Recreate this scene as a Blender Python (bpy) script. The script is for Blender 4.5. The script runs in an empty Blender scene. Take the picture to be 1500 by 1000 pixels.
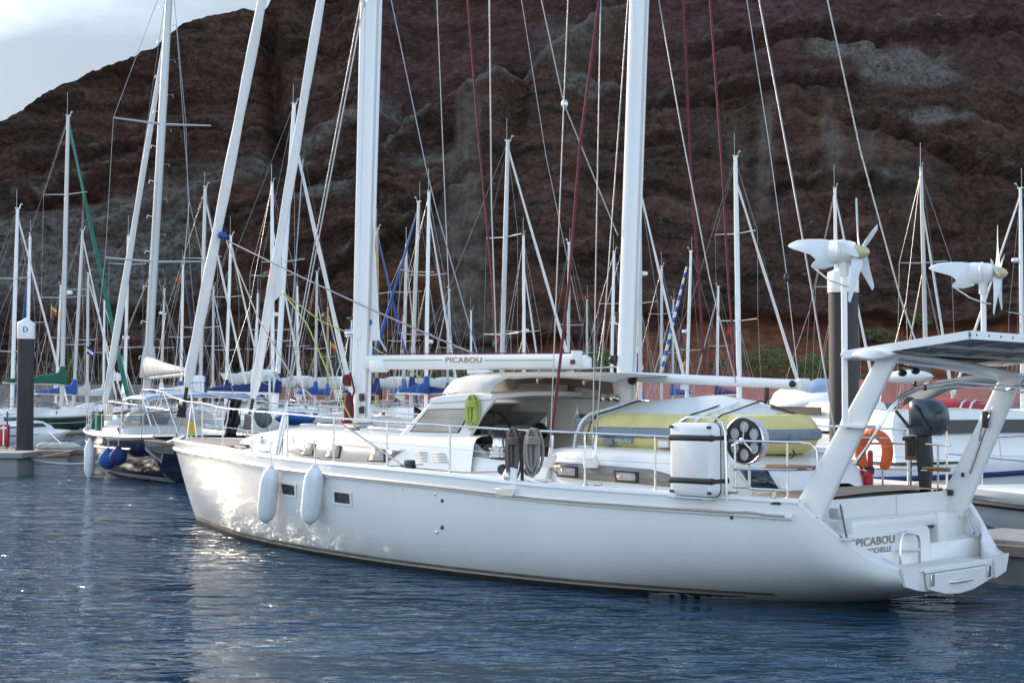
import bpy, bmesh, math, random
from mathutils import Vector, Matrix, noise
V = Vector
RND = random.Random(7)
PI = math.pi
scene = bpy.context.scene
COL = scene.collection

# ------------------------------------------------------------------ camera, sky, sun, exposure
FPX, CAMH, YH = 2200.0, 2.34, 580.0            # focal length and horizon in photograph pixels (1500 wide)
PITCH = math.atan((YH - 500) / FPX)
cam_d = bpy.data.cameras.new('camera')
cam_d.sensor_width = 36.0
cam_d.lens = 36.0 * FPX / 1500.0
cam_d.clip_start, cam_d.clip_end = 0.1, 3000
cam = bpy.data.objects.new('camera', cam_d)
COL.objects.link(cam)
cam.location = (0, 0, CAMH)
cam.rotation_euler = (PI / 2 + PITCH, 0, 0)
scene.camera = cam

SUN_DIR = V((-0.65, 0.68, 0.36)).normalized()  # towards the sun
world = bpy.data.worlds.new("World")
scene.world = world
world.use_nodes = True
wn, wl = world.node_tree.nodes, world.node_tree.links
bg = wn['Background']
sky = wn.new('ShaderNodeTexSky')
sky.sky_type = 'NISHITA'
sky.sun_disc = False
sky.sun_elevation = math.asin(SUN_DIR.z)
sky.sun_rotation = math.atan2(SUN_DIR.x, SUN_DIR.y)
sky.air_density, sky.dust_density, sky.ozone_density = 1.3, 1.0, 3.0
tc = wn.new('ShaderNodeTexCoord')
mp = wn.new('ShaderNodeMapping')
mp.inputs['Scale'].default_value = (1.0, 1.0, 3.2)
wl.new(tc.outputs['Generated'], mp.inputs['Vector'])
cn = wn.new('ShaderNodeTexNoise')
cn.inputs['Scale'].default_value = 1.8
cn.inputs['Detail'].default_value = 6
cn.inputs['Roughness'].default_value = 0.55
wl.new(mp.outputs['Vector'], cn.inputs['Vector'])
cr = wn.new('ShaderNodeValToRGB')
cr.color_ramp.elements[0].position, cr.color_ramp.elements[1].position = 0.36, 0.62
cr.color_ramp.elements[0].color, cr.color_ramp.elements[1].color = (0.34, 0.34, 0.34, 1), (0.95, 0.95, 0.95, 1)
wl.new(cn.outputs['Fac'], cr.inputs['Fac'])
cmix = wn.new('ShaderNodeMix')
cmix.data_type = 'RGBA'
gz = wn.new('ShaderNodeSeparateXYZ'); wl.new(tc.outputs['Generated'], gz.inputs['Vector'])
gf = wn.new('ShaderNodeMapRange')                # the cloud opens to blue higher up
gf.inputs['From Min'].default_value, gf.inputs['From Max'].default_value = 0.22, 0.70
gf.inputs['To Min'].default_value, gf.inputs['To Max'].default_value = 1.0, 0.30
wl.new(gz.outputs['Z'], gf.inputs['Value'])
gm = wn.new('ShaderNodeMath'); gm.operation = 'MULTIPLY'
wl.new(cr.outputs['Color'], gm.inputs[0]); wl.new(gf.outputs['Result'], gm.inputs[1])
wl.new(gm.outputs[0], cmix.inputs['Factor'])
wl.new(sky.outputs['Color'], cmix.inputs['A'])
gx = wn.new('ShaderNodeSeparateXYZ'); wl.new(tc.outputs['Generated'], gx.inputs['Vector'])
gr = wn.new('ShaderNodeMapRange')                # cloud deck: grey over the hill, brightened behind the camera to light the hull
gr.inputs['From Min'].default_value, gr.inputs['From Max'].default_value = -1.0, 1.0
gr.inputs['To Min'].default_value, gr.inputs['To Max'].default_value = 6.5, 1.45
wl.new(gx.outputs['Y'], gr.inputs['Value'])
ccol = wn.new('ShaderNodeMix'); ccol.data_type = 'RGBA'; ccol.blend_type = 'MULTIPLY'; ccol.inputs['Factor'].default_value = 1
ccol.inputs['A'].default_value = (0.86, 1.0, 1.18, 1)
wl.new(gr.outputs['Result'], ccol.inputs['B'])
wl.new(ccol.outputs['Result'], cmix.inputs['B'])
wl.new(cmix.outputs['Result'], bg.inputs['Color'])
bg.inputs['Strength'].default_value = 0.15

sun_d = bpy.data.lights.new('sun', 'SUN')
sun_d.energy = 2.8
sun_d.angle = math.radians(10)
sun_d.color = (1.0, 0.84, 0.66)
sun = bpy.data.objects.new('sun', sun_d)
COL.objects.link(sun)
sun.rotation_euler = SUN_DIR.to_track_quat('Z', 'Y').to_euler()
scene.view_settings.view_transform = 'Standard'
scene.view_settings.look = 'None'
scene.view_settings.exposure = 1.2
scene.view_settings.gamma = 1.0

# ------------------------------------------------------------------ pixel -> place helpers
_F = V((0, math.cos(PITCH), math.sin(PITCH)))
_U = V((0, -math.sin(PITCH), math.cos(PITCH)))
_C = V((0, 0, CAMH))
def ray(px, py): return _F + V((1, 0, 0)) * ((px - 750) / FPX) + _U * ((500 - py) / FPX)
def at(px, py, Y):
    d = ray(px, py); return _C + d * (Y / d.y)
def atz(px, py, z):
    d = ray(px, py); return _C + d * ((z - CAMH) / d.z)
BOW = atz(290, 765, 0)
KO = V((4.16, 17.882, 0)) + 0.3 * V((-math.sin(.793), -math.cos(.793), 0))
FW = (BOW - KO).normalized()
PO = V((-FW.y, FW.x, 0))
KETCH_ROT = math.atan2(FW.y, FW.x)
def inv(P):
    d = P - KO; return V((d.dot(FW), d.dot(PO), d.z))
def bv(px, py, v):                             # point of the ketch's plane y = v seen at a pixel, in the ketch's own axes
    d = ray(px, py); return inv(_C + d * ((KO + PO * v - _C).dot(PO) / d.dot(PO)))
def bz(px, py, z): return inv(atz(px, py, z))
def bu(px, py, u):
    d = ray(px, py); return inv(_C + d * ((KO + FW * u - _C).dot(FW) / d.dot(FW)))
def bside(px, py, wf):                         # point of a curved side v = wf(u)
    v = wf(5.0)
    for _ in range(25):
        a = bv(px, py, v); v = .5 * v + .5 * wf(a.x)
    return bv(px, py, v)
def interp(tab, x):
    tab = sorted(tab)
    if x <= tab[0][0]: return tab[0][1]
    for (a, b), (c, d) in zip(tab, tab[1:]):
        if x <= c:
            return b + (d - b) * (x - a) / (c - a)
    return tab[-1][1]
def smooth_interp(tab, x):                     # Catmull-Rom through a table
    tab = sorted(tab)
    if x <= tab[0][0]: return tab[0][1]
    if x >= tab[-1][0]: return tab[-1][1]
    for i in range(len(tab) - 1):
        if x <= tab[i + 1][0]:
            x0, y0 = tab[i]; x1, y1 = tab[i + 1]
            xm, ym = tab[i - 1] if i else (2 * x0 - x1, 2 * y0 - y1)
            xp, yp = tab[i + 2] if i + 2 < len(tab) else (2 * x1 - x0, 2 * y1 - y0)
            m0, m1 = (y1 - ym) / (x1 - xm), (yp - y0) / (xp - x0)
            h = x1 - x0; t = (x - x0) / h
            return ((2*t**3 - 3*t*t + 1) * y0 + (t**3 - 2*t*t + t) * h * m0 + (-2*t**3 + 3*t*t) * y1 + (t**3 - t*t) * h * m1)

# ------------------------------------------------------------------ materials
MATS = {}
def mat(name, col, rough=0.5, metal=0.0, var=0.12, scale=3.0, bump=0.0, bscale=None, coat=0.0, stretch=(1, 1, 1), spec=0.5, trans=0.0, alpha=1.0, col2=None, detail=4):
    if name in MATS: return MATS[name]
    m = bpy.data.materials.new(name); m.use_nodes = True
    n, l = m.node_tree.nodes, m.node_tree.links
    p = n['Principled BSDF']
    p.inputs['Roughness'].default_value = rough
    p.inputs['Metallic'].default_value = metal
    p.inputs['Coat Weight'].default_value = coat
    p.inputs['Coat Roughness'].default_value = 0.06
    p.inputs['Specular IOR Level'].default_value = spec
    p.inputs['Transmission Weight'].default_value = trans
    p.inputs['Alpha'].default_value = alpha
    t = n.new('ShaderNodeTexCoord'); mpn = n.new('ShaderNodeMapping'); mpn.inputs['Scale'].default_value = stretch
    l.new(t.outputs['Object'], mpn.inputs['Vector'])
    ns = n.new('ShaderNodeTexNoise'); ns.inputs['Scale'].default_value = scale; ns.inputs['Detail'].default_value = detail
    l.new(mpn.outputs['Vector'], ns.inputs['Vector'])
    r = n.new('ShaderNodeValToRGB')
    r.color_ramp.elements[0].position, r.color_ramp.elements[1].position = 0.3, 0.7
    a = tuple(c * (1 - var) for c in col) + (1,)
    b = (tuple(min(1, c * (1 + var)) for c in col) if col2 is None else tuple(col2)) + (1,)
    r.color_ramp.elements[0].color, r.color_ramp.elements[1].color = a, b
    l.new(ns.outputs['Fac'], r.inputs['Fac']); l.new(r.outputs['Color'], p.inputs['Base Color'])
    if bump:
        nb = n.new('ShaderNodeTexNoise'); nb.inputs['Scale'].default_value = bscale or scale * 4; nb.inputs['Detail'].default_value = 5
        l.new(mpn.outputs['Vector'], nb.inputs['Vector'])
        bp = n.new('ShaderNodeBump'); bp.inputs['Strength'].default_value = bump; bp.inputs['Distance'].default_value = 0.02
        l.new(nb.outputs['Fac'], bp.inputs['Height']); l.new(bp.outputs['Normal'], p.inputs['Normal'])
    MATS[name] = m
    return m
GEL = mat('gelcoat', (0.78, 0.77, 0.745), 0.28, var=0.035, scale=1.2, coat=0.35, stretch=(1, 1, .35))
GELHULL = mat('hull_gelcoat', (0.76, 0.755, 0.735), 0.22, var=0.04, scale=.8, coat=0.5, stretch=(1, 1, .25))
DECKW = mat('deck_white', (0.74, 0.735, 0.71), 0.55, var=0.05, scale=6, bump=.15, bscale=60)
CREAM = mat('cream_panel', (0.52, 0.47, 0.40), 0.35, var=0.06, scale=2)
BEIGE = mat('beige_stripe', (0.40, 0.34, 0.27), 0.45, var=0.12, scale=3)
TEAK = mat('teak', (0.33, 0.25, 0.17), 0.65, var=0.25, scale=14, stretch=(.15, 3, 1), bump=.2)
VARN = mat('varnished_wood', (0.24, 0.11, 0.05), 0.35, var=0.3, scale=9, stretch=(.3, 3, 3))
STEEL = mat('stainless', (0.62, 0.62, 0.62), 0.18, metal=1.0, var=0.06)
ALU = mat('mast_paint', (0.80, 0.80, 0.79), 0.28, var=0.04, scale=.7, coat=.3, stretch=(1, 1, .2))
ALUB = mat('mast_alloy', (0.50, 0.50, 0.49), 0.42, metal=.3, var=0.1, scale=.6, stretch=(1, 1, .3))
BLACK = mat('black_plastic', (0.016, 0.016, 0.018), 0.42, var=0.3)
RUBBER = mat('dark_rubber', (0.03, 0.03, 0.032), 0.7, var=0.3)
GLASS = mat('dark_glass', (0.014, 0.016, 0.02), 0.08, var=0.3, spec=.45)
GLASSW = mat('reflection_glass', (0.36, 0.315, 0.27), 0.08, var=0.18, scale=2.5, spec=.7, coat=.6)  # pale beige reflection is put into the base colour
STRIPW = mat('smoked_strip', (0.17, 0.155, 0.13), 0.1, var=0.35, scale=1.4, coat=.5)
CLEAR = mat('clear_vinyl', (0.16, 0.18, 0.21), 0.06, var=0.3, scale=7, coat=.4, alpha=.38)
CANVAS = mat('beige_canvas', (0.53, 0.49, 0.43), 0.85, var=0.08, scale=5, bump=.3, bscale=9)
CANVASD = mat('taupe_canvas', (0.30, 0.265, 0.225), 0.9, var=0.1, scale=5, bump=.3, bscale=9)
SAIL = mat('sailcloth', (0.76, 0.755, 0.74), 0.75, var=0.06, scale=4, bump=.35, bscale=10, stretch=(1, 1, .5))
SAILGREY = mat('grey_sailcloth', (0.48, 0.47, 0.45), 0.8, var=0.12, scale=4, bump=.5, bscale=10)
FENDER = mat('fender_vinyl', (0.76, 0.78, 0.79), 0.42, var=0.12, scale=7, stretch=(1, 1, .4))
YELLOW = mat('yellow_hypalon', (0.66, 0.56, 0.22), 0.6, var=0.1, scale=4, bump=.12)
GREYH = mat('grey_hypalon', (0.20, 0.235, 0.28), 0.65, var=0.12, scale=5)
ORANGE = mat('orange_cover', (0.72, 0.13, 0.025), 0.6, var=0.14, scale=6, bump=.3)
REDC = mat('red_canvas', (0.33, 0.025, 0.03), 0.8, var=0.18, scale=5, bump=.2)
MAROON = mat('maroon_canvas', (0.11, 0.014, 0.022), 0.85, var=0.25, scale=8, bump=.4)
NAVY = mat('navy_gelcoat', (0.006, 0.010, 0.030), 0.16, var=0.2, coat=.15, spec=.3)
GREENH = mat('green_gelcoat', (0.008, 0.045, 0.035), 0.2, var=0.2, coat=.5)
GREENC = mat('green_canvas', (0.008, 0.10, 0.06), 0.8, var=0.2, bump=.3)
TEALC = mat('teal_canvas', (0.012, 0.16, 0.12), 0.8, var=0.2, bump=.3)
BLUEC = mat('blue_canvas', (0.015, 0.085, 0.30), 0.75, var=0.2, scale=5, bump=.4)
BLUED = mat('dark_blue_canvas', (0.015, 0.025, 0.12), 0.8, var=0.25, scale=5, bump=.4)
LBLUE = mat('light_blue_canvas', (0.23, 0.34, 0.47), 0.7, var=0.1)
SLATE = mat('slate_canvas', (0.12, 0.13, 0.135), 0.85, var=0.15, bump=.3)
BLUEG = mat('blue_gelcoat', (0.03, 0.09, 0.22), 0.25, var=0.15)
ROPEW = mat('white_rope', (0.55, 0.54, 0.50), 0.85, var=0.2, scale=60)
ROPEG = mat('grey_rope', (0.27, 0.25, 0.21), 0.9, var=0.35, scale=70)
ROPEB = mat('brown_rope', (0.14, 0.11, 0.105), 0.9, var=0.4, scale=70)
ROPEL = mat('lime_rope', (0.38, 0.44, 0.10), 0.85, var=0.25, scale=70)
ROPEP = mat('pink_fleck_rope', (0.42, 0.33, 0.32), 0.85, var=0.3, scale=60)
ROPER = mat('wine_rope', (0.13, 0.022, 0.035), 0.85, var=0.5, scale=50)
WIRE = mat('rigging_wire', (0.33, 0.33, 0.33), 0.35, metal=.8, var=0.1)
SPAR = mat('tan_spar', (0.42, 0.30, 0.15), 0.5, var=0.15)
GOLD = mat('gold_paint', (0.36, 0.245, 0.12), 0.5, var=0.08)
GREYL = mat('grey_lettering', (0.28, 0.24, 0.21), 0.5, var=0.08)
BLUEL = mat('blue_lettering', (0.03, 0.06, 0.22), 0.5, var=0.08)
PILE = mat('pile_coating', (0.032, 0.029, 0.028), 0.65, var=0.35, scale=2.0, bump=.3, stretch=(1, 1, .3))
PLANK = mat('weathered_plank', (0.22, 0.19, 0.155), 0.85, var=0.3, scale=5, stretch=(1, 6, 1), bump=.4)
CONC = mat('pontoon_concrete', (0.24, 0.245, 0.24), 0.85, var=0.18, scale=2.2, bump=.4)
CONCD = mat('weathered_concrete', (0.20, 0.17, 0.15), 0.9, var=0.3, scale=1.0, bump=.5)
SALMON = mat('salmon_render', (0.52, 0.20, 0.165), 0.9, var=0.14, scale=.8, bump=.2)
ANTIF = mat('antifouling', (0.045, 0.038, 0.025), 0.75, var=0.45, scale=9, stretch=(1, 1, 3))
BOOT = mat('boot_stripe', (0.20, 0.165, 0.115), 0.6, var=0.3, scale=5)
TEALA = mat('teal_antifouling', (0.10, 0.19, 0.19), 0.7, var=0.3)
REDP = mat('red_plastic', (0.45, 0.02, 0.03), 0.4, var=0.12)
YELP = mat('yellow_plastic', (0.62, 0.42, 0.03), 0.5, var=0.1)
OUTB = mat('outboard_cowl', (0.022, 0.034, 0.058), 0.3, var=0.15, coat=.3)
NOSE = mat('nose_cone', (0.55, 0.48, 0.27), 0.45, var=0.08)
BLADE = mat('blade_white', (0.72, 0.75, 0.76), 0.35, var=0.04)
PANELB = mat('panel_back', (0.15, 0.165, 0.185), 0.6, var=0.12, scale=6)
PANELF = mat('solar_cells', (0.012, 0.016, 0.04), 0.12, var=0.2, coat=.5)
FLAGR = mat('flag_red', (0.5, 0.02, 0.02), 0.8, var=0.1)
FLAGG = mat('flag_green', (0.02, 0.22, 0.06), 0.8, var=0.1)
FLAGY = mat('flag_yellow', (0.6, 0.4, 0.03), 0.8, var=0.1)
LEAF = mat('shrub_leaves', (0.075, 0.15, 0.035), 0.7, var=0.4, scale=1.5)
LEAFD = mat('dry_shrub_leaves', (0.10, 0.105, 0.045), 0.8, var=0.4, scale=1.5)
BARK = mat('shrub_bark', (0.07, 0.05, 0.035), 0.9, var=0.3)

def weather_hull(m):                             # run-off streaks and a yellowed band above the waterline
    n, l = m.node_tree.nodes, m.node_tree.links
    p = n['Principled BSDF']; src = p.inputs['Base Color'].links[0].from_socket
    t = n.new('ShaderNodeTexCoord'); sx = n.new('ShaderNodeSeparateXYZ'); l.new(t.outputs['Object'], sx.inputs['Vector'])
    mp_ = n.new('ShaderNodeMapping'); mp_.inputs['Scale'].default_value = (1, 1, .07); l.new(t.outputs['Object'], mp_.inputs['Vector'])
    a = n.new('ShaderNodeTexNoise'); a.inputs['Scale'].default_value = 7; a.inputs['Detail'].default_value = 5; l.new(mp_.outputs['Vector'], a.inputs['Vector'])
    r = n.new('ShaderNodeValToRGB'); r.color_ramp.elements[0].position, r.color_ramp.elements[1].position = .50, .72
    r.color_ramp.elements[1].color = (.06, .06, .06, 1); r.color_ramp.elements[0].color = (0, 0, 0, 1); l.new(a.outputs['Fac'], r.inputs['Fac'])
    z = n.new('ShaderNodeMapRange'); z.inputs['From Min'].default_value, z.inputs['From Max'].default_value = .48, .06
    z.inputs['To Min'].default_value, z.inputs['To Max'].default_value = 0, .55; l.new(sx.outputs['Z'], z.inputs['Value'])
    b = n.new('ShaderNodeTexNoise'); b.inputs['Scale'].default_value = 3.0; b.inputs['Detail'].default_value = 6; l.new(t.outputs['Object'], b.inputs['Vector'])
    k = n.new('ShaderNodeMath'); k.operation = 'MULTIPLY'; l.new(z.outputs['Result'], k.inputs[0]); l.new(b.outputs['Fac'], k.inputs[1])
    s = n.new('ShaderNodeMath'); s.operation = 'ADD'; s.use_clamp = True; l.new(k.outputs[0], s.inputs[0]); l.new(r.outputs['Color'], s.inputs[1])
    x = n.new('ShaderNodeMix'); x.data_type = 'RGBA'; l.new(s.outputs[0], x.inputs['Factor']); l.new(src, x.inputs['A']); x.inputs['B'].default_value = (.50, .47, .41, 1)
    l.new(x.outputs['Result'], p.inputs['Base Color'])
weather_hull(GELHULL)
def translucent(name, col, f=.45):
    m = mat(name, col, .9, var=.07, scale=5, bump=.25, bscale=9)
    n, l = m.node_tree.nodes, m.node_tree.links
    t = n.new('ShaderNodeBsdfTranslucent'); t.inputs['Color'].default_value = tuple(c * .95 for c in col) + (1,)
    x = n.new('ShaderNodeMixShader'); x.inputs['Fac'].default_value = f
    l.new(n['Principled BSDF'].outputs['BSDF'], x.inputs[1]); l.new(t.outputs['BSDF'], x.inputs[2])
    l.new(x.outputs['Shader'], n['Material Output'].inputs['Surface'])
    return m
# ------------------------------------------------------------------ mesh helpers
class MB:
    def __init__(s): s.v, s.f = [], []
    def add(s, vs, fs):
        o = len(s.v); s.v += [tuple(x) for x in vs]; s.f += [tuple(i + o for i in f) for f in fs]; return s
    def box(s, c, d, R=None):
        hx, hy, hz = d[0] / 2, d[1] / 2, d[2] / 2
        vs = [V((x, y, z)) for x in (-hx, hx) for y in (-hy, hy) for z in (-hz, hz)]
        if R is not None: vs = [R @ p for p in vs]
        c = V(c)
        return s.add([p + c for p in vs], [(0,1,3,2),(4,6,7,5),(0,4,5,1),(2,3,7,6),(0,2,6,4),(1,5,7,3)])
    def rbox(s, c, d, r, R=None, n=4):           # box with rounded upright edges and softened top and bottom
        hx, hy, hz = d[0]/2, d[1]/2, d[2]/2
        rings = []
        k = min(r, hz) * .6
        for z, ins in ((-hz, k), (-hz + k*.35, k*.25), (-hz + k, 0), (hz - k, 0), (hz - k*.35, k*.25), (hz, k)):
            ring = []
            for cx, cy, a0 in ((1, 1, 0), (-1, 1, 90), (-1, -1, 180), (1, -1, 270)):
                for j in range(n + 1):
                    a = math.radians(a0 + 90 * j / n)
                    ring.append(V((cx * (hx - r) + (r - ins) * math.cos(a), cy * (hy - r) + (r - ins) * math.sin(a), z)))
            rings.append(ring)
        c = V(c)
        rings = [[(R @ p if R is not None else p) + c for p in g] for g in rings]
        return s.loft(rings)
    def loft(s, rings, closed=True, caps=True):
        n = len(rings[0]); o = len(s.v)
        for g in rings: s.v += [tuple(p) for p in g]
        m = n if closed else n - 1
        for i in range(len(rings) - 1):
            for j in range(m):
                a = o + i*n + j; b = o + i*n + (j+1) % n
                s.f.append((a, b, b + n, a + n))
        if caps and closed:
            s.f.append(tuple(o + j for j in range(n))[::-1]); e = o + (len(rings)-1)*n
            s.f.append(tuple(e + j for j in range(n)))
        return s
    def tube(s, pts, r, n=8, caps=True, flat=1.0):
        pts = [V(p) for p in pts]
        q = [pts[0]]
        for p in pts[1:]:
            if (p - q[-1]).length > 1e-6: q.append(p)
        pts = q
        if len(pts) < 2: return s
        rs = r if isinstance(r, (list, tuple)) else [r] * len(pts)
        t0 = (pts[1] - pts[0]).normalized()
        up = V((0, 0, 1)) if abs(t0.z) < .9 else V((1, 0, 0))
        nx = t0.cross(up).normalized()
        rings = []
        for i, p in enumerate(pts):
            a = pts[max(0, i-1)]; b = pts[min(len(pts)-1, i+1)]
            t = (b - a).normalized()
            nx = (nx - t * nx.dot(t)).normalized(); ny = t.cross(nx)
            rings.append([p + (nx * math.cos(2*PI*j/n) + ny * math.sin(2*PI*j/n) * flat) * rs[min(i, len(rs)-1)] for j in range(n)])
        return s.loft(rings, True, caps)
    def lathe(s, prof, o, axis=(0, 0, 1), n=16):
        ax = V(axis).normalized(); up = V((0, 0, 1)) if abs(ax.z) < .9 else V((1, 0, 0))
        x = ax.cross(up).normalized(); y = ax.cross(x); o = V(o)
        return s.loft([[o + ax*h + (x*math.cos(2*PI*j/n) + y*math.sin(2*PI*j/n)) * max(r, 1e-4) for j in range(n)] for r, h in prof])
    def prism(s, poly, vec):
        n = len(poly); vec = V(vec); a = [V(p) for p in poly]
        return s.loft([a, [p + vec for p in a]])
    def ell(s, c, r, n=14, m=8, R=None):
        c = V(c); rings = []
        for i in range(m + 1):
            t = -PI/2 + PI*i/m; g = []
            for j in range(n):
                p = V((r[0]*max(math.cos(t), 1e-3)*math.cos(2*PI*j/n), r[1]*max(math.cos(t), 1e-3)*math.sin(2*PI*j/n), r[2]*math.sin(t)))
                g.append((R @ p if R is not None else p) + c)
            rings.append(g)
        return s.loft(rings)
    def grid(s, rows): return s.loft(rows, closed=False, caps=False)
    def build(s, name, m, parent=None, angle=35, bevel=0.0, recalc=True):
        me = bpy.data.meshes.new(name); me.from_pydata(s.v, [], s.f); me.update()
        if recalc:
            b = bmesh.new(); b.from_mesh(me)
            bmesh.ops.recalc_face_normals(b, faces=b.faces); b.to_mesh(me); b.free()
        if angle:
            me.shade_smooth(); me.set_sharp_from_angle(angle=math.radians(angle))
        me.materials.append(m)
        o = bpy.data.objects.new(name, me); COL.objects.link(o)
        if parent is not None: o.parent = parent
        if bevel:
            md = o.modifiers.new('edge', 'BEVEL'); md.width = bevel; md.segments = 2; md.limit_method = 'ANGLE'; md.angle_limit = math.radians(40)
        return o
def tag(o, label=None, cat=None, group=None, kind=None):
    if label: o['label'] = label
    if cat: o['category'] = cat
    if group: o['group'] = group
    if kind: o['kind'] = kind
    return o
def empty(name, loc=(0, 0, 0), rz=0.0):
    o = bpy.data.objects.new(name, None); COL.objects.link(o)
    o.location = loc; o.rotation_euler = (0, 0, rz); o.empty_display_size = .2
    return o
def kids(o): return [c for c in bpy.data.objects if c.parent == o]
def lettering(txt, o, xdir, ydir, size, m, parent, name='lettering', bold=0.0, fit=None, depth=0.002, shear=0):
    cu = bpy.data.curves.new('text', 'FONT'); cu.body = txt; cu.size = size; cu.extrude = depth; cu.offset = bold
    cu.align_x = 'CENTER'; cu.align_y = 'CENTER'; cu.space_character = 1.08; cu.shear = shear
    t = bpy.data.objects.new('text', cu); COL.objects.link(t)
    bpy.context.view_layer.update()
    dg = bpy.context.evaluated_depsgraph_get()
    me = bpy.data.meshes.new_from_object(t.evaluated_get(dg))
    bpy.data.objects.remove(t); bpy.data.curves.remove(cu)
    x = V(xdir).normalized(); y = V(ydir); y = (y - x*y.dot(x)).normalized(); z = x.cross(y)
    xs = [v.co.x for v in me.vertices]; w = max(xs) - min(xs)
    k = (fit / w) if fit else 1.0
    o = V(o)
    for v in me.vertices:
        c = v.co; v.co = o + x*(c.x*k) + y*c.y + z*c.z
    me.name = name; me.materials.clear(); me.materials.append(m)
    ob = bpy.data.objects.new(name, me); COL.objects.link(ob)
    if parent is not None: ob.parent = parent
    return ob
def sag(a, b, d, n=10):
    a, b = V(a), V(b)
    return [a.lerp(b, i/n) - V((0, 0, d * 4 * (i/n) * (1 - i/n))) for i in range(n + 1)]
# ------------------------------------------------------------------ water
def water_material():
    m = bpy.data.materials.new('water'); m.use_nodes = True
    n, l = m.node_tree.nodes, m.node_tree.links
    p = n['Principled BSDF']
    p.inputs['Base Color'].default_value = (0.010, 0.041, 0.080, 1)
    p.inputs['Roughness'].default_value = 0.05
    p.inputs['IOR'].default_value = 1.333
    t = n.new('ShaderNodeTexCoord')
    acc = None
    for sc, stx, amp, det in ((0.5, .55, .30, 2), (1.6, .5, .33, 2), (4.2, .5, .17, 3)):
        mpn = n.new('ShaderNodeMapping'); mpn.inputs['Scale'].default_value = (stx, 1.0, 1.0); mpn.inputs['Rotation'].default_value = (0, 0, .15)
        l.new(t.outputs['Object'], mpn.inputs['Vector'])
        x = n.new('ShaderNodeTexNoise'); x.inputs['Scale'].default_value = sc; x.inputs['Detail'].default_value = det; x.inputs['Distortion'].default_value = .6
        l.new(mpn.outputs['Vector'], x.inputs['Vector'])
        mu = n.new('ShaderNodeMath'); mu.operation = 'MULTIPLY'; mu.inputs[1].default_value = amp
        l.new(x.outputs['Fac'], mu.inputs[0])
        if acc is None: acc = mu
        else:
            ad = n.new('ShaderNodeMath'); ad.operation = 'ADD'
            l.new(acc.outputs[0], ad.inputs[0]); l.new(mu.outputs[0], ad.inputs[1]); acc = ad
    # calmer and rougher patches of breeze
    g = n.new('ShaderNodeTexNoise'); g.inputs['Scale'].default_value = .16; g.inputs['Detail'].default_value = 2
    l.new(t.outputs['Object'], g.inputs['Vector'])
    mr = n.new('ShaderNodeMapRange'); mr.inputs['From Min'].default_value = .35; mr.inputs['From Max'].default_value = .65
    mr.inputs['To Min'].default_value = .42; mr.inputs['To Max'].default_value = 1.3
    l.new(g.outputs['Fac'], mr.inputs['Value'])
    mm = n.new('ShaderNodeMath'); mm.operation = 'MULTIPLY'
    l.new(acc.outputs[0], mm.inputs[0]); l.new(mr.outputs[0], mm.inputs[1])
    b = n.new('ShaderNodeBump'); b.inputs['Strength'].default_value = 1.0; b.inputs['Distance'].default_value = 1.0
    l.new(mm.outputs[0], b.inputs['Height']); l.new(b.outputs['Normal'], p.inputs['Normal'])
    return m
w = MB().grid([[(-600, -60, 0), (600, -60, 0)], [(-600, 152, 0), (600, 152, 0)]]).build('water', water_material(), angle=0, recalc=False)
tag(w, kind='structure')

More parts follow.
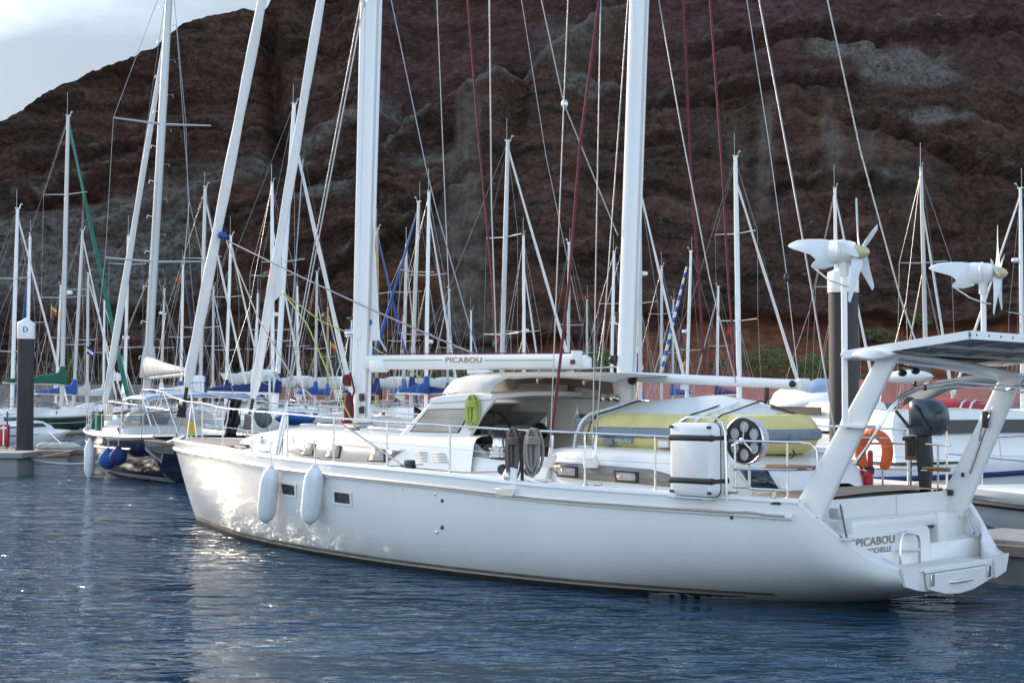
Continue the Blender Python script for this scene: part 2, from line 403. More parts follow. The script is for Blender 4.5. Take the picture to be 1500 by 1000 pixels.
# ------------------------------------------------------------------ cliff
SKY_T = [(-1300, 572), (-900, 520), (-600, 400), (-300, 285), (-120, 215), (0, 172), (45, 140), (75, 120), (130, 92), (180, 76), (225, 62), (262, 30), (300, 12), (340, 6), (380, -6),
         (450, -60), (600, -150), (900, -250), (1300, -300), (1900, -230), (2400, 60), (3000, 420), (3300, 560)]
CL_Y0, CL_LEAN = 166.0, 0.46
def fbm(p, s, o=4): return noise.fractal(V(p) * s, 0.9, 2.1, o)
def cliff():
    cols, rows, masks = [], [], []
    NR = 250
    pxs = [-1300 + 17 * i for i in range(60)] + [-280 + 2.4 * i for i in range(760)] + [1550 + 17.5 * i for i in range(101)]
    verts = []; att = []; tone = []
    for px in pxs:
        top = interp(SKY_T, px) + 3.5 * noise.noise(V((px * .045, 3.1, 0))) + 2 * noise.noise(V((px * .16, 7.7, 0)))
        e = (YH - top) / FPX
        ht = (CAMH + e * CL_Y0) / (1 - e * CL_LEAN)
        for j in range(NR + 1):
            t = j / NR
            z = 1.5 + (ht - 1.5) * t
            Y = CL_Y0 + z * CL_LEAN
            X = (px - 750) / FPX * Y
            py = YH - (z - CAMH) / Y * FPX
            dip = .30 if px < 450 else .30 - .42 * min(1, (px - 450) / 500)
            s = z - dip * X * .55 + 2.2 * noise.noise(V((X, Y, z)) * .05)
            P = V((X, Y, z))
            d = 4.6 * fbm(P, .03, 3) + 2.0 * fbm(P, .11, 3)
            lw = 1.0 if px < 600 else 1.0 - .45 * min(1, (px - 600) / 200)
            sg = lambda n_: math.copysign(abs(n_) ** .65, n_)
            d += lw * (1.5 * sg(noise.noise(V((X * .02, 5, s * .33)))) + .95 * sg(noise.noise(V((X * .04, 9, s * .95)))) + .5 * sg(noise.noise(V((X * .06, 2, s * 2.3)))))
            d -= 5.5 * math.exp(-((px - (392 + .10 * (py - 120))) / 17) ** 2) * max(0, min(1, (300 - py) / 90)) + 3.0 * math.exp(-((px - (470 + .1 * py)) / 38) ** 2) * max(0, min(1, (170 - py) / 80))
            d -= 2.5 * math.exp(-((px - (748 - .12 * (py - 200))) / 22) ** 2) * (1 if 60 < py else 0) * max(0, min(1, (480 - py) / 100))
            d += .9 * abs(noise.noise(V((X * .23, 4, z * .05)))) * (1 if px > 520 else .4)
            d += .75 * fbm(P, .55, 5)
            cell = noise.voronoi(V((X * .30, Y * .30, s * .55)))[0]; d += .55 * (cell[1] - cell[0]) - .28
            fade = min(1, (1 - t) / .04)
            d *= .25 + .75 * fade
            # a spur standing in front of the upper face, and bedding ledges with a hollow under each
            sl = interp([(540, 215), (620, 165), (700, 118), (790, 62), (860, 22), (960, -40)], px) + 7 * noise.noise(V((px * .03, 8, 0))) + 4 * noise.noise(V((px * .1, 8, 3)))
            spur = 0
            if 540 < px < 960:
                q = max(0, min(1, (sl - py) / 9)); spur = q
                d -= 4.2 * q * min(1, (px - 540) / 60); d += 1.2 * math.exp(-((py - sl - 8) / 12) ** 2)
            fringe = max(0, 1 - abs(py - sl - 3) / 9) if 560 < px < 960 else 0
            for x0, y0, x1, y1, am in ((960, 118, 1270, 132, 1.9), (1000, 60, 1500, 52, 1.6), (1240, 182, 1520, 290, 1.8), (1120, 262, 1330, 300, .9), (860, 190, 1010, 176, 1.2), (20, 235, 330, 150, 1.3), (0, 290, 260, 205, 1.2), (250, 330, 520, 250, 1.2), (430, 420, 640, 330, 1.3), (560, 330, 700, 250, 1.1)):
                if x0 - 20 < px < x1 + 20:
                    ly = y0 + (y1 - y0) * (px - x0) / (x1 - x0) + 9 * noise.noise(V((px * .02, y0, 1))) + 4 * noise.noise(V((px * .09, y0, 5)))
                    ed_ = max(0, min(1, (px - x0 + 20) / 40, (x1 + 20 - px) / 40)); q = py - ly
                    d += ed_ * am * (math.exp(-((q + 5) / 6) ** 2) - 1.5 * math.exp(-((q - 4) / 4.5) ** 2))
                    fringe = max(fringe, ed_ * max(0, 1 - abs(q + 9) / 7) * max(0, noise.noise(V((px * .05, y0, 9))) + .15) * 2.2)
            # the undercut: above it the rock face overhangs a red talus slope
            lip = 468 + 9 * noise.noise(V((px * .012, 1.5, 0))) + (30 if px < 900 else 0)
            k = max(0, min(1, (px - 520) / 120)) if px > 520 else 0
            sb = 0
            if py > lip and k:
                q = min(1, (py - lip) / 8.0); sb = k * q * 3.2 * max(-.6, 1 - (py - lip) / 70.0)
                d *= 1 - .5 * q * k
            n_ = V((0, -.9, .41))
            P = P + n_ * d + V((0, sb, 0))
            verts.append(P)
            nz = noise.noise(V((px * .02, py * .02, 0))) + .5 * noise.noise(V((px * .07, py * .07, 4)))
            gl = interp([(-280, 400), (0, 345), (130, 312), (300, 262), (420, 205), (560, 150)], px)
            gw = interp([(-280, 90), (0, 62), (130, 52), (300, 40), (420, 26), (560, 20)], px)
            g = max(0, 1 - abs(py - gl) / gw) * (1 if px < 585 else 0)
            for ex, ey, rx, ry in ((240, 365, 90, 70), (130, 395, 120, 60), (40, 420, 120, 50), (1330, 110, 95, 36), (1240, 78, 60, 18), (620, 225, 45, 12), (1370, 190, 60, 14), (480, 300, 50, 14), (860, 95, 50, 12)):
                g = max(g, 1.15 - ((px - ex) / rx) ** 2 - ((py - ey) / ry) ** 2)
            g = max(0, min(1, g * 1.3 + nz * .55 - .1)) if g > 0 else 0
            g = max(g, min(1, fringe))
            r = max(0, min(1, (py - lip + 6) / 22)) * (.35 + .65 * max(0, min(1, (px - 480) / 300))) * (1 if px > 420 else 0)
            r = max(0, min(1, r * (.95 + nz * .9)))
            r = max(r, max(0, min(1, 1.2 - abs(py - (430 + (px - 700) * .09)) / 26 + nz * .8)) * .45 * (1 if 540 < px < 900 else 0))
            dk = interp([(100, 700), (160, 688), (300, 672), (420, 690), (520, 705)], py)
            dw = interp([(100, 22), (200, 20), (320, 36), (420, 44), (520, 56)], py)
            b = max(0, 1.25 - ((px - dk) / dw) ** 2) if 120 < py < 520 else 0
            b = min(1, b * min(1, (py - 120) / 60))
            b = max(b, max(0, min(1, 1.1 - ((px - 835) / 75) ** 2 - ((py - 25) / 55) ** 2 + nz * .5)))
            st = noise.noise(V((px * .045, py * .006, 2)))
            b = max(b, max(0, min(1, max(0, 1.1 - ((px - 1150) / 150) ** 2 - ((py - 225) / 85) ** 2) * (.35 + 1.6 * st))))
            b = max(b, .8 * max(0, min(1, max(0, 1.1 - ((px - 1330) / 60) ** 2 - ((py - 290) / 75) ** 2) * (.5 + nz))))
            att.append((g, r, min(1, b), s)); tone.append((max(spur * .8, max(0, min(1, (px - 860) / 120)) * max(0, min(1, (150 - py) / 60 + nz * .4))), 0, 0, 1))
    n = NR + 1
    faces = [(i*n + j, (i+1)*n + j, (i+1)*n + j + 1, i*n + j + 1) for i in range(len(pxs) - 1) for j in range(NR)]
    # the plateau behind the lip and the flanks, so that the hill is a solid
    o = len(verts)
    for i in range(len(pxs)):
        p = verts[i*n + NR]; tone += [(0, 0, 0, 1)] * 3
        verts.append(V((p.x * 1.25, p.y + 45, p.z - 3))); att.append((.6, 0, 0, p.z))
        verts.append(V((p.x * 1.7, p.y + 160, p.z * .5))); att.append((.6, 0, 0, 1))
        verts.append(V((p.x * 1.9, p.y + 220, -1))); att.append((.6, 0, 0, 1))
    for i in range(len(pxs) - 1):
        a, b = i*n + NR, (i+1)*n + NR
        faces.append((a, b, o + 3*(i+1), o + 3*i))
        for k in (0, 1): faces.append((o + 3*i + k, o + 3*(i+1) + k, o + 3*(i+1) + k + 1, o + 3*i + k + 1))
    me = bpy.data.meshes.new('cliff'); me.from_pydata([tuple(p) for p in verts], [], faces); me.update(); me.shade_smooth()
    a = me.color_attributes.new('ground_kind', 'FLOAT_COLOR', 'POINT')
    a.data.foreach_set('color', [c for q in att for c in q])
    a = me.color_attributes.new('rock_tone', 'FLOAT_COLOR', 'POINT')
    a.data.foreach_set('color', [c for q in tone for c in q])
    ob = bpy.data.objects.new('cliff', me); COL.objects.link(ob)
    m = bpy.data.materials.new('volcanic_rock'); m.use_nodes = True
    nn, l = m.node_tree.nodes, m.node_tree.links
    p = nn['Principled BSDF']; p.inputs['Roughness'].default_value = .95; p.inputs['Specular IOR Level'].default_value = .15
    tc_ = nn.new('ShaderNodeTexCoord')
    def nz_(sc, st=(1, 1, 1), det=6, rough=.6):
        mpn = nn.new('ShaderNodeMapping'); mpn.inputs['Scale'].default_value = st
        l.new(tc_.outputs['Object'], mpn.inputs['Vector'])
        x = nn.new('ShaderNodeTexNoise'); x.inputs['Scale'].default_value = sc; x.inputs['Detail'].default_value = det; x.inputs['Roughness'].default_value = rough
        l.new(mpn.outputs['Vector'], x.inputs['Vector']); return x.outputs['Fac']
    def ramp(f, stops):
        r = nn.new('ShaderNodeValToRGB'); l.new(f, r.inputs['Fac'])
        while len(r.color_ramp.elements) < len(stops): r.color_ramp.elements.new(.5)
        for e_, (ps, c) in zip(r.color_ramp.elements, stops): e_.position = ps; e_.color = tuple(c) + (1,)
        return r.outputs['Color']
    def mix(f, a_, b_):
        x = nn.new('ShaderNodeMix'); x.data_type = 'RGBA'
        l.new(f, x.inputs['Factor']); l.new(a_, x.inputs['A']); l.new(b_, x.inputs['B']); return x.outputs['Result']
    def math_(op, a_, b_=None, v=None):
        x = nn.new('ShaderNodeMath'); x.operation = op; x.use_clamp = True; l.new(a_, x.inputs[0])
        if b_ is not None: l.new(b_, x.inputs[1])
        if v is not None: x.inputs[1].default_value = v
        return x.outputs[0]
    rock = ramp(nz_(.09, (1, 1, 2.2), 8, .65), [(.30, (.046, .030, .024)), (.46, (.083, .052, .040)), (.60, (.126, .070, .053)), (.75, (.170, .126, .102))])
    fine = ramp(nz_(1.3, (1, 1, 1.4), 9, .75), [(.34, (.35, .34, .33)), (.52, (1, 1, 1)), (.70, (1.4, 1.32, 1.22))])
    mu = nn.new('ShaderNodeMix'); mu.data_type = 'RGBA'; mu.blend_type = 'MULTIPLY'; mu.inputs['Factor'].default_value = 1
    l.new(rock, mu.inputs['A']); l.new(fine, mu.inputs['B']); c = mu.outputs['Result']
    # layers of tuff: thin tilted bands; dark lines also paint in ledge shadow
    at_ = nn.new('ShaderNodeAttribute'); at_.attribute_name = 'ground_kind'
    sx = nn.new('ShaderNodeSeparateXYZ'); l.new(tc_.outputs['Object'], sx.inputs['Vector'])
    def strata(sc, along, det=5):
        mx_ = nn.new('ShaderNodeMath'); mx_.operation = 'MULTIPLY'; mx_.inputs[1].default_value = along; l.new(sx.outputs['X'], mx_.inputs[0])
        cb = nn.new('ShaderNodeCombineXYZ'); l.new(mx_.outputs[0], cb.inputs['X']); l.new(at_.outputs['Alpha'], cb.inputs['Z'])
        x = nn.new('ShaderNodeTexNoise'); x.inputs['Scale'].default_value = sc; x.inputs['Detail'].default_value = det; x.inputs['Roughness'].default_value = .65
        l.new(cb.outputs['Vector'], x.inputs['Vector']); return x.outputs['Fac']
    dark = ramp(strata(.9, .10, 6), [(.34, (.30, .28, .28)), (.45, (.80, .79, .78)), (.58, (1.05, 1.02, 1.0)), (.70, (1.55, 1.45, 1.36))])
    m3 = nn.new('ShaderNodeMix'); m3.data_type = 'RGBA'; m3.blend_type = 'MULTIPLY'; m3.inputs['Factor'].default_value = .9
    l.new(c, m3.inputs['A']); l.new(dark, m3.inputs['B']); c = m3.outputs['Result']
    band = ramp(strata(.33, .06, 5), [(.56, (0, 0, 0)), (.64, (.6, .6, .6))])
    bandc = ramp(nz_(.8), [(.3, (.15, .072, .055)), (.7, (.20, .14, .115))])
    c = mix(band, c, bandc)
    at2 = nn.new('ShaderNodeAttribute'); at2.attribute_name = 'rock_tone'
    s2 = nn.new('ShaderNodeSeparateColor'); l.new(at2.outputs['Color'], s2.inputs['Color'])
    purp = ramp(nz_(.6, (1, 1, 2.5), 7, .7), [(.32, (.046, .027, .026)), (.5, (.098, .053, .050)), (.68, (.150, .092, .085))])
    c = mix(math_('MULTIPLY', s2.outputs['Red'], v=.8), c, purp)
    # joints and loosened blocks
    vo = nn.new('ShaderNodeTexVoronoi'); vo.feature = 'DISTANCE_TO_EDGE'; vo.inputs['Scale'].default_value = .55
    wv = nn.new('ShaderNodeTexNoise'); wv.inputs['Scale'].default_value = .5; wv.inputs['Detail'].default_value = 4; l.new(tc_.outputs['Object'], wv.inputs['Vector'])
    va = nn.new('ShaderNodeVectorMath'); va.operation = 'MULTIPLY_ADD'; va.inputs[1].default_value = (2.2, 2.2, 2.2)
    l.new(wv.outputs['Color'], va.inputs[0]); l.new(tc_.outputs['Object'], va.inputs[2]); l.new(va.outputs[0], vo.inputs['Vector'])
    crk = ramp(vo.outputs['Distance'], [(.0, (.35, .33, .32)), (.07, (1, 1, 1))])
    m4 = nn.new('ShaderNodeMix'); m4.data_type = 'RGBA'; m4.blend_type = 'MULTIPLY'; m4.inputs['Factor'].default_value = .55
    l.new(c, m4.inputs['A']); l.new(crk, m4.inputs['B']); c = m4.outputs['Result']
    sp = nn.new('ShaderNodeSeparateColor'); l.new(at_.outputs['Color'], sp.inputs['Color'])
    redc = ramp(nz_(.5, (1, 1, 2)), [(.32, (.10, .045, .030)), (.5, (.20, .078, .042)), (.68, (.30, .115, .055))])
    c = mix(sp.outputs['Green'], c, redc)
    palec = ramp(nz_(.35, (5, 5, .5)), [(.34, (.085, .072, .064)), (.52, (.165, .14, .12)), (.7, (.25, .185, .13))])
    c = mix(math_('MULTIPLY', sp.outputs['Blue'], v=.7), c, palec)
    tuft = ramp(nz_(1.5, (1, 1, 1), 6, .75), [(.36, (.0, .0, .0)), (.54, (.9, .9, .9))])
    gf = math_('MULTIPLY', sp.outputs['Red'], tuft)
    grassc = ramp(nz_(2.2), [(.3, (.12, .115, .10)), (.7, (.235, .23, .205))])
    c = mix(gf, c, grassc)
    spk = ramp(nz_(1.9, (1, 1, 1.3), 2), [(.69, (0, 0, 0)), (.72, (.75, .75, .75))])
    c = mix(spk, c, grassc)
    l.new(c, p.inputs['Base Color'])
    bp = nn.new('ShaderNodeBump'); bp.inputs['Strength'].default_value = 1.0; bp.inputs['Distance'].default_value = .55
    l.new(nz_(1.1, (1, 1, 1.8), 8, .7), bp.inputs['Height']); l.new(bp.outputs['Normal'], p.inputs['Normal'])
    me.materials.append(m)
    tag(ob, kind='structure')
    return ob
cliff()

# ------------------------------------------------------------------ the quay under the cliff, its walls and shrubs
MB().box((0, 190, .3), (520, 96, 2.6)).build('quay', CONCD, angle=0).__setitem__('kind', 'structure')
rw = MB()
for a, b in ((390, 540), (560, 800), (885, 1215), (1250, 1520)):
    x0, x1 = (a - 750) / FPX * 156, (b - 750) / FPX * 156
    ht = 1.75 if a < 800 else 2.35
    rw = MB().box(((x0 + x1) / 2, 156, 1.604 + ht / 2), (x1 - x0, .4, ht))
    rw.box(((x0 + x1) / 2, 156, 1.604 + ht + .06), (x1 - x0 + .2, .55, .12))
    o = rw.build('boundary_wall', SALMON, angle=0)
    lab = {390: 'salmon pink wall behind the bow rails of the white ketch', 560: 'low salmon wall below the cliff behind the main boom',
           885: 'long salmon pink wall behind the yellow dinghy and mizzen boom', 1250: 'salmon pink wall seen under the solar panel arch'}[a]
    tag(o, lab, 'wall', 'salmon walls along the quay')
o = MB().box(((60 - 750) / FPX * 158, 158, 2.5), (28, .6, 2.1)).build('retaining_wall', CONCD, angle=0)
tag(o, 'grey stone retaining wall at the cliff foot behind the green yacht', 'wall')

def leaf_cloud(mb, c, r, n, s, rnd):
    for _ in range(n):
        while True:
            p = V((rnd.uniform(-1, 1), rnd.uniform(-1, 1), rnd.uniform(-.7, 1)))
            if p.length < 1 and noise.noise(p * 2.3 + V(c)) > -.22 and p.length > .25: break
        q = V(c) + V((p.x * r[0], p.y * r[1], p.z * r[2]))
        a = V((rnd.gauss(0, 1), rnd.gauss(0, 1), rnd.gauss(0, 1))).normalized()
        b = a.orthogonal().normalized(); k = s * rnd.uniform(.6, 1.3)
        mb.add([q - a*k, q + b*k*.5, q + a*k, q - b*k*.5], [(0, 1, 2, 3)])
SHRUBS = [(1122, 538, 3.4, 2.6, LEAF, 'bright green shrub at the cliff foot left of the broad mooring pile'), (1192, 545, 2.6, 2.3, LEAF, 'green shrub directly left of the broad mooring pile'),
          (1060, 548, 2.0, 1.8, LEAF, 'small green shrub above the mizzen boom middle'), (872, 535, 2.6, 2.2, LEAF, 'green shrub left of the mizzen mast behind the main boom end'),
          (700, 552, 3.6, 1.3, LEAF, 'low green shrub behind the lettering end of the main boom'), (612, 556, 2.8, 1.4, LEAFD, 'dull olive shrub behind the front of the main boom'),
          (1285, 492, 2.2, .9, LEAFD, 'olive shrub on the red slope just above the solar panel'), (1345, 470, 1.7, .7, LEAF, 'green shrub on the red slope above the panel corner'),
          (490, 540, 3.4, 2.0, LEAFD, 'dark scrubby bush left of the main mast foot'), (1310, 560, 5.0, 1.6, LEAFD, 'dry shrub along the salmon wall under the arch'),
          (100, 545, 2.8, 2.2, LEAFD, 'dark bush at the cliff foot behind the green furled sail')]
for px, py, rx, rz, m, lab in SHRUBS:
    p = at(px, py, 167.0)
    p = at(px, py, 165.5 + .46 * p.z); rnd = random.Random(px)
    base = max(1.6, p.z - rz)
    t = empty('shrub', (p.x, p.y, base)); tag(t, lab, 'shrub')
    mb = MB(); leaf_cloud(mb, (0, 0, p.z - base), (rx, rx * .6, rz), int(420 * rx), .16, rnd); mb.build('foliage', m, t, angle=0, recalc=False)
    mb = MB()
    for k in range(4):
        a = rnd.uniform(0, 6.28); mb.tube([(0, 0, -.3), (.3 * math.cos(a), .3 * math.sin(a), (p.z - base) * .5), (rx * .5 * math.cos(a), rx * .4 * math.sin(a), p.z - base + rz * .3)], [.09, .06, .02], 5)
    mb.build('stem', BARK, t)
# ------------------------------------------------------------------ the white ketch
K = empty('sailing_ketch', KO, KETCH_ROT)
tag(K, 'large white two masted ketch with a stern arch and solar panel, nearest boat', 'sailing yacht')
def kw(p): p = V(p); return KO + FW * p.x + PO * p.y + V((0, 0, p.z))
BS = [(-1.38, 1.14), (-1.2, 1.27), (-1.0, 1.43), (-.75, 1.60), (-.5, 1.70), (.33, 1.87), (1.24, 2.02), (2.8, 2.2), (4.5, 2.29), (5.8, 2.3), (7, 2.245), (8.34, 2.12), (9.53, 1.95), (10.73, 1.69), (12, 1.32), (13, .98), (13.8, .66), (14.4, .38), (14.8, .17), (15.04, .015)]
ZS = [(-1.38, .50), (-1.2, .555), (-1.0, .72), (-.75, .96), (-.5, 1.185), (.33, 1.2), (2.8, 1.235), (4.5, 1.3), (5.8, 1.34), (8.34, 1.39), (9.53, 1.43), (10.73, 1.475), (13, 1.5), (15.04, 1.51)]
ZK = [(-1.38, .21), (-.59, .03), (.28, -.1), (1.35, -.25), (2.76, -.45), (5, -.62), (9, -.62), (11.5, -.58), (12.8, -.45), (13.6, -.25), (14.18, 0), (14.5, .54), (15.04, 1.495)]
PA = [(-1.4, 2.9), (3, 3.3), (6, 3.3), (9, 2.8), (11, 2.3), (13, 1.6), (14.2, 1.2), (15.04, 1.05)]
PB = [(-1.4, 2.0), (8, 2.0), (11, 1.85), (13, 1.35), (14.2, 1.1), (15.04, 1.0)]
def bs(u): return max(.012, smooth_interp(BS, u))
def zs(u): return interp(ZS, u) if u < 0 else smooth_interp(ZS, u)
def zk(u): return smooth_interp(ZK, u)
def gq(u, q):
    q = max(0, min(1, q)); return (1 - (1 - q) ** interp(PA, u)) ** (1 / interp(PB, u))
def hull_v(u, z): return bs(u) * gq(u, (z - zk(u)) / max(1e-3, zs(u) - zk(u)))
def hullpt(px, py, off=0.0):
    v = 1.8
    for _ in range(40):
        a = bv(px, py, v); v = .6 * v + .4 * (hull_v(a.x, a.z) + off)
    return bv(px, py, v)
us = [-1.38, -1.3, -1.2, -1.1, -1.0, -.9, -.8, -.7, -.6, -.5, -.3, 0, .3, .7, 1.1, 1.6, 2.1, 2.7, 3.3, 4, 4.7, 5.4, 6.1, 6.8, 7.5, 8.2, 8.9, 9.5, 10.1, 10.7, 11.2, 11.7, 12.1, 12.5, 12.9, 13.2, 13.5, 13.75, 14.0, 14.2, 14.4, 14.55, 14.7, 14.82, 14.92, 15.0, 15.04]
qs = [1, .93, .85, .75, .65, .55, .45, .36, .28, .2, .13, .075, .03, .008, 0]
def station(u, inset=0.0):
    L = []
    for q in qs:
        L.append(V((u, max(0, bs(u) * gq(u, q) - inset), zk(u) + (zs(u) - zk(u)) * q)))
    return L + [V((p.x, -p.y, p.z)) for p in L[-2::-1]]
mb = MB(); mb.grid([station(u) for u in us])
st0 = station(us[0]); n = len(st0)
i0 = len(mb.v); mb.v += [tuple(p) for p in st0]; mb.f.append(tuple(range(i0, i0 + n)))
hull = mb.build('hull', GELHULL, K, angle=50, recalc=True)
# antifouling and boot stripe: sheets lying on the hull around the waterline
def band(z0, z1, off, name, m, ua=-.45, ub=14.9):
    mb = MB()
    for s in (1, -1):
        rows = []
        for u in [ua + (ub - ua) * i / 90 for i in range(91)]:
            r = []
            for k in range(4):
                z = z0 + (z1 - z0) * k / 3
                z = max(z, zk(u) + .004); 
                r.append(V((u + (off if u > 13 else 0), s * (hull_v(u, min(z, zs(u))) + off), z)))
            rows.append(r)
        mb.grid(rows)
    return mb.build(name, m, hull, recalc=False)
band(-.3, .055, .008, 'antifouling', ANTIF, .6, 14.2)
band(.085, .125, .006, 'boot_stripe', BOOT, .2, 14.24)
def along(dz, off, ua, ub, n=70, side=1):
    out = []
    for i in range(n + 1):
        u = ua + (ub - ua) * i / n
        z = zs(u) + dz; out.append(V((u, side * (hull_v(u, z) + off), z)))
    return out
mb = MB()
for s in (1, -1): mb.tube(along(-.145, .012, -.45, 14.95, side=s), .035, 8)
mb.build('rub_rail', GEL, hull)
mb = MB()
for s in (1, -1): mb.tube(along(-.135, .036, -.38, 14.6, side=s), .018, 6)
mb.build('rub_rail_inlay', BEIGE, hull)
mb = MB()
for s in (1, -1):
    pts = along(0, -.035, -.5, 15.0, side=s)
    mb.tube([p + V((0, 0, .012)) for p in pts], .045, 8)
mb.build('toe_rail', GEL, hull)
mb = MB()
for s in (1, -1):
    mb.tube([p + V((0, -s * .09, -.01)) for p in along(0, -.02, 4.9, 11.2, side=s)], .014, 5)
mb.build('genoa_track', BLACK, hull)
# portholes in the topsides
for q in (((413, 708), (431, 711), (432, 725), (415, 723)), ((490, 720), (512, 723), (513, 738), (491, 735))):
    fr = [hullpt(*p, off=.004) for p in ((q[0][0]-3, q[0][1]-3), (q[1][0]+3, q[1][1]-3), (q[2][0]+3, q[2][1]+4), (q[3][0]-3, q[3][1]+4))]
    po = MB().prism(fr, (0, .010, 0)).build('porthole', GEL, hull, angle=0, bevel=.006)
    gl = [hullpt(*p, off=.006) for p in q]
    MB().prism(gl, (0, .012, 0)).build('pane', GLASS, po, angle=0, bevel=.004)
for px, py, m, r in ((638, 723.5, STEEL, .020), (648, 733, BLACK, .022), (648, 772, BLACK, .028), (640, 779, STEEL, .022), (590, 716, STEEL, .012), (1072, 758, BLACK, .018), (1134, 760, STEEL, .012)):
    a = hullpt(px, py); MB().lathe([(r, -.01), (r, .012), (r * .6, .018), (.001, .019)], a, (0, 1, .1), 12).build('hull_fitting', m, hull)
# deck
def deckz(u): return zs(u) - .045
mb = MB()
mb.grid([[V((u, (bs(u) - .02) * k / 6, deckz(u) + .05 * (1 - (k / 6) ** 2))) for k in range(-6, 7)] for u in [u for u in us if u >= -.5]])
mb.build('deck', DECKW, K, angle=30)
mb = MB()
mb.grid([[V((u, (bs(u) - .22) * k / 4, deckz(u) + .056 + .05 * (1 - ((bs(u) - .22) * k / 4 / bs(u)) ** 2))) for k in range(-4, 5)] for u in [11.2, 11.8, 12.4, 13, 13.5, 13.9, 14.2]])
mb.build('teak_foredeck', TEAK, K, angle=30)
mb = MB()
mb.grid([[V((u, (bs(u) - .28) * k / 4, deckz(u) + .056 + .05 * (1 - ((bs(u) - .28) * k / 4 / bs(u)) ** 2))) for k in range(-4, 5)] for u in [-.48, -.2, .1, .3]])
mb.build('teak_deck', TEAK, K, angle=30)
# stern scoop
TR = MB()
ZF = .455
def inner(u): return interp([(-1.385, .82), (-1.25, .90), (-1.1, 1.06), (-.92, bs(-.92) - .07), (-.5, bs(-.5) - .09)], u)
UW = -.92
scoop = [-.5, -.6, -.7, -.8, -.9, -1.0, -1.1, -1.2, -1.3, -1.385]
for s in (1, -1):
    TR.grid([[V((u, s * (bs(u) + .004), zs(u) + .002)), V((u, s * (bs(u) - .03), zs(u) + .02)), V((u, s * (inner(u) + .03), zs(u) + .018)), V((u, s * inner(u), zs(u))), V((u, s * min(inner(u), hull_v(u, ZF) - .02), ZF))] for u in scoop])
    u = scoop[-1]
    TR.prism([V((u, s * (bs(u) - .005), zs(u) + .03)), V((u, s * inner(u), zs(u) + .03)), V((u, s * inner(u), .27)), V((u, s * (bs(u) * .93), .33))], (-.03, 0, 0))
def cl(p):
    p = V(p); w = hull_v(max(-1.38, p.x), p.z) - .03; p.y = max(-w, min(w, p.y)); return p
TR.grid([[cl((u, 1.3, ZF)), cl((u, -1.3, ZF))] for u in (-.9, -1.0, -1.1)] + [[V((-1.39, .84, ZF)), V((-1.39, -.84, ZF))]])
TR.grid([[cl(p) for p in (V((-.5, v, 1.20)), V((-.5, v, .93)), V((-.55, v, .88)), V((-.89, v, .865)), V((UW, v, .835)), V((UW - .015, v, .5)), V((UW - .03, v, ZF)))] for v in (1.6, 1.3, .6, .2, -.2, -.235)])
TR.grid([[cl(p) for p in (V((-.5, v, 1.20)), V((-.5, v, .98)), V((-.53, v, .95)), V((-.62, v, .94)), V((-.64, v, .70)), V((-.67, v, .675)), V((-.90, v, .665)), V((UW, v, .64)), V((UW - .02, v, ZF)))] for v in (-.22, -.6, -1.0, -1.3, -1.6)])
TR.prism([V((-.5, -.22, .88)), V((-.89, -.22, .865)), V((UW, -.22, .835)), V((UW - .02, -.22, ZF)), V((-.5, -.22, ZF))], (0, -.02, 0))
TR.build('transom', GEL, K, angle=40)
mb = MB().prism([V((-1.392, .66, .43)), V((-1.392, -.66, .43)), V((-1.392, -.62, .26)), V((-1.392, -.3, .19)), V((-1.392, 0, .17)), V((-1.392, .3, .19)), V((-1.392, .62, .26))], (-.045, 0, 0))
hp = mb.build('platform_hatch', GEL, K, angle=0, bevel=.012)
MB().tube([(-1.43, .2, .315), (-1.475, .19, .315), (-1.475, -.19, .315), (-1.43, -.2, .315)], .016, 8).build('handle', STEEL, hp)
mb = MB().box((-1.18, 0, .468), (.42, 1.5, .022)); mb.box((-1.41, 0, .452), (.03, 1.36, .03))
mb.build('swim_platform', DECKW, K, bevel=.008)
mb = MB()
for s in (.6, -.6): mb.box((-1.45, s, .37), (.03, .07, .13))
mb.build('hatch_hinge', STEEL, K, bevel=.005)
a, b = bu(1319, 828, -.99), bu(1347, 828, -.99)
h = .36
mb = MB().tube([a, a + V((0, 0, h - .1)), a + V((0, -.04, h - .02)), a + V((0, -.12, h)), b + V((0, .12, h)), b + V((0, .04, h - .02)), b + V((0, 0, h - .1)), b], .017, 8)
mb.tube([a + V((0, 0, .17)), b + V((0, 0, .17))], .015, 8)
mb.build('boarding_ladder', STEEL, K)
# folding gangway lying across the transom
pa, pb = bu(1238, 766, -.72), bu(1362, 764, -.72)
d = (pb - pa)
mb = MB().rbox((pa + pb) / 2, (.22, abs(d.y), .13), .03)
gw = mb.build('gangway', GEL, K)
MB().rbox((-.76, pb.y - .06, .80), (.2, .18, .40), .03).build('gangway_hinge', GEL, gw)
MB().box((pa + pb) / 2 + V((.01, 0, -.085)), (.18, abs(d.y) * .95, .03)).build('gangway_track', BLACK, gw, bevel=.004)
# name on the transom
a, b = bu(1255, 790, -.94), bu(1311, 790, -.94)
lettering('PICABOU', (-.931, (a.y + b.y) / 2 - .01, .765), (0, -1, 0), (-.02, 0, 1), .125, GREYL, K, 'stern_name', bold=.0015, fit=abs(a.y - b.y))
lettering('LA ROCHELLE', (-.936, (a.y + b.y) / 2 - .0, .665), (0, -1, 0), (-.02, 0, 1), .085, GREYL, K, 'home_port', bold=.0005, fit=abs(a.y - b.y) * .82)

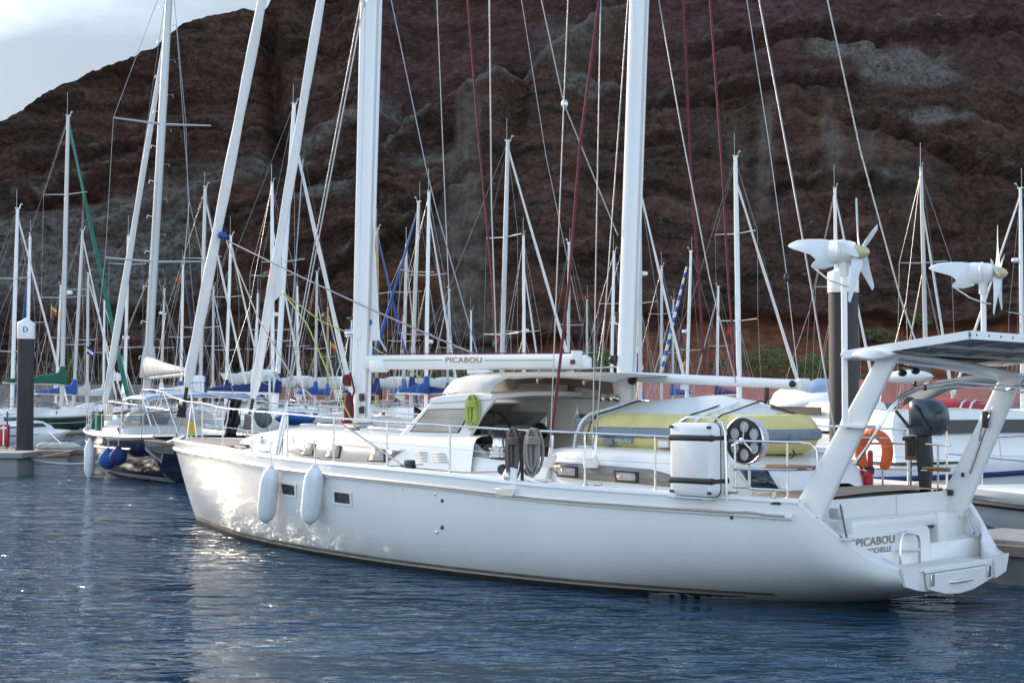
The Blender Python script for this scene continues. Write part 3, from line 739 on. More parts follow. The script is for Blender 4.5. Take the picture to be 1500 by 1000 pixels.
# forward coachroof
CW = [(5.0, 1.42), (6.5, 1.42), (8, 1.38), (9.5, 1.22), (10.6, 1.0), (11.4, .78), (12.0, .55), (12.4, .3)]
def cw(u): return smooth_interp(CW, u)
CT = [(5.0, 1.79), (6.5, 1.77), (8, 1.80), (9.5, 1.81), (10.4, 1.78), (11.2, 1.71), (11.9, 1.60), (12.4, 1.50)]
def ct(u): return smooth_interp(CT, u)
mb = MB(); rows = []
for i in range(41):
    u = 5.0 + 7.4 * i / 40; w = cw(u); zt = ct(u); zb = deckz(u) - .02
    r = [V((u, w + .05, zb)), V((u, w + .01, zb + (zt - zb) * .5)), V((u, w - .02, zb + (zt - zb) * .82)), V((u, w - .07, zb + (zt - zb) * .95)), V((u, w - .15, zt)), V((u, w * .5, zt + .045)), V((u, 0, zt + .06))]
    rows.append(r + [V((p.x, -p.y, p.z)) for p in r[-2::-1]])
mb.grid(rows)
mb.f.append(tuple(range(40 * 13, 41 * 13)))
croof = mb.build('coachroof', GEL, K, angle=40)
def cside(px, py, off=.012):
    v = 1.3
    for _ in range(30):
        a = bv(px, py, v); zt, zb = ct(a.x), deckz(a.x) - .02
        k = (a.z - zb) / (zt - zb)
        v = .5 * v + .5 * (cw(a.x) + interp([(0, .05), (.5, .01), (.82, -.02), (1, -.1)], k))
    a = bv(px, py, v); a.y += off; return a
def plate(pxs, fn, name, m, parent, th=.01, bevel=0.003, **k):
    pts = [fn(x, y, **k) for x, y in pxs]
    return MB().prism(pts, (0, th, 0)).build(name, m, parent, angle=0, bevel=bevel)
def strip(top, bot, fn, name, m, parent, n=24, **k):   # a curved strip between two pixel lines on a side
    def at_(line, t):
        L = [0]
        for (a, b), (c, d) in zip(line, line[1:]): L.append(L[-1] + math.hypot(c - a, d - b))
        s = t * L[-1]
        for i in range(len(line) - 1):
            if s <= L[i+1] + 1e-9:
                f = (s - L[i]) / max(1e-9, L[i+1] - L[i]); return (line[i][0] + f*(line[i+1][0]-line[i][0]), line[i][1] + f*(line[i+1][1]-line[i][1]))
        return line[-1]
    rows = []
    for i in range(n + 1):
        a, b = at_(top, i/n), at_(bot, i/n)
        rows.append([fn(*a, **k), fn((a[0]+b[0])/2, (a[1]+b[1])/2, **k), fn(*b, **k)])
    o = MB().grid(rows).build(name, m, parent, recalc=False)
    sd = o.modifiers.new('thickness', 'SOLIDIFY'); sd.thickness = .012; sd.offset = 0
    return o
wst = strip([(420, 659), (430, 652), (448, 647), (500, 650), (550, 655), (591, 660)], [(421, 661), (440, 668), (470, 672), (510, 676), (545, 677), (568, 676)], cside, 'window_band', CREAM, croof, off=.008)
strip([(418, 657), (430, 650), (448, 645), (500, 648), (550, 653), (594, 658)], [(419, 662), (440, 670), (470, 674), (510, 678.5), (545, 680), (570, 678.5)], cside, 'band_frame', GEL, croof, off=.001)
for q in (((447, 648), (464, 650), (459, 668), (441, 666)), ((482, 651), (502, 653), (499, 671), (476, 670)), ((546, 656), (566, 659), (566, 677), (539, 675))):
    w_ = strip([q[0], q[1]], [q[3], q[2]], cside, 'window', BLACK, croof, n=3, off=.016)
    cx = sum(p[0] for p in q) / 4; cy = sum(p[1] for p in q) / 4
    qq = [(cx + (x - cx) * .8, cy + (y - cy) * .8) for x, y in q]
    strip([qq[0], qq[1]], [qq[3], qq[2]], cside, 'pane', GLASSW, w_, n=3, off=.026)
strip([(568, 659), (589, 661)], [(567, 676), (572, 674)], cside, 'window', STRIPW, croof, n=2, off=.016)
for k in range(4):
    strip([(606 + k * 2, 661 + k * 4), (626, 662.5 + k * 4)], [(606 + k * 2, 662.2 + k * 4), (626, 663.7 + k * 4)], cside, 'vent_groove', BEIGE, croof, n=2, off=.004)
    strip([(633, 663 + k * 4), (653 + k * 1.5, 664.5 + k * 4)], [(633, 664.2 + k * 4), (653 + k * 1.5, 665.7 + k * 4)], cside, 'vent_groove', BEIGE, croof, n=2, off=.004)
# hatches, grab rails and vents on the coachroof
for u, v, s in ((10.4, 0, .5), (8.6, .55, .4), (8.3, -.5, .4), (7.2, .1, .42)):
    hb = MB().rbox((u, v, ct(u) + .075), (s, s, .05), .06).build('deck_hatch', ALUB, croof)
    MB().rbox((u, v, ct(u) + .105), (s - .08, s - .08, .02), .05).build('pane', GLASS, hb)
mb = MB()
for v in (.95, -.95):
    for u0 in (6.9, 8.2):
        z = ct(u0) + .02
        mb.tube([(u0, v, z), (u0 + .05, v, z + .06), (u0 + 1.0, v * .97, z + .07), (u0 + 1.05, v * .97, z)], .013, 6)
mb.build('grab_rail', STEEL, croof)
MB().box(bside(538, 636, lambda u: .95) , (.9, .06, .03)).build('sheet_track', BLACK, croof, bevel=.005)
MB().rbox(bside(520, 634, lambda u: .95) + V((0, 0, .03)), (.18, .09, .08), .03).build('sheet_car', BLACK, croof)
a = cside(385, 644); MB().lathe([(.07, 0), (.07, .03), (.05, .05), (.001, .055)], a, (.2, 1, .1), 14).build('vent_cowl', STEEL, croof)

# pilothouse
PV = 1.2
def wf(u): return PV
def pp(px, py, v=PV): return bv(px, py, v)
sidep = [(584, 638), (629, 590), (724, 584), (702, 612), (686, 642), (718, 672), (690, 668), (620, 648)]
pts = [pp(x, y) for x, y in sidep]
mb = MB()
mb.prism(pts, (0, -.07, 0)); mb2 = MB().prism([V((pts[0].x, -PV, 1.6)), V((pts[0].x, -PV, pts[0].z)), V((pts[1].x, -PV, pts[1].z)), V((pts[1].x - .3, -PV, pts[1].z)), V((pts[0].x - .3, -PV, pts[0].z)), V((pts[0].x - .3, -PV, 1.6))], (0, .07, 0))
house = mb.build('pilothouse', GEL, K, angle=0, bevel=.015)
mb2.build('house_pillar', GEL, house, angle=0, bevel=.015)
fu0, fz0, fu1, fz1 = pts[0].x, pts[0].z, pts[1].x, pts[1].z
mb = MB().prism([V((fu0 + .35, .9, fz0 - .05)), V((fu0 + .35, -.9, fz0 - .05)), V((fu1 + .25, -.85, fz1)), V((fu1 + .25, .85, fz1))], (-.04, 0, -.02))
for s in (1, -1): mb.prism([V((fu0 + .35, s*.9, fz0 - .05)), V((fu0 - .02, s*(PV - .01), fz0)), V((fu1 - .02, s*(PV - .01), fz1)), V((fu1 + .25, s*.85, fz1))], (-.04, 0, -.02))
mb.build('windscreen', GLASSW, house, angle=0)
plate([(600, 632), (627, 599), (694, 598), (672, 634)], lambda x, y: pp(x, y, PV + .003), 'window', RUBBER, house, th=.006)
plate([(603, 631), (628.5, 600), (691, 599.3), (670, 633)], lambda x, y: pp(x, y, PV + .011), 'window_pane', GLASSW, house, th=.008)
# hard roof of the pilothouse
rp = [pp(630, 590), pp(632, 583), pp(650, 579), pp(700, 575.5), pp(722, 578), pp(722, 584)]
rows = []
for v in (PV + .03, PV + .015, 1.0, .5, 0, -.5, -1.0, -PV - .015, -PV - .03):
    rise = .05 * (1 - (v / PV) ** 2); fwd = .3 * (1 - (v / PV) ** 2); ed = .012 if abs(v) > PV + .02 else 0
    rows.append([V((p.x + (fwd if i in (0, 1) else fwd * .7 if i == 2 else 0), v, p.z + rise - (ed if 0 < i < 5 else 0))) for i, p in enumerate(rp)])
MB().loft(rows).build('hard_roof', GEL, house, angle=40)
mb = MB()
a, b = pp(654, 580, 1.0), pp(698, 577, 1.0)
mb.tube([a, a + V((-.03, 0, .06)), b + V((.03, 0, .06)), b], .013, 6)
mb.build('grab_rail', GEL, house)
for px, py in ((604, 628), (612, 640), (640, 641), (690, 640), (698, 586)):
    MB().lathe([(.016, 0), (.012, .012), (.001, .014)], pp(px, py, PV), (0, 1, 0), 8).build('bolt_cap', STEEL, house)
# rope clutch with the lime rope led to it
MB().rbox(pp(672, 649, PV + .04), (.17, .08, .09), .02).build('rope_clutch', BLACK, house)
MB().lathe([(.035, 0), (.035, .03), (.02, .05)], pp(621, 646, PV), (0, 1, 0), 10).build('fairlead', BLACK, house)

# cockpit
cu0, cu1 = 3.62, 6.2
mb = MB()
for s in (1, -1):        # coamings
    mb.prism([V((cu0, s * 1.42, 1.22)), V((cu1 + .3, s * 1.42, 1.28)), V((cu1, s * 1.38, 1.5)), V((5.0, s * 1.36, 1.52)), V((4.2, s * 1.34, 1.47)), V((cu0, s * 1.34, 1.45))], (0, -s * .3, 0))
mb.box((cu0 - .03, 0, 1.3), (.08, 2.6, .6)); mb.box(((cu0 + cu1) / 2, 0, 1.0), (cu1 - cu0, 2.2, .06))
mb.build('cockpit', GEL, K, angle=0, bevel=.02)
mb = MB()
for s in (1, -1): mb.rbox(((cu0 + cu1) / 2, s * .82, 1.32), (cu1 - cu0 - .5, .5, .1), .06)
mb.build('seat_cushion', CANVAS, K)
mb = MB().box((6.25, .1, 1.4), (.1, 1.9, .5)); mb.build('bulkhead', CREAM, K, bevel=.02)
# starboard side of the shelter
sv = -.72
wz0, wz1 = 1.42, 2.42
def sp(px, py): return bv(px, py, sv)
top_ = [sp(690, 577), sp(760, 581), sp(840, 583), sp(906, 585)]
bot_ = [V((p.x, sv, 1.35)) for p in top_]
mb = MB()
for tp4, bt4 in (([(690, 577), (706, 578)], [(690, 645), (705, 645)]), ([(706, 578), (803, 582)], [(706, 600), (803, 604)]), ([(705, 620), (798, 625)], [(705, 650), (798, 655)]), ([(803, 582), (846, 583)], [(798, 655), (834, 655)]), ([(846, 583), (895, 585)], [(846, 606), (895, 606)]), ([(834, 628), (893, 631)], [(834, 655), (893, 655)]), ([(895, 585), (908, 585)], [(893, 655), (908, 655)])):
    mb.prism([sp(*tp4[0]), sp(*tp4[1]), sp(*bt4[1]), sp(*bt4[0])], (0, -.05, 0))
sh_ = mb.build('shelter_side', mat('shelter_white', (.80, .77, .71), .6, var=.04), K, angle=0, bevel=.01)
for q in ([(706, 600), (744, 599), (803, 604), (798, 625), (752, 627), (705, 620)], [(846, 606), (895, 606), (893, 631), (834, 628)]):
    MB().prism([bv(x, y, sv - .02) for x, y in q], (0, .01, 0)).build('clear_window', CLEAR, sh_, angle=0)
# canvas shelter over the cockpit: hoops from port to starboard
CANT = translucent('translucent_canvas', (.76, .74, .70), .3)
rows = []
for (pu, pz, uc, zc) in ((4.95, 2.335, 6.88, 2.39), (4.92, 2.42, 6.75, 2.49), (4.82, 2.50, 6.62, 2.585), (4.66, 2.56, 6.3, 2.64), (4.55, 2.59, 5.9, 2.68)):
    L = []
    for k in range(17):
        a = PI * k / 16; sa_ = math.sin(a)
        L.append(V((pu + (uc - pu) * sa_ ** 1.1, 1.16 * math.cos(a), pz + (zc - pz) * sa_ ** .7)))
    rows.append(L)
o = MB().grid(rows).build('shelter_front', CANT, K, angle=60)
sd = o.modifiers.new('thickness', 'SOLIDIFY'); sd.thickness = .01
PE = [(752, 553.5), (775, 551.5), (800, 551), (830, 551.5), (860, 553.5), (903, 558)]      # upper port edge
pe = [bv(x, y, 1.16) for x, y in PE]
rows = []
for i, p in enumerate(pe):
    L = []
    for k in range(13):
        a = PI * k / 12; v = 1.17 * math.cos(a)
        z = p.z - .01 + .09 * math.sin(a) ** .7
        L.append(V((p.x + (1.35, 1.1, .85, .6, .35, .1)[i] * math.sin(a) ** 1.1, v, z)))
    rows.append(L)
o = MB().grid(rows).build('shelter_canvas', translucent('warm_canvas', (.66, .62, .56), .6), K, angle=60)
sd = o.modifiers.new('thickness', 'SOLIDIFY'); sd.thickness = .012
# lining under the canvas, sloping down to the starboard side, with clear panels
lin = [(bv(735, 557, -.5), sp(700, 578)), (bv(800, 557, -.5), sp(770, 581)), (bv(850, 558, -.5), sp(840, 583)), (bv(897, 561, -.5), sp(900, 585))]
o = MB().grid([[a + V((0, .3, .05)), a, b] for a, b in lin]).build('shelter_lining', translucent('taupe_lining', (.46, .41, .35), .55), K, recalc=False)
sd = o.modifiers.new('thickness', 'SOLIDIFY'); sd.thickness = .01
for q in ([(766, 561), (833, 564), (830, 582), (752, 576)], [(845, 567), (874, 571), (882, 579), (872, 583), (838, 582)]):
    c = [bv(x, y, -.55) for x, y in q]
    MB().prism([V((p.x, p.y + .0, p.z)) for p in c], (0, .012, .006)).build('clear_panel', mat('smoky_vinyl', (.52, .50, .47), .2, var=.15, coat=.3), o, angle=0)
mb = MB()
for (u_, z_) in ((pe[2].x + .1, pe[2].z - .03), (pe[4].x, pe[4].z - .03)):
    mb.tube([V((u_ + .2 * math.sin(PI * k / 10), 1.22 * math.cos(PI * k / 10), z_ - .05 + .12 * math.sin(PI * k / 10))) for k in range(11)], .016, 7)
mb.build('canvas_hoop', CANVASD, K)
# wheel, winches, instruments
wc = bv(723, 640, .55)
mb = MB().tube([wc + V((.03 * math.sin(t), .36 * math.cos(t), .36 * math.sin(t))) for t in [2 * PI * i / 28 for i in range(29)]], .018, 8)
for k in range(3):
    t = PI / 2 + k * 2 * PI / 3; mb.tube([wc, wc + V((0, .35 * math.cos(t), .35 * math.sin(t)))], .012, 6)
mb.lathe([(.05, -.05), (.06, 0), (.03, .05)], wc, (1, 0, 0), 12)
mb.build('steering_wheel', BLACK, K)
mb = MB().rbox(bv(708, 634, .9), (.16, .2, .26), .05).ell(bv(728, 636, 1.0), (.13, .12, .09)).build('winch_cover', BLACK, K)
for px, py, v, k in ((731, 669, 1.25, 1.0), (772, 664, .3, .9)):
    b_ = bv(px, py, v)
    wn_ = MB().lathe([(.14*k, 0), (.14*k, .03), (.155*k, .05), (.12*k, .08), (.145*k, .11), (.145*k, .125), (.10*k, .14), (.088*k, .2), (.09*k, .25), (.105*k, .26)], b_, n=20).build('winch', STEEL, K)
    MB().lathe([(.105*k, .262), (.105*k, .30), (.06*k, .31), (.03*k, .325)], b_, n=18).build('winch_top', BLACK, wn_)
MB().rbox(bv(765, 652, .7), (.3, .1, .12), .03).build('locker_wood', VARN, K)
MB().ell(bv(790, 632, -.6), (.12, .12, .14)).build('wheel_compass', BLACK, K)

# aft cabin trunk
AW = [(.2, .62), (.5, .98), (.9, 1.20), (1.4, 1.35), (1.8, 1.385), (2.6, 1.40), (3.4, 1.34), (3.8, 1.2)]
def aw(u): return smooth_interp(AW, u)
AT = [(.2, 1.26), (.35, 1.42), (.55, 1.54), (.8, 1.60), (1.2, 1.64), (2.2, 1.665), (3.2, 1.68), (3.8, 1.66)]
def aft_top(u): return smooth_interp(AT, u)
rows = []
for i in range(29):
    u = .2 + 3.6 * i / 28; w = aw(u); zt = aft_top(u); zb = deckz(u) - .02
    r = [V((u, w + .05, zb)), V((u, w + .015, zb + (zt - zb) * .5)), V((u, w - .02, zb + (zt - zb) * .84)), V((u, w - .08, zb + (zt - zb) * .97)), V((u, w - .18, zt)), V((u, w * .5, zt + .04)), V((u, 0, zt + .05))]
    rows.append(r + [V((p.x, -p.y, p.z)) for p in r[-2::-1]])
mb = MB().grid(rows); mb.f.append(tuple(range(28 * 13, 29 * 13)))
acab = mb.build('aft_cabin', GEL, K, angle=40)
def aside(px, py, off=.01):
    v = 1.3
    for _ in range(30):
        a = bv(px, py, v); zt, zb = aft_top(a.x), deckz(a.x) - .02
        k = (a.z - zb) / max(.05, zt - zb)
        v = .5 * v + .5 * (aw(a.x) + interp([(0, .05), (.5, .015), (.84, -.02), (1, -.12)], k))
    a = bv(px, py, v); a.y += off; return a
strip([(797, 676.5), (815, 674.5), (880, 679), (960, 685), (985, 692), (1010, 702)], [(803, 684), (820, 701.5), (890, 707.5), (960, 713), (995, 717), (1012, 718)], aside, 'band_frame', GEL, acab, n=30, off=.012)
strip([(801, 678), (818, 676.5), (880, 681), (958, 687), (985, 695), (1006, 703)], [(806, 684), (822, 699), (890, 705), (958, 710.5), (992, 714), (1008, 715)], aside, 'window_band', STRIPW, acab, n=30, off=.024)
for q in (((817, 680.5), (849, 683), (849, 699.5), (819, 697)), ((902, 688), (938, 691), (938, 707), (905, 705))):
    w_ = strip([q[0], q[1]], [q[3], q[2]], aside, 'window', BLACK, acab, n=4, off=.034)
    cx = sum(p[0] for p in q) / 4; cy = sum(p[1] for p in q) / 4
    qq = [(cx + (x - cx) * .78, cy + (y - cy) * .66) for x, y in q]
    strip([qq[0], qq[1]], [qq[3], qq[2]], aside, 'pane', GLASSW, w_, n=4, off=.046)
# tinted hatch on the sloping aft corner
def slope(px, py, off=0):
    v = .8
    z = 1.5
    d = ray(px, py)
    for t in [i * .01 for i in range(1200, 2600)]:
        p = inv(_C + d * t)
        if -.2 < p.x < 3 and abs(p.y) < aw(p.x) + .06 and p.z < aft_top(p.x) + .045: return p + V((-.5, .4, .7)) * off
    return bv(px, py, 1.2)
q = [(1078, 684), (1128, 685), (1148, 718), (1103, 719)]
strip([q[0], q[1]], [q[3], q[2]], aside, 'hatch_frame', GEL, acab, n=5, off=.02)
strip([(1085, 687), (1126, 687.5)], [(1106, 716), (1143, 715.5)], aside, 'hatch_pane', mat('blue_tinted_glass', (.01, .018, .04), .05, var=.2, coat=.5), acab, n=5, off=.032)
mb = MB()
a, b = bv(846, 659, 1.05), bv(870, 660, 1.05)
mb.tube([a, a + V((-.02, 0, .05)), b + V((.02, 0, .05)), b], .011, 6)
mb.build('grab_rail', STEEL, acab)
# small deck gear on the side deck: cleats, organisers, lifting pads
def deckpt(px, py, inset=.12):
    v = 1.9
    for _ in range(30):
        a = bv(px, py, v); v = .5 * v + .5 * (bs(a.x) - inset)
    return bv(px, py, v)
for px, py in ((598, 688), (797, 707), (868, 713), (1026, 730), (1066, 733), (352, 652), (388, 667)):
    a = deckpt(px, py); a.z = zs(a.x) + .03
    c_ = MB().rbox(a, (.22, .05, .03), .015); c_.tube([a + V((-.15, 0, .045)), a + V((.15, 0, .045))], .016, 7); c_.box(a + V((0, 0, .02)), (.08, .04, .05))
    c_.build('mooring_cleat', STEEL if px != 598 else BLACK, K, angle=40)
a = deckpt(600, 686); MB().rbox(V((a.x, a.y, zs(a.x) + .09)), (.16, .1, .14), .03).build('genoa_car', BLACK, K)
MB().box(deckpt(1110, 735, .05) + V((0, 0, .0)), (.6, .03, .03)).build('deck_vent', BLACK, K, bevel=.006)
# fold-down bracket on the toe rail
a = deckpt(746, 712, .04)
mb = MB().prism([a + V((.14, .06, -.1)), a + V((-.16, .06, -.1)), a + V((-.13, .0, .22)), a + V((.05, .0, .25)), a + V((.12, .0, .16))], (0, -.03, 0))
fb = mb.build('rail_bracket', GEL, K, angle=0, bevel=.01)
MB().box(a + V((-.01, .085, -.07)), (.32, .02, .09)).build('bracket_foot', STEEL, fb, bevel=.004)
MB().lathe([(.05, 0), (.05, .015), (.025, .02)], a + V((.02, .02, .12)), (0, 1, 0), 14).build('bracket_bolt', STEEL, fb)
for dx in (.18, -.3): MB().lathe([(.06, -.04), (.07, 0), (.06, .04)], a + V((dx, -.06, .2)), (0, 1, 0), 12).build('turning_block', BLACK, K)
mb = MB().rbox(bv(1112, 725, 1.75) + V((0, 0, .07)), (.7, .05, .02), .008)
for s in (-.2, .1): mb.box(bv(1112, 728, 1.75) + V((s, 0, .03)), (.03, .03, .08))
mb.build('deck_step', STEEL, K)

# bow: stem roller, pulpit
mb = MB().prism([(14.75, .16, 1.45), (15.95, .13, 1.50), (15.9, .12, 1.34), (15.5, .1, 1.25), (14.85, .12, 1.25)], (0, -.28, 0))
mb.build('bow_roller', mat('dull_steel', (.10, .10, .10), .5, metal=.3, var=.3), K, angle=0, bevel=.01)
mb = MB().tube([(15.85, .02, 1.36), (15.3, .02, 1.44), (14.6, .02, 1.58)], .035, 8); mb.prism([(15.75, .2, 1.3), (16.05, 0, 1.42), (15.75, -.2, 1.3), (15.5, 0, 1.05)], (.03, 0, .05))
mb.build('anchor', mat('galvanised_steel', (.30, .30, .29), .5, metal=.6, var=.2), K, angle=0)

def railpt(px, py, side=1, inset=.1):
    v = 1.9 * side
    for _ in range(40):
        a = bv(px, py, v); v = .5 * v + .5 * side * (bs(min(15, a.x)) - inset)
    return bv(px, py, v)
# port rail: (x, rail y) along the photograph, stern to bow
PR = [(1172, 647.5), (1154, 647.3), (1077, 645.5), (1040, 643), (960, 638.5), (857, 634), (765, 630), (659, 623.5), (567, 617.5), (489, 612), (421, 605.5), (369, 601.5), (326, 597), (296, 590)]
prt = [railpt(x, y) for x, y in PR]
pul = [bv(273, 588, .34), bv(249, 579.5, .30), bv(240, 574, .26)]
top_front = [bv(226, 571, .16), bv(209, 570, .05), bv(206, 573, -.12)]
mb = MB()
port_line = [bv(1188, 650, 1.62), bv(1196, 658, 1.6), bv(1197, 672, 1.6), bv(1197, 684, 1.6)][::-1] + prt + pul + top_front
mb.tube(port_line, .0145, 8)
# starboard rail
SR = [(288, 573), (299, 580), (340, 583), (400, 590), (450, 594), (500, 597), (560, 603), (600, 606), (660, 609), (700, 612)]
srt = [railpt(x, y, -1) for x, y in SR[2:]]
mb.tube([bv(206, 573, -.12), bv(238, 570.5, -.3), bv(279, 571, -.42), bv(288, 573.5, -.5)] + srt, .0145, 8)
k_ = [V((u, -(bs(u) - .1), zs(u) + .72)) for u in (3.2, 2.2, 1.2, .3)]
mb.tube([srt[-1]] + k_, .0145, 8)
mb.build('hand_rail', STEEL, K)
mb = MB()
ST = [(273, 641), (296, 648), (326, 656), (369, 665), (421, 672), (489, 680), (567, 688), (659, 696), (765, 708), (857, 715), (960, 721), (1077, 729), (1154, 734)]
for px, py in ST:
    a = deckpt(px, py, .1); a.z = zs(a.x) + .01
    best = min(range(len(port_line) - 1), key=lambda i: abs((port_line[i].x + port_line[i+1].x)/2 - a.x))
    p0, p1 = port_line[best], port_line[best + 1]
    t = 0 if abs(p1.x - p0.x) < 1e-6 else max(-.5, min(1.5, (a.x - p0.x) / (p1.x - p0.x)))
    tp_ = p0 + (p1 - p0) * t
    so = MB().tube([a, V((a.x, tp_.y, tp_.z))], .021 if px == 765 else .0135, 8); so.lathe([(.045, 0), (.03, .03), (.02, .05)], a, n=10)
    so.build('stanchion', STEEL if px != 765 else BLACK, K)
    if px > 360:
        a2 = V((a.x, -a.y, a.z)); MB().tube([a2, V((a.x, -(bs(a.x) - .1), zs(a.x) + .72))], .0135, 7).build('stanchion', STEEL, K)
# pulpit legs
mb = MB()
for top, foot in ((bv(209, 571, .05), bv(236, 636, .16)), (bv(240, 575, .26), bv(262, 637, .24)), (bv(206, 573, -.12), bv(222, 625, -.2)), (bv(279, 571, -.42), bv(288, 640, -.42)), (bv(238, 571, -.3), bv(225, 604, -.18))):
    mb.tube([top, foot], .0145, 8)
mb.tube([bv(214, 596, .06), bv(248, 600, .28)], .012, 7)
mb.build('pulpit', STEEL, K)
MB().box(bv(238, 602, 0) + V((0, 0, -.02)), (.7, .34, .03)).build('pulpit_seat', mat('grey_teak', (.13, .12, .11), .7, var=.2), K, bevel=.006)
mb = MB()
wl_ = [V((p.x, p.y, zs(min(15, p.x)) + .36)) for p in [railpt(x, y) for x, y in PR[1:]]]
mb.tube(wl_, .0045, 5); mb.tube([V((p.x, -p.y, p.z)) for p in wl_], .0045, 5)
mb.build('guard_wire', STEEL, K)
# pushpit: second bars aft
mb = MB()
mb.tube([bv(1075, 687, 1.78), bv(1160, 688, 1.68), bv(1190, 687, 1.6)], .0125, 7)
mb.build('pushpit_bar', STEEL, K)
MB().rbox(bv(1160, 684, 1.5), (.62, .34, .04), .1).build('pushpit_seat', VARN, K)
mb = MB()
sp_rail = [bv(1245, 650, -1.4), bv(1300, 649, -1.42), bv(1350, 650, -1.4), bv(1392, 652, -1.25)]
mb.tube(sp_rail, .013, 7)
mb.tube([bv(1245, 686, -1.45), bv(1300, 687, -1.45), bv(1392, 690, -1.28)], .008, 6)
for x, y0, y1 in ((1293, 648, 736), (1334, 650, 729), (1374, 651, 737)):
    mb.tube([bv(x, y0, -1.41), bv(x, y1, -1.44)], .0135, 7)
mb.build('stern_rail', STEEL, K)

# masts -------------------------------------------------------------
def mast(name, px0, py0, px1, py1, zb, ztop, rx, ry, taper=.8):
    a, b = bv(px0, py0, 0), bv(px1, py1, 0); d = (b - a) / (b.z - a.z)
    rows = []
    for k in range(9):
        z = zb + (ztop - zb) * k / 8; c = a + d * (z - a.z); s = 1 if k < 6 else 1 - (1 - taper) * (k - 5) / 3
        L = []
        for j in range(20):
            t = 2 * PI * j / 20
            x, y = math.cos(t), math.sin(t)
            x = x if x > 0 else x * 1.0
            L.append(c + V((rx * s * math.copysign(abs(x) ** .8, x), ry * s * math.copysign(abs(y) ** .8, y), 0)))
        rows.append(L)
    return MB().loft(rows).build(name, ALU, K, angle=50), (lambda z: a + d * (z - a.z))
mm, MX = mast('main_mast', 530, 600, 547.5, 0, 1.8, 19.5, .155, .115)
mz, ZX = mast('mizzen_mast', 916, 600, 936.5, 0, 1.6, 14.0, .14, .105)
mb = MB()
for z in (6.8, 12.5):
    for s in (1, -1): mb.tube([MX(z + 3) + V((0, 0, 0)), MX(z + 3) + V((-.35, s * 1.25, .08))], .03, 8)
mb.build('spreader', ALU, mm)
MB().tube([bv(520, 575, .1), bv(532.5, 12, .1)], .058, 12).build('whisker_pole', ALU, mm)
p = bv(532.5, 12, .1); MB().tube([p, p + V((0, 0, .06)), p + V((.03, 0, .12))], [.06, .045, .03], 10).build('pole_end', ALUB, mm)
# grooves, cleats and winches on the masts
mb = MB().tube([MX(2.0) + V((-.155, .03, 0)), MX(18) + V((-.155, .03, 0))], .02, 6)
mb.build('mast_track', ALUB, mm)
mb = MB().tube([ZX(1.9) + V((-.14, .02, 0)), ZX(13) + V((-.14, .02, 0))], .016, 6)
mb.build('mast_track', ALUB, mz)
for z, c in ((3.36, None), (2.60, MAROON)):
    b_ = MX(z) + V((.13, .06, 0)); ax = V((.9, .45, 0))
    w_ = MB().lathe([(.085, 0), (.085, .03), (.06, .05), (.055, .14), (.07, .16), (.07, .18), (.03, .2)], b_, ax, 16).build('mast_winch', STEEL, mm)
    if c: MB().lathe([(.10, .05), (.105, .1), (.095, .18)], b_, ax, 14).build('winch_cloth', c, w_)
    MB().box(MX(z) + V((.03, .10, 0)), (.2, .07, .2)).build('winch_pad', ALU, mm, bevel=.01)
mb = MB().box(MX(3.62) + V((.15, .08, 0)), (.06, .06, .13)); mb.tube([MX(3.62) + V((.16, .1, 0)), MX(3.62) + V((.30, .12, -.02))], .02, 6)
mb.build('mast_light', BLACK, mm, bevel=.01)
mb = MB().box(MX(2.12) + V((-.12, .1, 0)), (.1, .05, .12)).box(MX(2.32) + V((-.12, .1, 0)), (.1, .05, .12)); mb.build('mast_control', BLACK, mm, bevel=.01)
b_ = ZX(2.45) + V((.08, .12, 0))
for dx in (.05, .2): MB().lathe([(.05, 0), (.06, .02), (.05, .05), (.05, .1), (.06, .12), (.01, .14)], ZX(2.30) + V((dx, .1, 0)), (.3, .9, .2), 14).build('mast_winch', STEEL, mz)
MB().box(ZX(3.4) + V((.13, .06, 0)), (.07, .06, .14)).build('mast_light', BLACK, mz, bevel=.01)
MB().prism([ZX(3.47) + V((.14, .03, 0)), ZX(3.3) + V((.14, .03, 0)), ZX(3.33) + V((.28, .03, .0))], (0, .03, 0)).build('mast_horn', ALU, mz, angle=0)
mb = MB().box(ZX(2.85) + V((.16, .08, 0)), (.12, .06, .08)).ell(ZX(2.95) + V((.2, .08, -.12)), (.05, .05, .06)); mb.build('mast_block', BLACK, mz)
# furled halyards and maroon rope bag at the main mast
MB().ell(bv(511, 604, .3), (.085, .085, .34)).build('rope_bag', MAROON, mm)
MB().tube([bv(513, 545, .25), bv(519, 572, .2), bv(515, 588, .3)], .018, 6).build('bag_lanyard', MAROON, mm)
MB().rbox(bv(503, 621, .4), (.06, .12, .12), .02).build('deck_light', REDP, K)
# mainsail clew at the back of the mast, staysail clew likewise at the mizzen
o = MB().prism([MX(5.2) + V((-.16, 0, 0)), bv(556, 483, 0), bv(557, 498, 0), bv(538, 500, 0)], (0, .012, 0)).build('mainsail_clew', SAIL, mm, angle=0)
MB().tube([bv(556, 497, 0), bv(566, 514, 0)], .014, 6).build('outhaul_strap', ROPEW, o)
a_, b2 = bv(551.5, 472, .02), bv(553, 472, .02)
MB().lathe([(.05, 0), (.05, .004)], bv(542, 472, .02), (0, 1, 0), 12).build('sail_mark', BLUEC, o)
o = MB().prism([ZX(4.3) + V((-.14, 0, 0)), bv(934, 505, 0), bv(936, 516, 0), bv(928, 520, 0)], (0, .012, 0)).build('mizzen_clew', SAIL, mz, angle=0)
MB().tube([bv(935, 514, 0), bv(942, 541, 0)], .012, 6).build('outhaul_strap', ROPEW, o)
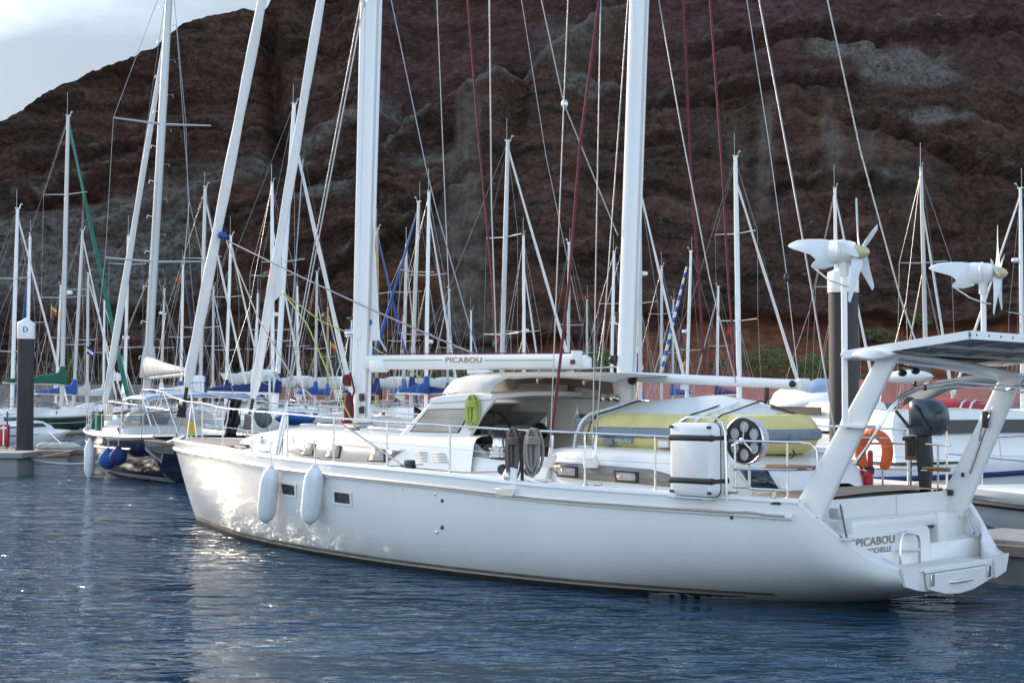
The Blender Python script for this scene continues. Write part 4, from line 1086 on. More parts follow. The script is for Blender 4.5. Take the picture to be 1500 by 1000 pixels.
# booms
def boom(name, tl, bl, tr, br, w, m, nose=None):
    a, b, c, d = (bv(*q, 0) for q in (tl, bl, tr, br))
    rows = []
    for k in range(13):
        t = k / 12; top = a.lerp(c, t); bot = b.lerp(d, t)
        mid = (top + bot) / 2; h = (top.z - bot.z) / 2; e = 1.0
        L = []
        for j in range(18):
            q = 2 * PI * j / 18; y, z = math.cos(q), math.sin(q)
            L.append(mid + V((0, w * math.copysign(abs(y) ** .55, y), h * math.copysign(abs(z) ** .6, z))))
        rows.append(L)
    return MB().loft(rows).build(name, m, K, angle=45)
mbm = boom('main_boom', (538, 520), (538, 541), (842, 518), (842, 542), .085, GEL)
MB().rbox(bv(556, 536, .04), (.36, .2, .2), .07).build('boom_motor_cover', GEL, mbm)
MB().rbox(bv(845, 527, 0), (.05, .2, .26), .02).build('boom_end_cap', GEL, mbm)
MB().box(bv(839, 530, .1), (.06, .04, .06)).build('boom_sheave', BLACK, mbm)
MB().tube([bv(548, 518, 0), bv(836, 516.8, 0)], .009, 6).build('boom_track', MAROON, mbm)
a, b = bv(652, 527, .093), bv(705, 527, .093)
lettering('PICABOU', bv(678.5, 527.5, .092), b - a, (0, 0, 1), .115, GOLD, mbm, 'boom_name', bold=.0012, fit=(b - a).length)
for x0, x1 in ((555, 648), (710, 812)):
    MB().prism([bv(x0, 527, .088), bv(x1, 526.6, .088), bv(x1, 527.8, .088), bv(x0, 528.2, .088)], (0, .006, 0)).build('boom_pinstripe', GOLD, mbm, angle=0)
MB().rbox(bv(703, 544, 0), (.52, .1, .07), .04).build('boom_fairing', GEL, mbm)
MB().tube([bv(529, 522, 0), bv(540, 522, 0)], .05, 10).build('gooseneck', ALUB, mbm)
MB().tube([bv(704, 548, 0), bv(690, 556, .0)], .02, 6).build('sheet_block', BLACK, mbm)
zbm = boom('mizzen_boom', (927, 544.5), (929, 559), (1176, 556), (1174, 571), .075, GEL)
MB().rbox(bv(1177, 563, 0), (.07, .19, .15), .02).build('boom_end_cap', GEL, zbm)
MB().lathe([(.04, 0), (.045, .03), (.02, .06)], bv(1162, 562, .075), (0, 1, 0), 12).build('boom_winch', BLACK, zbm)
MB().tube([bv(921, 551, 0), bv(930, 551, 0)], .04, 10).build('gooseneck', ALUB, zbm)
MB().ell(bv(926, 557, .1), (.07, .04, .06)).build('sheet_block', BLACK, zbm)
MB().box(bv(1003, 565, 0), (.12, .05, .1)).build('vang_fitting', ALU, zbm, bevel=.01)
# mizzen sheet tackle
mb = MB()
for dx in (-.03, 0, .035): mb.tube([bv(1124, 585, .05) + V((dx, 0, 0)), bv(1132, 714, .6) + V((dx, 0, 0))], .007, 5)
mb.build('sheet_tackle', ROPEW, zbm)
mb = MB().rbox(bv(1123, 580, .05), (.06, .05, .2), .02); mb.build('sheet_block', BLACK, zbm)
mb = MB().rbox(bv(1133, 712, .65), (.07, .06, .16), .02); mb.build('sheet_block', BLACK, zbm)

# furled headsails
def furled(name, p0, p1, r0, r1, m, n=30, tw=9.0, lump=.10):
    rows = []
    for i in range(n + 1):
        t = i / n; c = p0.lerp(p1, t); r = (r0 + (r1 - r0) * t) * (1 if i else .55)
        ax = (p1 - p0).normalized(); x = ax.orthogonal().normalized(); y = ax.cross(x)
        rows.append([c + (x * math.cos(2*PI*j/12) + y * math.sin(2*PI*j/12)) * r * (1 + lump * math.cos(2*PI*j/12*2 + t * tw * PI) + .05 * noise.noise(V((i*.7, j*.9, r0*30)))) for j in range(12)])
    return MB().loft(rows).build(name, m, K, angle=70)
def beyond(a, b, z):
    return a + (b - a) * ((z - a.z) / (b.z - a.z))
ga, gb = bv(274, 566, 0), bv(384, 0, 0)
gen = furled('furled_genoa', ga, beyond(ga, gb, 16.5), .098, .075, SAIL, 48, 14)
MB().tube([bv(268, 604, 0), bv(274, 564, 0)], .035, 8).build('furler_foil', BLACK, gen)
MB().lathe([(.1, -.02), (.11, 0), (.085, .02), (.085, .16), (.11, .18), (.1, .2)], bv(265, 608, 0), (ga - bv(262, 640, 0)), 16).build('furler_drum', BLACK, gen)
MB().tube([bv(265, 609, 0), bv(258, 641, 0)], .02, 8).build('forestay_toggle', STEEL, gen)
sa, sb_ = bv(371, 583, 0), bv(470, 0, 0)
stn = furled('furled_staysail', sa, beyond(sa, sb_, 14.5), .085, .068, SAIL, 44, 12)
MB().tube([bv(366, 606, 0), bv(371, 582, 0)], .03, 8).build('furler_foil', BLACK, stn)
MB().lathe([(.085, -.02), (.095, 0), (.07, .02), (.07, .18), (.095, .2), (.08, .22)], bv(361, 626, 0), (.35, 0, .95) and (sa - bv(360, 640, 0)), 14).build('furler_drum', mat('drum_grey', (.10, .10, .105), .5, var=.2), stn)
MB().tube([bv(362, 628, 0), bv(361, 640, 0)], .02, 6).build('forestay_toggle', STEEL, stn)
MB().prism([bv(411, 380, 0), bv(417, 428, 0), bv(403, 440, 0), bv(404, 400, 0)], (0, .015, 0)).build('staysail_clew', SAIL, stn, angle=0)
MB().lathe([(.03, 0), (.03, .01)], bv(415, 427, .02), (0, 1, 0), 10).build('clew_ring', STEEL, stn)
o = MB().lathe([(.06, -.06), (.1, 0), (.06, .06)], bv(326, 345, .0), (gb - ga), 10); o.build('sheet_tie', BLUEC, gen)

# standing and running rigging, each wire or rope a part
def rig(name, pts, r, m):
    P_ = [bv(x, y, v) for x, y, v in pts]
    if pts[0][1] == 0: P_.insert(0, P_[0] + (P_[0] - P_[1]).normalized() * 4)
    if pts[-1][1] == 0: P_.append(P_[-1] + (P_[-1] - P_[-2]).normalized() * 4)
    return MB().tube(P_, r, 6).build(name, m, K, angle=60)
cp = [(404, 668, 1.75), (407, 672, 1.7)]
def up_to(px0, py0, v0, px1, py1, v1, r, m, name='shroud'):
    a, b = bv(px0, py0, v0), bv(px1, py1, v1)
    return MB().tube([a, b, b + (b - a).normalized() * 2.5], r, 6).build(name, m, K, angle=60)
up_to(404, 660, 1.78, 528, 4, .35, .011, WIRE); up_to(407, 662, 1.72, 533, 4, .3, .011, WIRE)
up_to(413, 668, 1.6, 430, 430, .9, .009, WIRE)
for x0, x1 in ((404, 407), (408, 411)):
    t_ = MB().tube([bv(x0, 668, 1.8), bv(x0 + 6, 636, 1.75), bv(x1 + 9, 610, 1.7)], [.02, .026, .018], 8); t_.build('turnbuckle', STEEL, K)
MB().tube([bv(410, 636, 1.74), bv(421, 587, 1.6)], [.035, .02], 10).build('shroud_cover', FENDER, K)
MB().box(bv(405, 672, 1.8), (.12, .03, .1)).build('chainplate', STEEL, K, bevel=.005)
# mizzen shrouds and backstays
for x0, y0, x1, y1, v0, v1 in ((806, 655, 826, 152, 1.45, .5), (868, 658, 880, 0, 1.45, .3), (872, 658, 920, 0, 1.4, .15)):
    up_to(x0, y0, v0, x1, y1, v1, .008, WIRE)
rig('triatic_stay', [(793, 0, .2), (826, 152, .2), (905, 345, .1)], .009, WIRE)
MB().ell(bv(827, 153, .2), (.05, .05, .07)).build('stay_link', STEEL, K)
for x0, v in ((805, 1.45), (869, 1.45)):
    b_ = bv(x0, 672, v)
    MB().tube([b_, b_ + V((0, -.03, .12)), b_ + V((0, -.06, .3))], [.022, .028, .018], 8).build('turnbuckle', STEEL, K)
    MB().rbox(b_ + V((.02, .02, -.04)), (.2, .1, .14), .03).build('chainplate', GEL, K)
rig('halyard', [(806, 655, 1.42), (833, 420, .9), (850, 210, .6), (878, 0, .3)], .02, ROPER)
rig('halyard', [(640, 0, -.2), (655, 370, -.2), (662, 520, -.2)], .007, ROPEW)
rig('topping_lift', [(573, 0, 0), (625, 250, 0), (640, 310, 0), (700, 521, 0)], .009, WIRE)
rig('halyard', [(685, 0, .3), (700, 190, .3), (720, 400, .3), (727, 518, .3)], .016, ROPER)
rig('running_backstay', [(717, 0, .4), (720, 300, .4), (727, 516, .4)], .011, WIRE)
rig('flag_halyard', [(764, 0, -.4), (800, 230, -.4), (850, 470, -.4)], .005, WIRE)
rig('mizzen_backstay', [(965, 0, 0), (1000, 200, .4), (1040, 410, .8), (1078, 560, 1.1)], .008, WIRE)
rig('halyard', [(1001, 0, 0), (1012, 250, 0), (1024, 415, 0), (1032, 548, 0)], .016, ROPER)
rig('halyard', [(1040, 0, -.2), (1058, 250, -.2), (1068, 430, -.2), (1078, 550, -.2)], .015, ROPER)
rig('mizzen_lift', [(1094, 0, 0), (1125, 200, 0), (1152, 400, 0), (1170, 560, 0)], .006, WIRE)
MB().ell(bv(1152, 407, 0), (.035, .035, .06)).build('lift_block', BLACK, K)
rig('backstay', [(1112, 0, .1), (1160, 260, .6), (1190, 430, 1.0), (1224, 640, 1.45)], .010, WIRE)
rig('backstay', [(1212, 0, -.3), (1260, 220, -.8), (1320, 440, -1.2), (1345, 510, -1.3)], .010, WIRE)
rig('mainsheet', [(690, 547, 0), (760, 546, 0), (905, 537, .0)], .014, ROPEW)
# sheets
rig('genoa_sheet', [(332, 352, 0), (440, 405, .5), (530, 447, .2), (640, 495, -.1), (700, 520, -.4)], .013, ROPEP)
rig('genoa_sheet', [(332, 354, .1), (380, 470, .8), (430, 555, 1.2), (500, 620, 1.5), (594, 684, 1.95)], .013, ROPEP)
rig('staysail_sheet', [(416, 430, 0), (450, 475, .4), (487, 560, .8), (527, 638, 1.0)], .012, ROPEL)
rig('staysail_sheet', [(416, 430, -.1), (470, 470, -.4), (520, 492, -.6), (620, 555, -.8)], .012, ROPEL)
rig('deck_line', [(598, 684, 1.95), (680, 692, 1.95), (740, 690, 1.9), (752, 694, 1.9)], .012, ROPEP)
rig('deck_line', [(430, 640, 1.2), (429, 654, 1.7), (470, 673, 1.8), (560, 683, 1.9), (620, 680, 1.8)], .007, BLACK)
rig('deck_line', [(560, 686, 2.0), (660, 695, 2.05), (735, 703, 2.05)], .011, BLACK)
rig('deck_line', [(760, 700, 1.7), (800, 710, 1.85), (860, 712, 1.9), (885, 715, 1.95)], .006, BLACK)
rig('control_line', [(527, 638, 1.0), (580, 642, 1.1), (640, 646, 1.22), (665, 648, 1.26)], .010, ROPEL)
mb = MB()
for k in range(5):
    c_ = bv(860 + k * 4, 712, 1.95); mb.ell(c_, (.02, .03, .025), 8, 6)
mb.build('line_organiser', STEEL, K)

# stern arch -------------------------------------------------------------
def leg(name, fb_, ab_, at__, ft_, v, th):
    lo_f, lo_a, hi_a, hi_f = (bv(*q, v) for q in (fb_, ab_, at__, ft_))
    rows = []
    for t in (0, .06, .3, .6, .9, 1):
        f_, a_ = lo_f.lerp(hi_f, t), lo_a.lerp(hi_a, t); c = (f_ + a_) / 2; d = (f_ - a_) / 2; w = th * (1.25 - .25 * min(1, t / .06)) if t < .06 else th
        L = []
        for j in range(16):
            q = 2 * PI * j / 16
            L.append(c + d * math.copysign(abs(math.cos(q)) ** .4, math.cos(q)) + V((0, 1, 0)) * w * math.copysign(abs(math.sin(q)) ** .35, math.sin(q)))
        rows.append(L)
    return MB().loft(rows).build(name, GEL, K, angle=45)
lp = leg('arch_leg', (1167, 738), (1202, 767), (1317, 520), (1288, 521), 1.53, .036)
ls = leg('arch_leg', (1376, 738), (1412, 757), (1497, 552), (1466, 553), -1.45, .05)
for a in ((1180, 744), (1197, 757), (1206, 760)): MB().ell(bv(*a, 1.64), (.014, .01, .014), 8, 6).build('leg_bolt', STEEL, lp)
pc, sc_ = bv(1279, 519, 1.7), bv(1470, 552, -1.55)
ctr = (pc + sc_) / 2 + V((0, 0, .02))
rows = []
for v in (1.74, 1.72, 1.6, .8, 0, -.8, -1.6, -1.72):
    t = (1.74 - v) / 3.46; c = pc.lerp(sc_, t) + V((0, 0, .03 * math.sin(PI * t))); k = .8 if v == 1.74 else 1
    rows.append([V((c.x + .24 * k * math.cos(2*PI*j/18), v, c.z + .052 * k * math.sin(2*PI*j/18))) for j in range(18)])
MB().loft(rows).build('arch_beam', GEL, K, angle=50)
f0, a0 = bv(1233, 517, 1.66), bv(1421, 487, 1.66)
dn = V((0, 0, -.035))
pl = [f0, a0, V((a0.x, -1.7, a0.z - .03)), V((f0.x, -1.7, f0.z - .03))]
panel = MB().prism(pl, dn).build('solar_panel', PANELB, K, angle=0)
MB().prism([p + V((0, 0, .002)) + (sum((q for q in pl), V()) / 4 - p) * .03 for p in pl], (0, 0, .012)).build('solar_cells', PANELF, panel, angle=0)
def edge_bar(a, b, w=.03, h=.085):
    d = (b - a).normalized(); s = d.cross(V((0, 0, 1))).normalized()
    return MB().prism([a + s*w/2 + V((0, 0, .02)), a - s*w/2 + V((0, 0, .02)), a - s*w/2 + V((0, 0, .02 - h)), a + s*w/2 + V((0, 0, .02 - h))], b - a)
for i in range(4):
    a, b = pl[i], pl[(i + 1) % 4]; d = (b - a).normalized() * .016
    edge_bar(a + d, b - d).build('panel_frame', ALU, panel, angle=0, bevel=.004)
for k in range(1, 4):
    t = k / 4; edge_bar(pl[0].lerp(pl[3], t) + V((-.03, 0, -.03)), pl[1].lerp(pl[2], t) + V((.03, 0, -.03)), .04, .05).build('panel_rib', ALUB, panel, angle=0)
for k in range(1, 3):
    t = k / 3; edge_bar(pl[0].lerp(pl[1], t) + V((0, -.03, -.04)), pl[3].lerp(pl[2], t) + V((0, .03, -.04)), .05, .05).build('panel_rib', ALUB, panel, angle=0)
for k in range(14):
    q = pl[1].lerp(pl[2], (k + .4) / 14) + V((-.017, 0, -.02)); MB().ell(q, (.006, .012, .012), 8, 5).build('panel_bolt', BLACK, panel)
mb = MB()
for v in (1.2, .4, -.4, -1.2): mb.prism([V((pc.x - .1, v, pc.z + .04)), V((pc.x - .35, v, pc.z + .05)), V((pc.x - .4, v, pc.z + .16)), V((pc.x - .05, v, pc.z + .13))], (0, .05, 0))
mb.build('panel_bracket', ALU, panel, angle=0)
# stainless hoops stowed under the panel
mb = MB()
for dz in (0, .07):
    mb.tube([bv(1250 + dz * 40, 680, 1.3), bv(1270, 655, 1.28), bv(1300, 602 + dz * 60, 1.2), bv(1320, 579 + dz * 60, 1.05), bv(1345, 566 + dz * 70, .7), bv(1400, 559 + dz * 90, -.2), bv(1450, 563 + dz * 80, -.9), bv(1500, 569 + dz * 80, -1.35)], .0145, 8)
mb.tube([bv(1500, 561, -1.3), bv(1470, 573, -1.42), bv(1459, 584, -1.42), bv(1420, 693, -1.38)], .016, 8)
mb.tube([bv(1250, 640, 1.25), bv(1300, 642, 1.2)], .01, 6)
mb.build('davit_hoop', STEEL, K)
for px, py in ((1340, 562), (1355, 568), (1410, 695)): MB().ell(bv(px, py, .8 if px < 1400 else -1.36), (.022, .022, .03), 8, 6).build('hoop_joint', BLACK, K)
MB().rbox(bv(1443, 614, -1.36), (.07, .05, .2), .02).build('arch_block', BLACK, K)
rig('arch_line', [(1452, 600, -1.36), (1438, 625, -1.36), (1434, 645, -1.36)], .008, ROPEG)
MB().rbox(bv(1392, 721, -1.37), (.07, .05, .07), .02).build('arch_light', BLACK, K)
MB().prism([bv(1224, 622, 1.66), bv(1268, 623, 1.66), bv(1266, 627, 1.66), bv(1226, 625, 1.66)], (0, -.2, 0)).build('pole_bracket', GEL, lp, angle=0)
MB().tube([bv(1232, 520, 1.66), bv(1262, 520, 1.62)], .022, 8).build('pole_clamp', ALU, lp)
rig('backstay_end', [(1231, 738, 1.62), (1237, 770, 1.55), (1241, 789, 1.5)], .014, STEEL)
rig('backstay_end', [(1416, 745, -1.42), (1421, 765, -1.36), (1427, 780, -1.3)], .018, STEEL)
for px, py, v in ((1242, 790, 1.5), (1428, 783, -1.3)): MB().box(bv(px, py, v), (.14, .07, .03)).build('chainplate', STEEL, K, bevel=.005)
mb = MB().rbox(bv(1225, 752, 1.2), (.16, .1, .12), .04); mb.build('stern_light', ALUB, K)
mb = MB().ell(bv(1322, 546, .9), (.05, .05, .04), 10, 6).ell(bv(1341, 543, .6), (.05, .05, .04), 10, 6); mb.tube([bv(1318, 535, .9), bv(1345, 540, .6)], .012, 6); mb.build('deck_lamp', BLACK, K)
o = MB().ell(bv(1330, 552, -.6), (.34, .1, .085), 14, 8).build('floodlight', GEL, K)
# ------------------------------------------------------------------ loose gear carried on the ketch (things of their own)
def gear(name, p, label, cat, group=None, rz=KETCH_ROT):
    return tag(empty(name, kw(p), rz), label, cat, group)
# fenders
for (x0, y0, x1, y1), lab in (((398, 681, 396, 766), 'long white fender hanging at the bow left of the first porthole'), ((462, 679, 458, 769), 'long white fender hanging between the two portholes of the white ketch')):
    top, bot = hullpt(x0, y0, .17), hullpt(x1, y1, .15)
    bot.y = max(bot.y, hull_v(bot.x, bot.z + .4) + .14); top.y = max(top.y, hull_v(top.x, top.z) + .13)
    t = gear('fender', bot, lab, 'fender', 'white fenders on the ketch')
    L = (top - bot).length; ax = (top - bot)
    fb_ = MB().lathe([(.02, 0), (.04, .008), (.05, .04), (.085, .065), (.118, .11), (.136, .17), (.143, .25), (.146, L * .5), (.143, L - .30), (.132, L - .19), (.105, L - .11), (.07, L - .065), (.045, L - .045), (.038, L - .008), (.015, L)], (0, 0, 0), ax, 20).build('fender_body', FENDER, t)
    a = deckpt(x0 + 2, y0 - 22, .05); MB().tube([ax, a - bot + V((0, .05, .1)), a - bot + V((0, 0, .12))], .009, 6).build('lanyard', ROPEW, t)
# life raft canister on the rail
c = bv(1026, 672, 1.90); c.y = 1.93
t = gear('life_raft', c, 'white life raft canister with two black straps on the stern rail', 'life raft')
RX = Matrix.Rotation(PI / 2, 3, 'X')
W_, H_ = abs(bv(994, 672, 1.93).x - bv(1058, 672, 1.93).x), .82
MB().rbox((0, 0, 0), (W_, H_, .30), .09, RX, 6).build('canister', GEL, t)
for z in (.24, -.235):
    MB().rbox((0, 0, z), (W_ + .012, .075, .315), .03, RX, 4).build('strap', BLACK, t)
MB().rbox((0, 0, 0), (W_ + .008, H_ + .008, .022), .09, RX, 6).build('seal', RUBBER, t)
for x in (-1, 1):
    for z in (-1, 1): MB().rbox((x * (W_ / 2 - .045), .15, z * (H_ / 2 - .05)), (.055, .03, .03), .01).build('latch', BLACK, t)
mb = MB().tube([(-W_/2 - .03, -.06, -.46), (-W_/2 - .03, -.04, .30), (-W_/2 + .02, -.04, .42), (-W_/2 + .12, -.04, .47), (W_/2 - .12, -.04, .47), (W_/2 - .02, -.04, .42), (W_/2 + .03, -.04, .30), (W_/2 + .03, -.06, -.46)], .015, 8)
mb.tube([(-W_/2 - .04, .12, -.43), (W_/2 + .03, .12, -.43)], .012, 6)
mb.build('cradle', STEEL, t)
# webbing reel
c = bv(1095, 645, 1.52)
t = gear('webbing_reel', c, 'round black reel with six holes and white webbing beside the life raft', 'reel')
R_ = .262
YX = V((.0, 1, 0))
MB().lathe([(R_ * .97, -.06), (R_ * .97, .05)], (0, 0, 0), YX, 40).build('webbing', mat('webbing', (.55, .56, .55), .8, var=.1), t)
# front flange with six real holes
mb = MB(); N = 72
ring_o = [V((R_ * math.cos(2*PI*i/N), 0, R_ * math.sin(2*PI*i/N))) for i in range(N)]
bmh = bmesh.new()
vo = [bmh.verts.new(p) for p in ring_o]; eds = [bmh.edges.new((vo[i], vo[(i+1) % N])) for i in range(N)]
for k in range(6):
    a = 2 * PI * k / 6 + PI / 6; hc = V((.155 * math.cos(a), 0, .155 * math.sin(a)))
    vh = [bmh.verts.new(hc + V((.068 * math.cos(2*PI*i/22), 0, .068 * math.sin(2*PI*i/22)))) for i in range(22)]
    eds += [bmh.edges.new((vh[i], vh[(i+1) % 22])) for i in range(22)]
bmesh.ops.triangle_fill(bmh, edges=eds, use_beauty=True, use_dissolve=False)
r_ = bmesh.ops.extrude_face_region(bmh, geom=bmh.faces[:])
for e in r_['geom']:
    if isinstance(e, bmesh.types.BMVert): e.co.y += .018
bmesh.ops.translate(bmh, verts=bmh.verts, vec=(0, .052, 0)); bmesh.ops.recalc_face_normals(bmh, faces=bmh.faces)
me = bpy.data.meshes.new('flange'); bmh.to_mesh(me); bmh.free(); me.materials.append(BLACK)
fl = bpy.data.objects.new('flange', me); COL.objects.link(fl); fl.parent = t
MB().tube([(R_ * math.cos(2*PI*i/40), .062, R_ * math.sin(2*PI*i/40)) for i in range(41)], .014, 6).build('rim', STEEL, t)
mb = MB()
for k in range(3):
    a = PI / 2 + k * 2 * PI / 3 + .15; mb.tube([(0, .085, 0), (.17 * math.cos(a), .08, .17 * math.sin(a))], .011, 6)
mb.lathe([(.03, .06), (.035, .1), (.01, .115)], (0, 0, 0), YX, 12); mb.build('crank', STEEL, t)
MB().tube([(0, 0, 0), (0, -.03, -.3), (.0, -.03, -.5)], .016, 6).build('reel_post', STEEL, t)
# dinghy, upside down on the aft deck
ub, ue = .15, 3.62
t = gear('inflatable_dinghy', (1.9, .2, 1.62), 'yellow inflatable dinghy upside down under straps on the aft cabin', 'dinghy')
def dl(u, v, z): return V((u - 1.9, v - .2, z - 1.62))
def tubepath(side):
    pts = []
    for i in range(15):
        s = i / 14; u = ue - .1 - s * 2.25
        pts.append((u, side * .55, 1.885 + .0 * s))
    for i in range(1, 8):
        a = (PI / 2) * i / 7
        pts.append((ue - 2.35 - .62 * math.sin(a), side * .55 * math.cos(a), 1.885 - .0 * math.sin(a)))
    return pts
pth = tubepath(1); pth = pth + [(u, -v, z) for u, v, z in pth[-2::-1]]
pth = [dl(u, v + .2, z) for u, v, z in pth]
rr = [.06, .15, .205] + [.235] * (len(pth) - 6) + [.205, .15, .06]
MB().tube(pth, rr, 20).build('air_tube', YELLOW, t, angle=70)
# rub strake round the outside of the tube
def outer(p, i, o, dz):
    a, b = pth[max(0, i-1)], pth[min(len(pth)-1, i+1)]; tg = (b - a).normalized(); nrm = tg.cross(V((0, 0, 1))).normalized()
    cen = dl(2.0, .2, 1.885)
    if nrm.dot(p - cen) < 0: nrm = -nrm
    return p + nrm * o + V((0, 0, dz))
sk = MB()
rows = []
for i in range(2, len(pth) - 2):
    p = pth[i]; R = rr[i]
    rows.append([outer(p, i, R * math.cos(a) + .006 + (.02 if abs(a) < .25 else 0), R * math.sin(a)) for a in (-.26, -.18, -.15, -.05, -.03, .03, .05, .15, .18, .26)])
sk.grid(rows); o = sk.build('rub_strake', GREYH, t, angle=30, recalc=False)
sd = o.modifiers.new('thickness', 'SOLIDIFY'); sd.thickness = .012; sd.offset = 0
for k in (1.0, 2.6): pass
# hull of the dinghy (uppermost): a shallow vee shell
rows = []
for i in range(17):
    s = i / 16; u = ue - .2 - s * 2.75
    w = .53 * (1 - max(0, (s - .55) / .45) ** 2.4 * .93); kz = interp([(0, 2.24), (.35, 2.31), (.6, 2.36), (.85, 2.27), (1, 2.0)], s)
    ez = 2.06 - .04 * s - (.06 * max(0, s - .8) * 5)
    rows.append([dl(u, .2 + w * k, ez + (kz - ez) * (1 - abs(k) ** 1.25)) for k in (-1, -.8, -.55, -.3, -.12, 0, .12, .3, .55, .8, 1)])
MB().grid(rows).build('dinghy_hull', mat('dinghy_grp', (.66, .665, .65), .55, var=.06, bump=.05), t, angle=50)
MB().prism([rows[0][0], rows[0][5], rows[0][10], dl(ue - .2, -.33, 1.7), dl(ue - .2, .73, 1.7)], (.05, 0, 0)).build('transom_board', GREYH, t, angle=0)
k_ = inv(kw((0, 0, 0)))
def dpt(px, py):                                # point on the near side of the tube
    for v in [1.03 - i * .005 for i in range(120)]:
        p = bv(px, py, v); q = dl(*p)
        if min((q - a).length for a in pth) < .246: return q
    return dl(*bv(px, py, .98))
a, b = dpt(901, 644), dpt(927, 646)
dd = (b - a); mid = (a + b) / 2 + V((0, .012, 0))
patch = MB().prism([dpt(900, 638) , dpt(929, 641), dpt(927, 649), dpt(899, 646)], (0, .012, -.004)).build('name_patch', GREYH, t, angle=0)
lettering('caribe', mid + V((0, .012, 0)), -dd, (0, .4, -1), .115, mat('patch_letter', (.55, .53, .45), .7), t, 'tube_lettering', fit=dd.length * .9, bold=.002)
for px, py in ((893, 646), (975, 650)):
    MB().rbox(dpt(px, py) + V((0, .03, 0)), (.17, .07, .09), .03).build('handle_patch', GREYH if px < 900 else GEL, t)
hp_ = dpt(1162, 640); MB().rbox(hp_ + V((-.02, .02, 0)), (.1, .1, .10), .04).build('lifting_handle', GREYH, t)
p = dpt(1160, 668); MB().tube([p + V((-.03, .02, .07)), p + V((-.06, .03, .03)), p + V((-.02, .03, -.01)), p + V((.05, .02, -.02))], .012, 6).build('tube_mark', BLACK, t)
def over(u0, u1, m, r, name, za=1.62):
    pts = []
    for k in range(25):
        s = k / 24; v = .2 + .82 * math.cos(PI * s); uu = u0 + (u1 - u0) * s
        z = 1.885 + .25 * math.sqrt(max(0, 1 - ((abs(v - .2) - .55) / .26) ** 2)) if abs(v - .2) > .5 else 2.15 + .13 * (1 - abs(v - .2) / .5)
        pts.append(dl(uu, v, z))
    pts = [dl(u0 + .05, 1.02, za)] + pts
    MB().tube(pts, r, 6, flat=1.0).build(name, m, t, angle=60)
over(3.25, 2.95, BLACK, .011, 'lashing'); over(1.75, 1.35, BLACK, .011, 'lashing'); over(1.25, 1.0, BLACK, .011, 'lashing')
over(3.45, 2.9, FENDER, .02, 'strap'); over(1.55, 1.2, FENDER, .02, 'strap')
# coiled ropes
def coil(name, px, py, w, h, m, r, turns, label, v, seed, parent_top=None):
    rnd = random.Random(seed); c = bv(px, py, v)
    t = gear(name, c, label, 'rope')
    pts = []
    for i in range(turns * 22 + 1):
        a = 2 * PI * i / 22 + PI / 2; j = i // 22
        kx = w * (.12 + .88 * ((j * 37) % 11) / 10); kz = h * (.80 + .20 * ((j * 53) % 10) / 10)
        pts.append(V((kx * math.cos(a), .02 + .035 * math.sin(j * 2.1) + .02 * math.cos(a), kz * math.sin(a) - h + (h - kz) * .8)))
    MB().tube(pts, r, 6).build('coil', m, t, angle=70)
    mb = MB()
    for k in range(4): mb.tube([V((w * .9 * math.cos(q), .03 + w * .6 * math.sin(q) * .7, -h * .38 - k * r * 1.8)) for q in [2*PI*i/14 for i in range(15)]], r, 6)
    mb.build('wrap', m, t, angle=70)
    return t
coil('coiled_rope', 693, 578, .10, .245, ROPEL, .012, 14, 'lime green rope coiled on the pilothouse corner of the white ketch', 1.27, 1)
coil('coiled_rope', 754, 626, .10, .34, ROPEB, .0125, 17, 'dark brown rope coil hanging on the rail beside the thick black post', 2.15, 2)
coil('coiled_rope', 783, 627, .125, .30, ROPEG, .013, 19, 'grey beige rope coil hanging on the rail right of the black post', 2.15, 3)
# horseshoe lifebuoy on the far stern rail
c = bv(1280, 664, -1.36)
t = gear('lifebuoy', c, 'orange horseshoe lifebuoy hanging on the far stern rail', 'lifebuoy')
pts = []
for i in range(29):
    a = -PI * .25 + PI * 1.5 * i / 28
    x, z = math.cos(a), math.sin(a)
    pts.append(V((x * .20, 0, .05 + .20 * z if z > 0 else .05 + .33 * z)))
MB().tube(pts, [.06, .075] + [.082] * 25 + [.075, .06], 12, flat=.8).build('buoy_ring', ORANGE, t, angle=60)
mb = MB()
for i in (6, 14, 22): mb.tube([pts[i] + V((pts[i].x * .0, 0, 0)) - (pts[i+1] - pts[i]) * .15, pts[i] + (pts[i+1] - pts[i]) * .15], .089, 12, flat=.8)
mb.build('buoy_band', mat('pale_band', (.75, .40, .25), .6), t)
mb = MB().lathe([(.03, -.1), (.034, -.06), (.034, .08), (.02, .1)], (.02, .05, -.06), (0, 0, 1), 12); mb.build('buoy_light', REDP, t)
MB().lathe([(.045, -.09), (.05, -.04), (.045, 0), (.02, .02)], (.02, .05, -.17), (0, 0, 1), 12).build('light_float', BLACK, t)
c = bv(1257, 706, -1.30)
t = gear('rescue_sling', c, 'red rescue sling bag on the deck below the orange lifebuoy', 'rescue bag')
MB().rbox((0, 0, 0), (.20, .16, .30), .05).build('bag', REDP, t); MB().rbox((0, .085, .03), (.10, .02, .16), .02).build('bag_label', GEL, t); MB().tube([(-.06, 0, .16), (-.03, 0, .22), (.03, 0, .22), (.06, 0, .16)], .012, 6).build('bag_handle', BLACK, t)
c = bv(1272, 708, -1.1)
t = gear('fire_extinguisher', c, 'small red extinguisher bottle beside the rescue sling', 'extinguisher')
MB().lathe([(.055, -.14), (.06, -.12), (.06, .1), (.03, .14), (.02, .17)], (0, 0, 0), (0, 0, 1), 14).build('bottle', REDP, t); MB().rbox((0, .0, .19), (.1, .03, .04), .01).build('valve', BLACK, t)
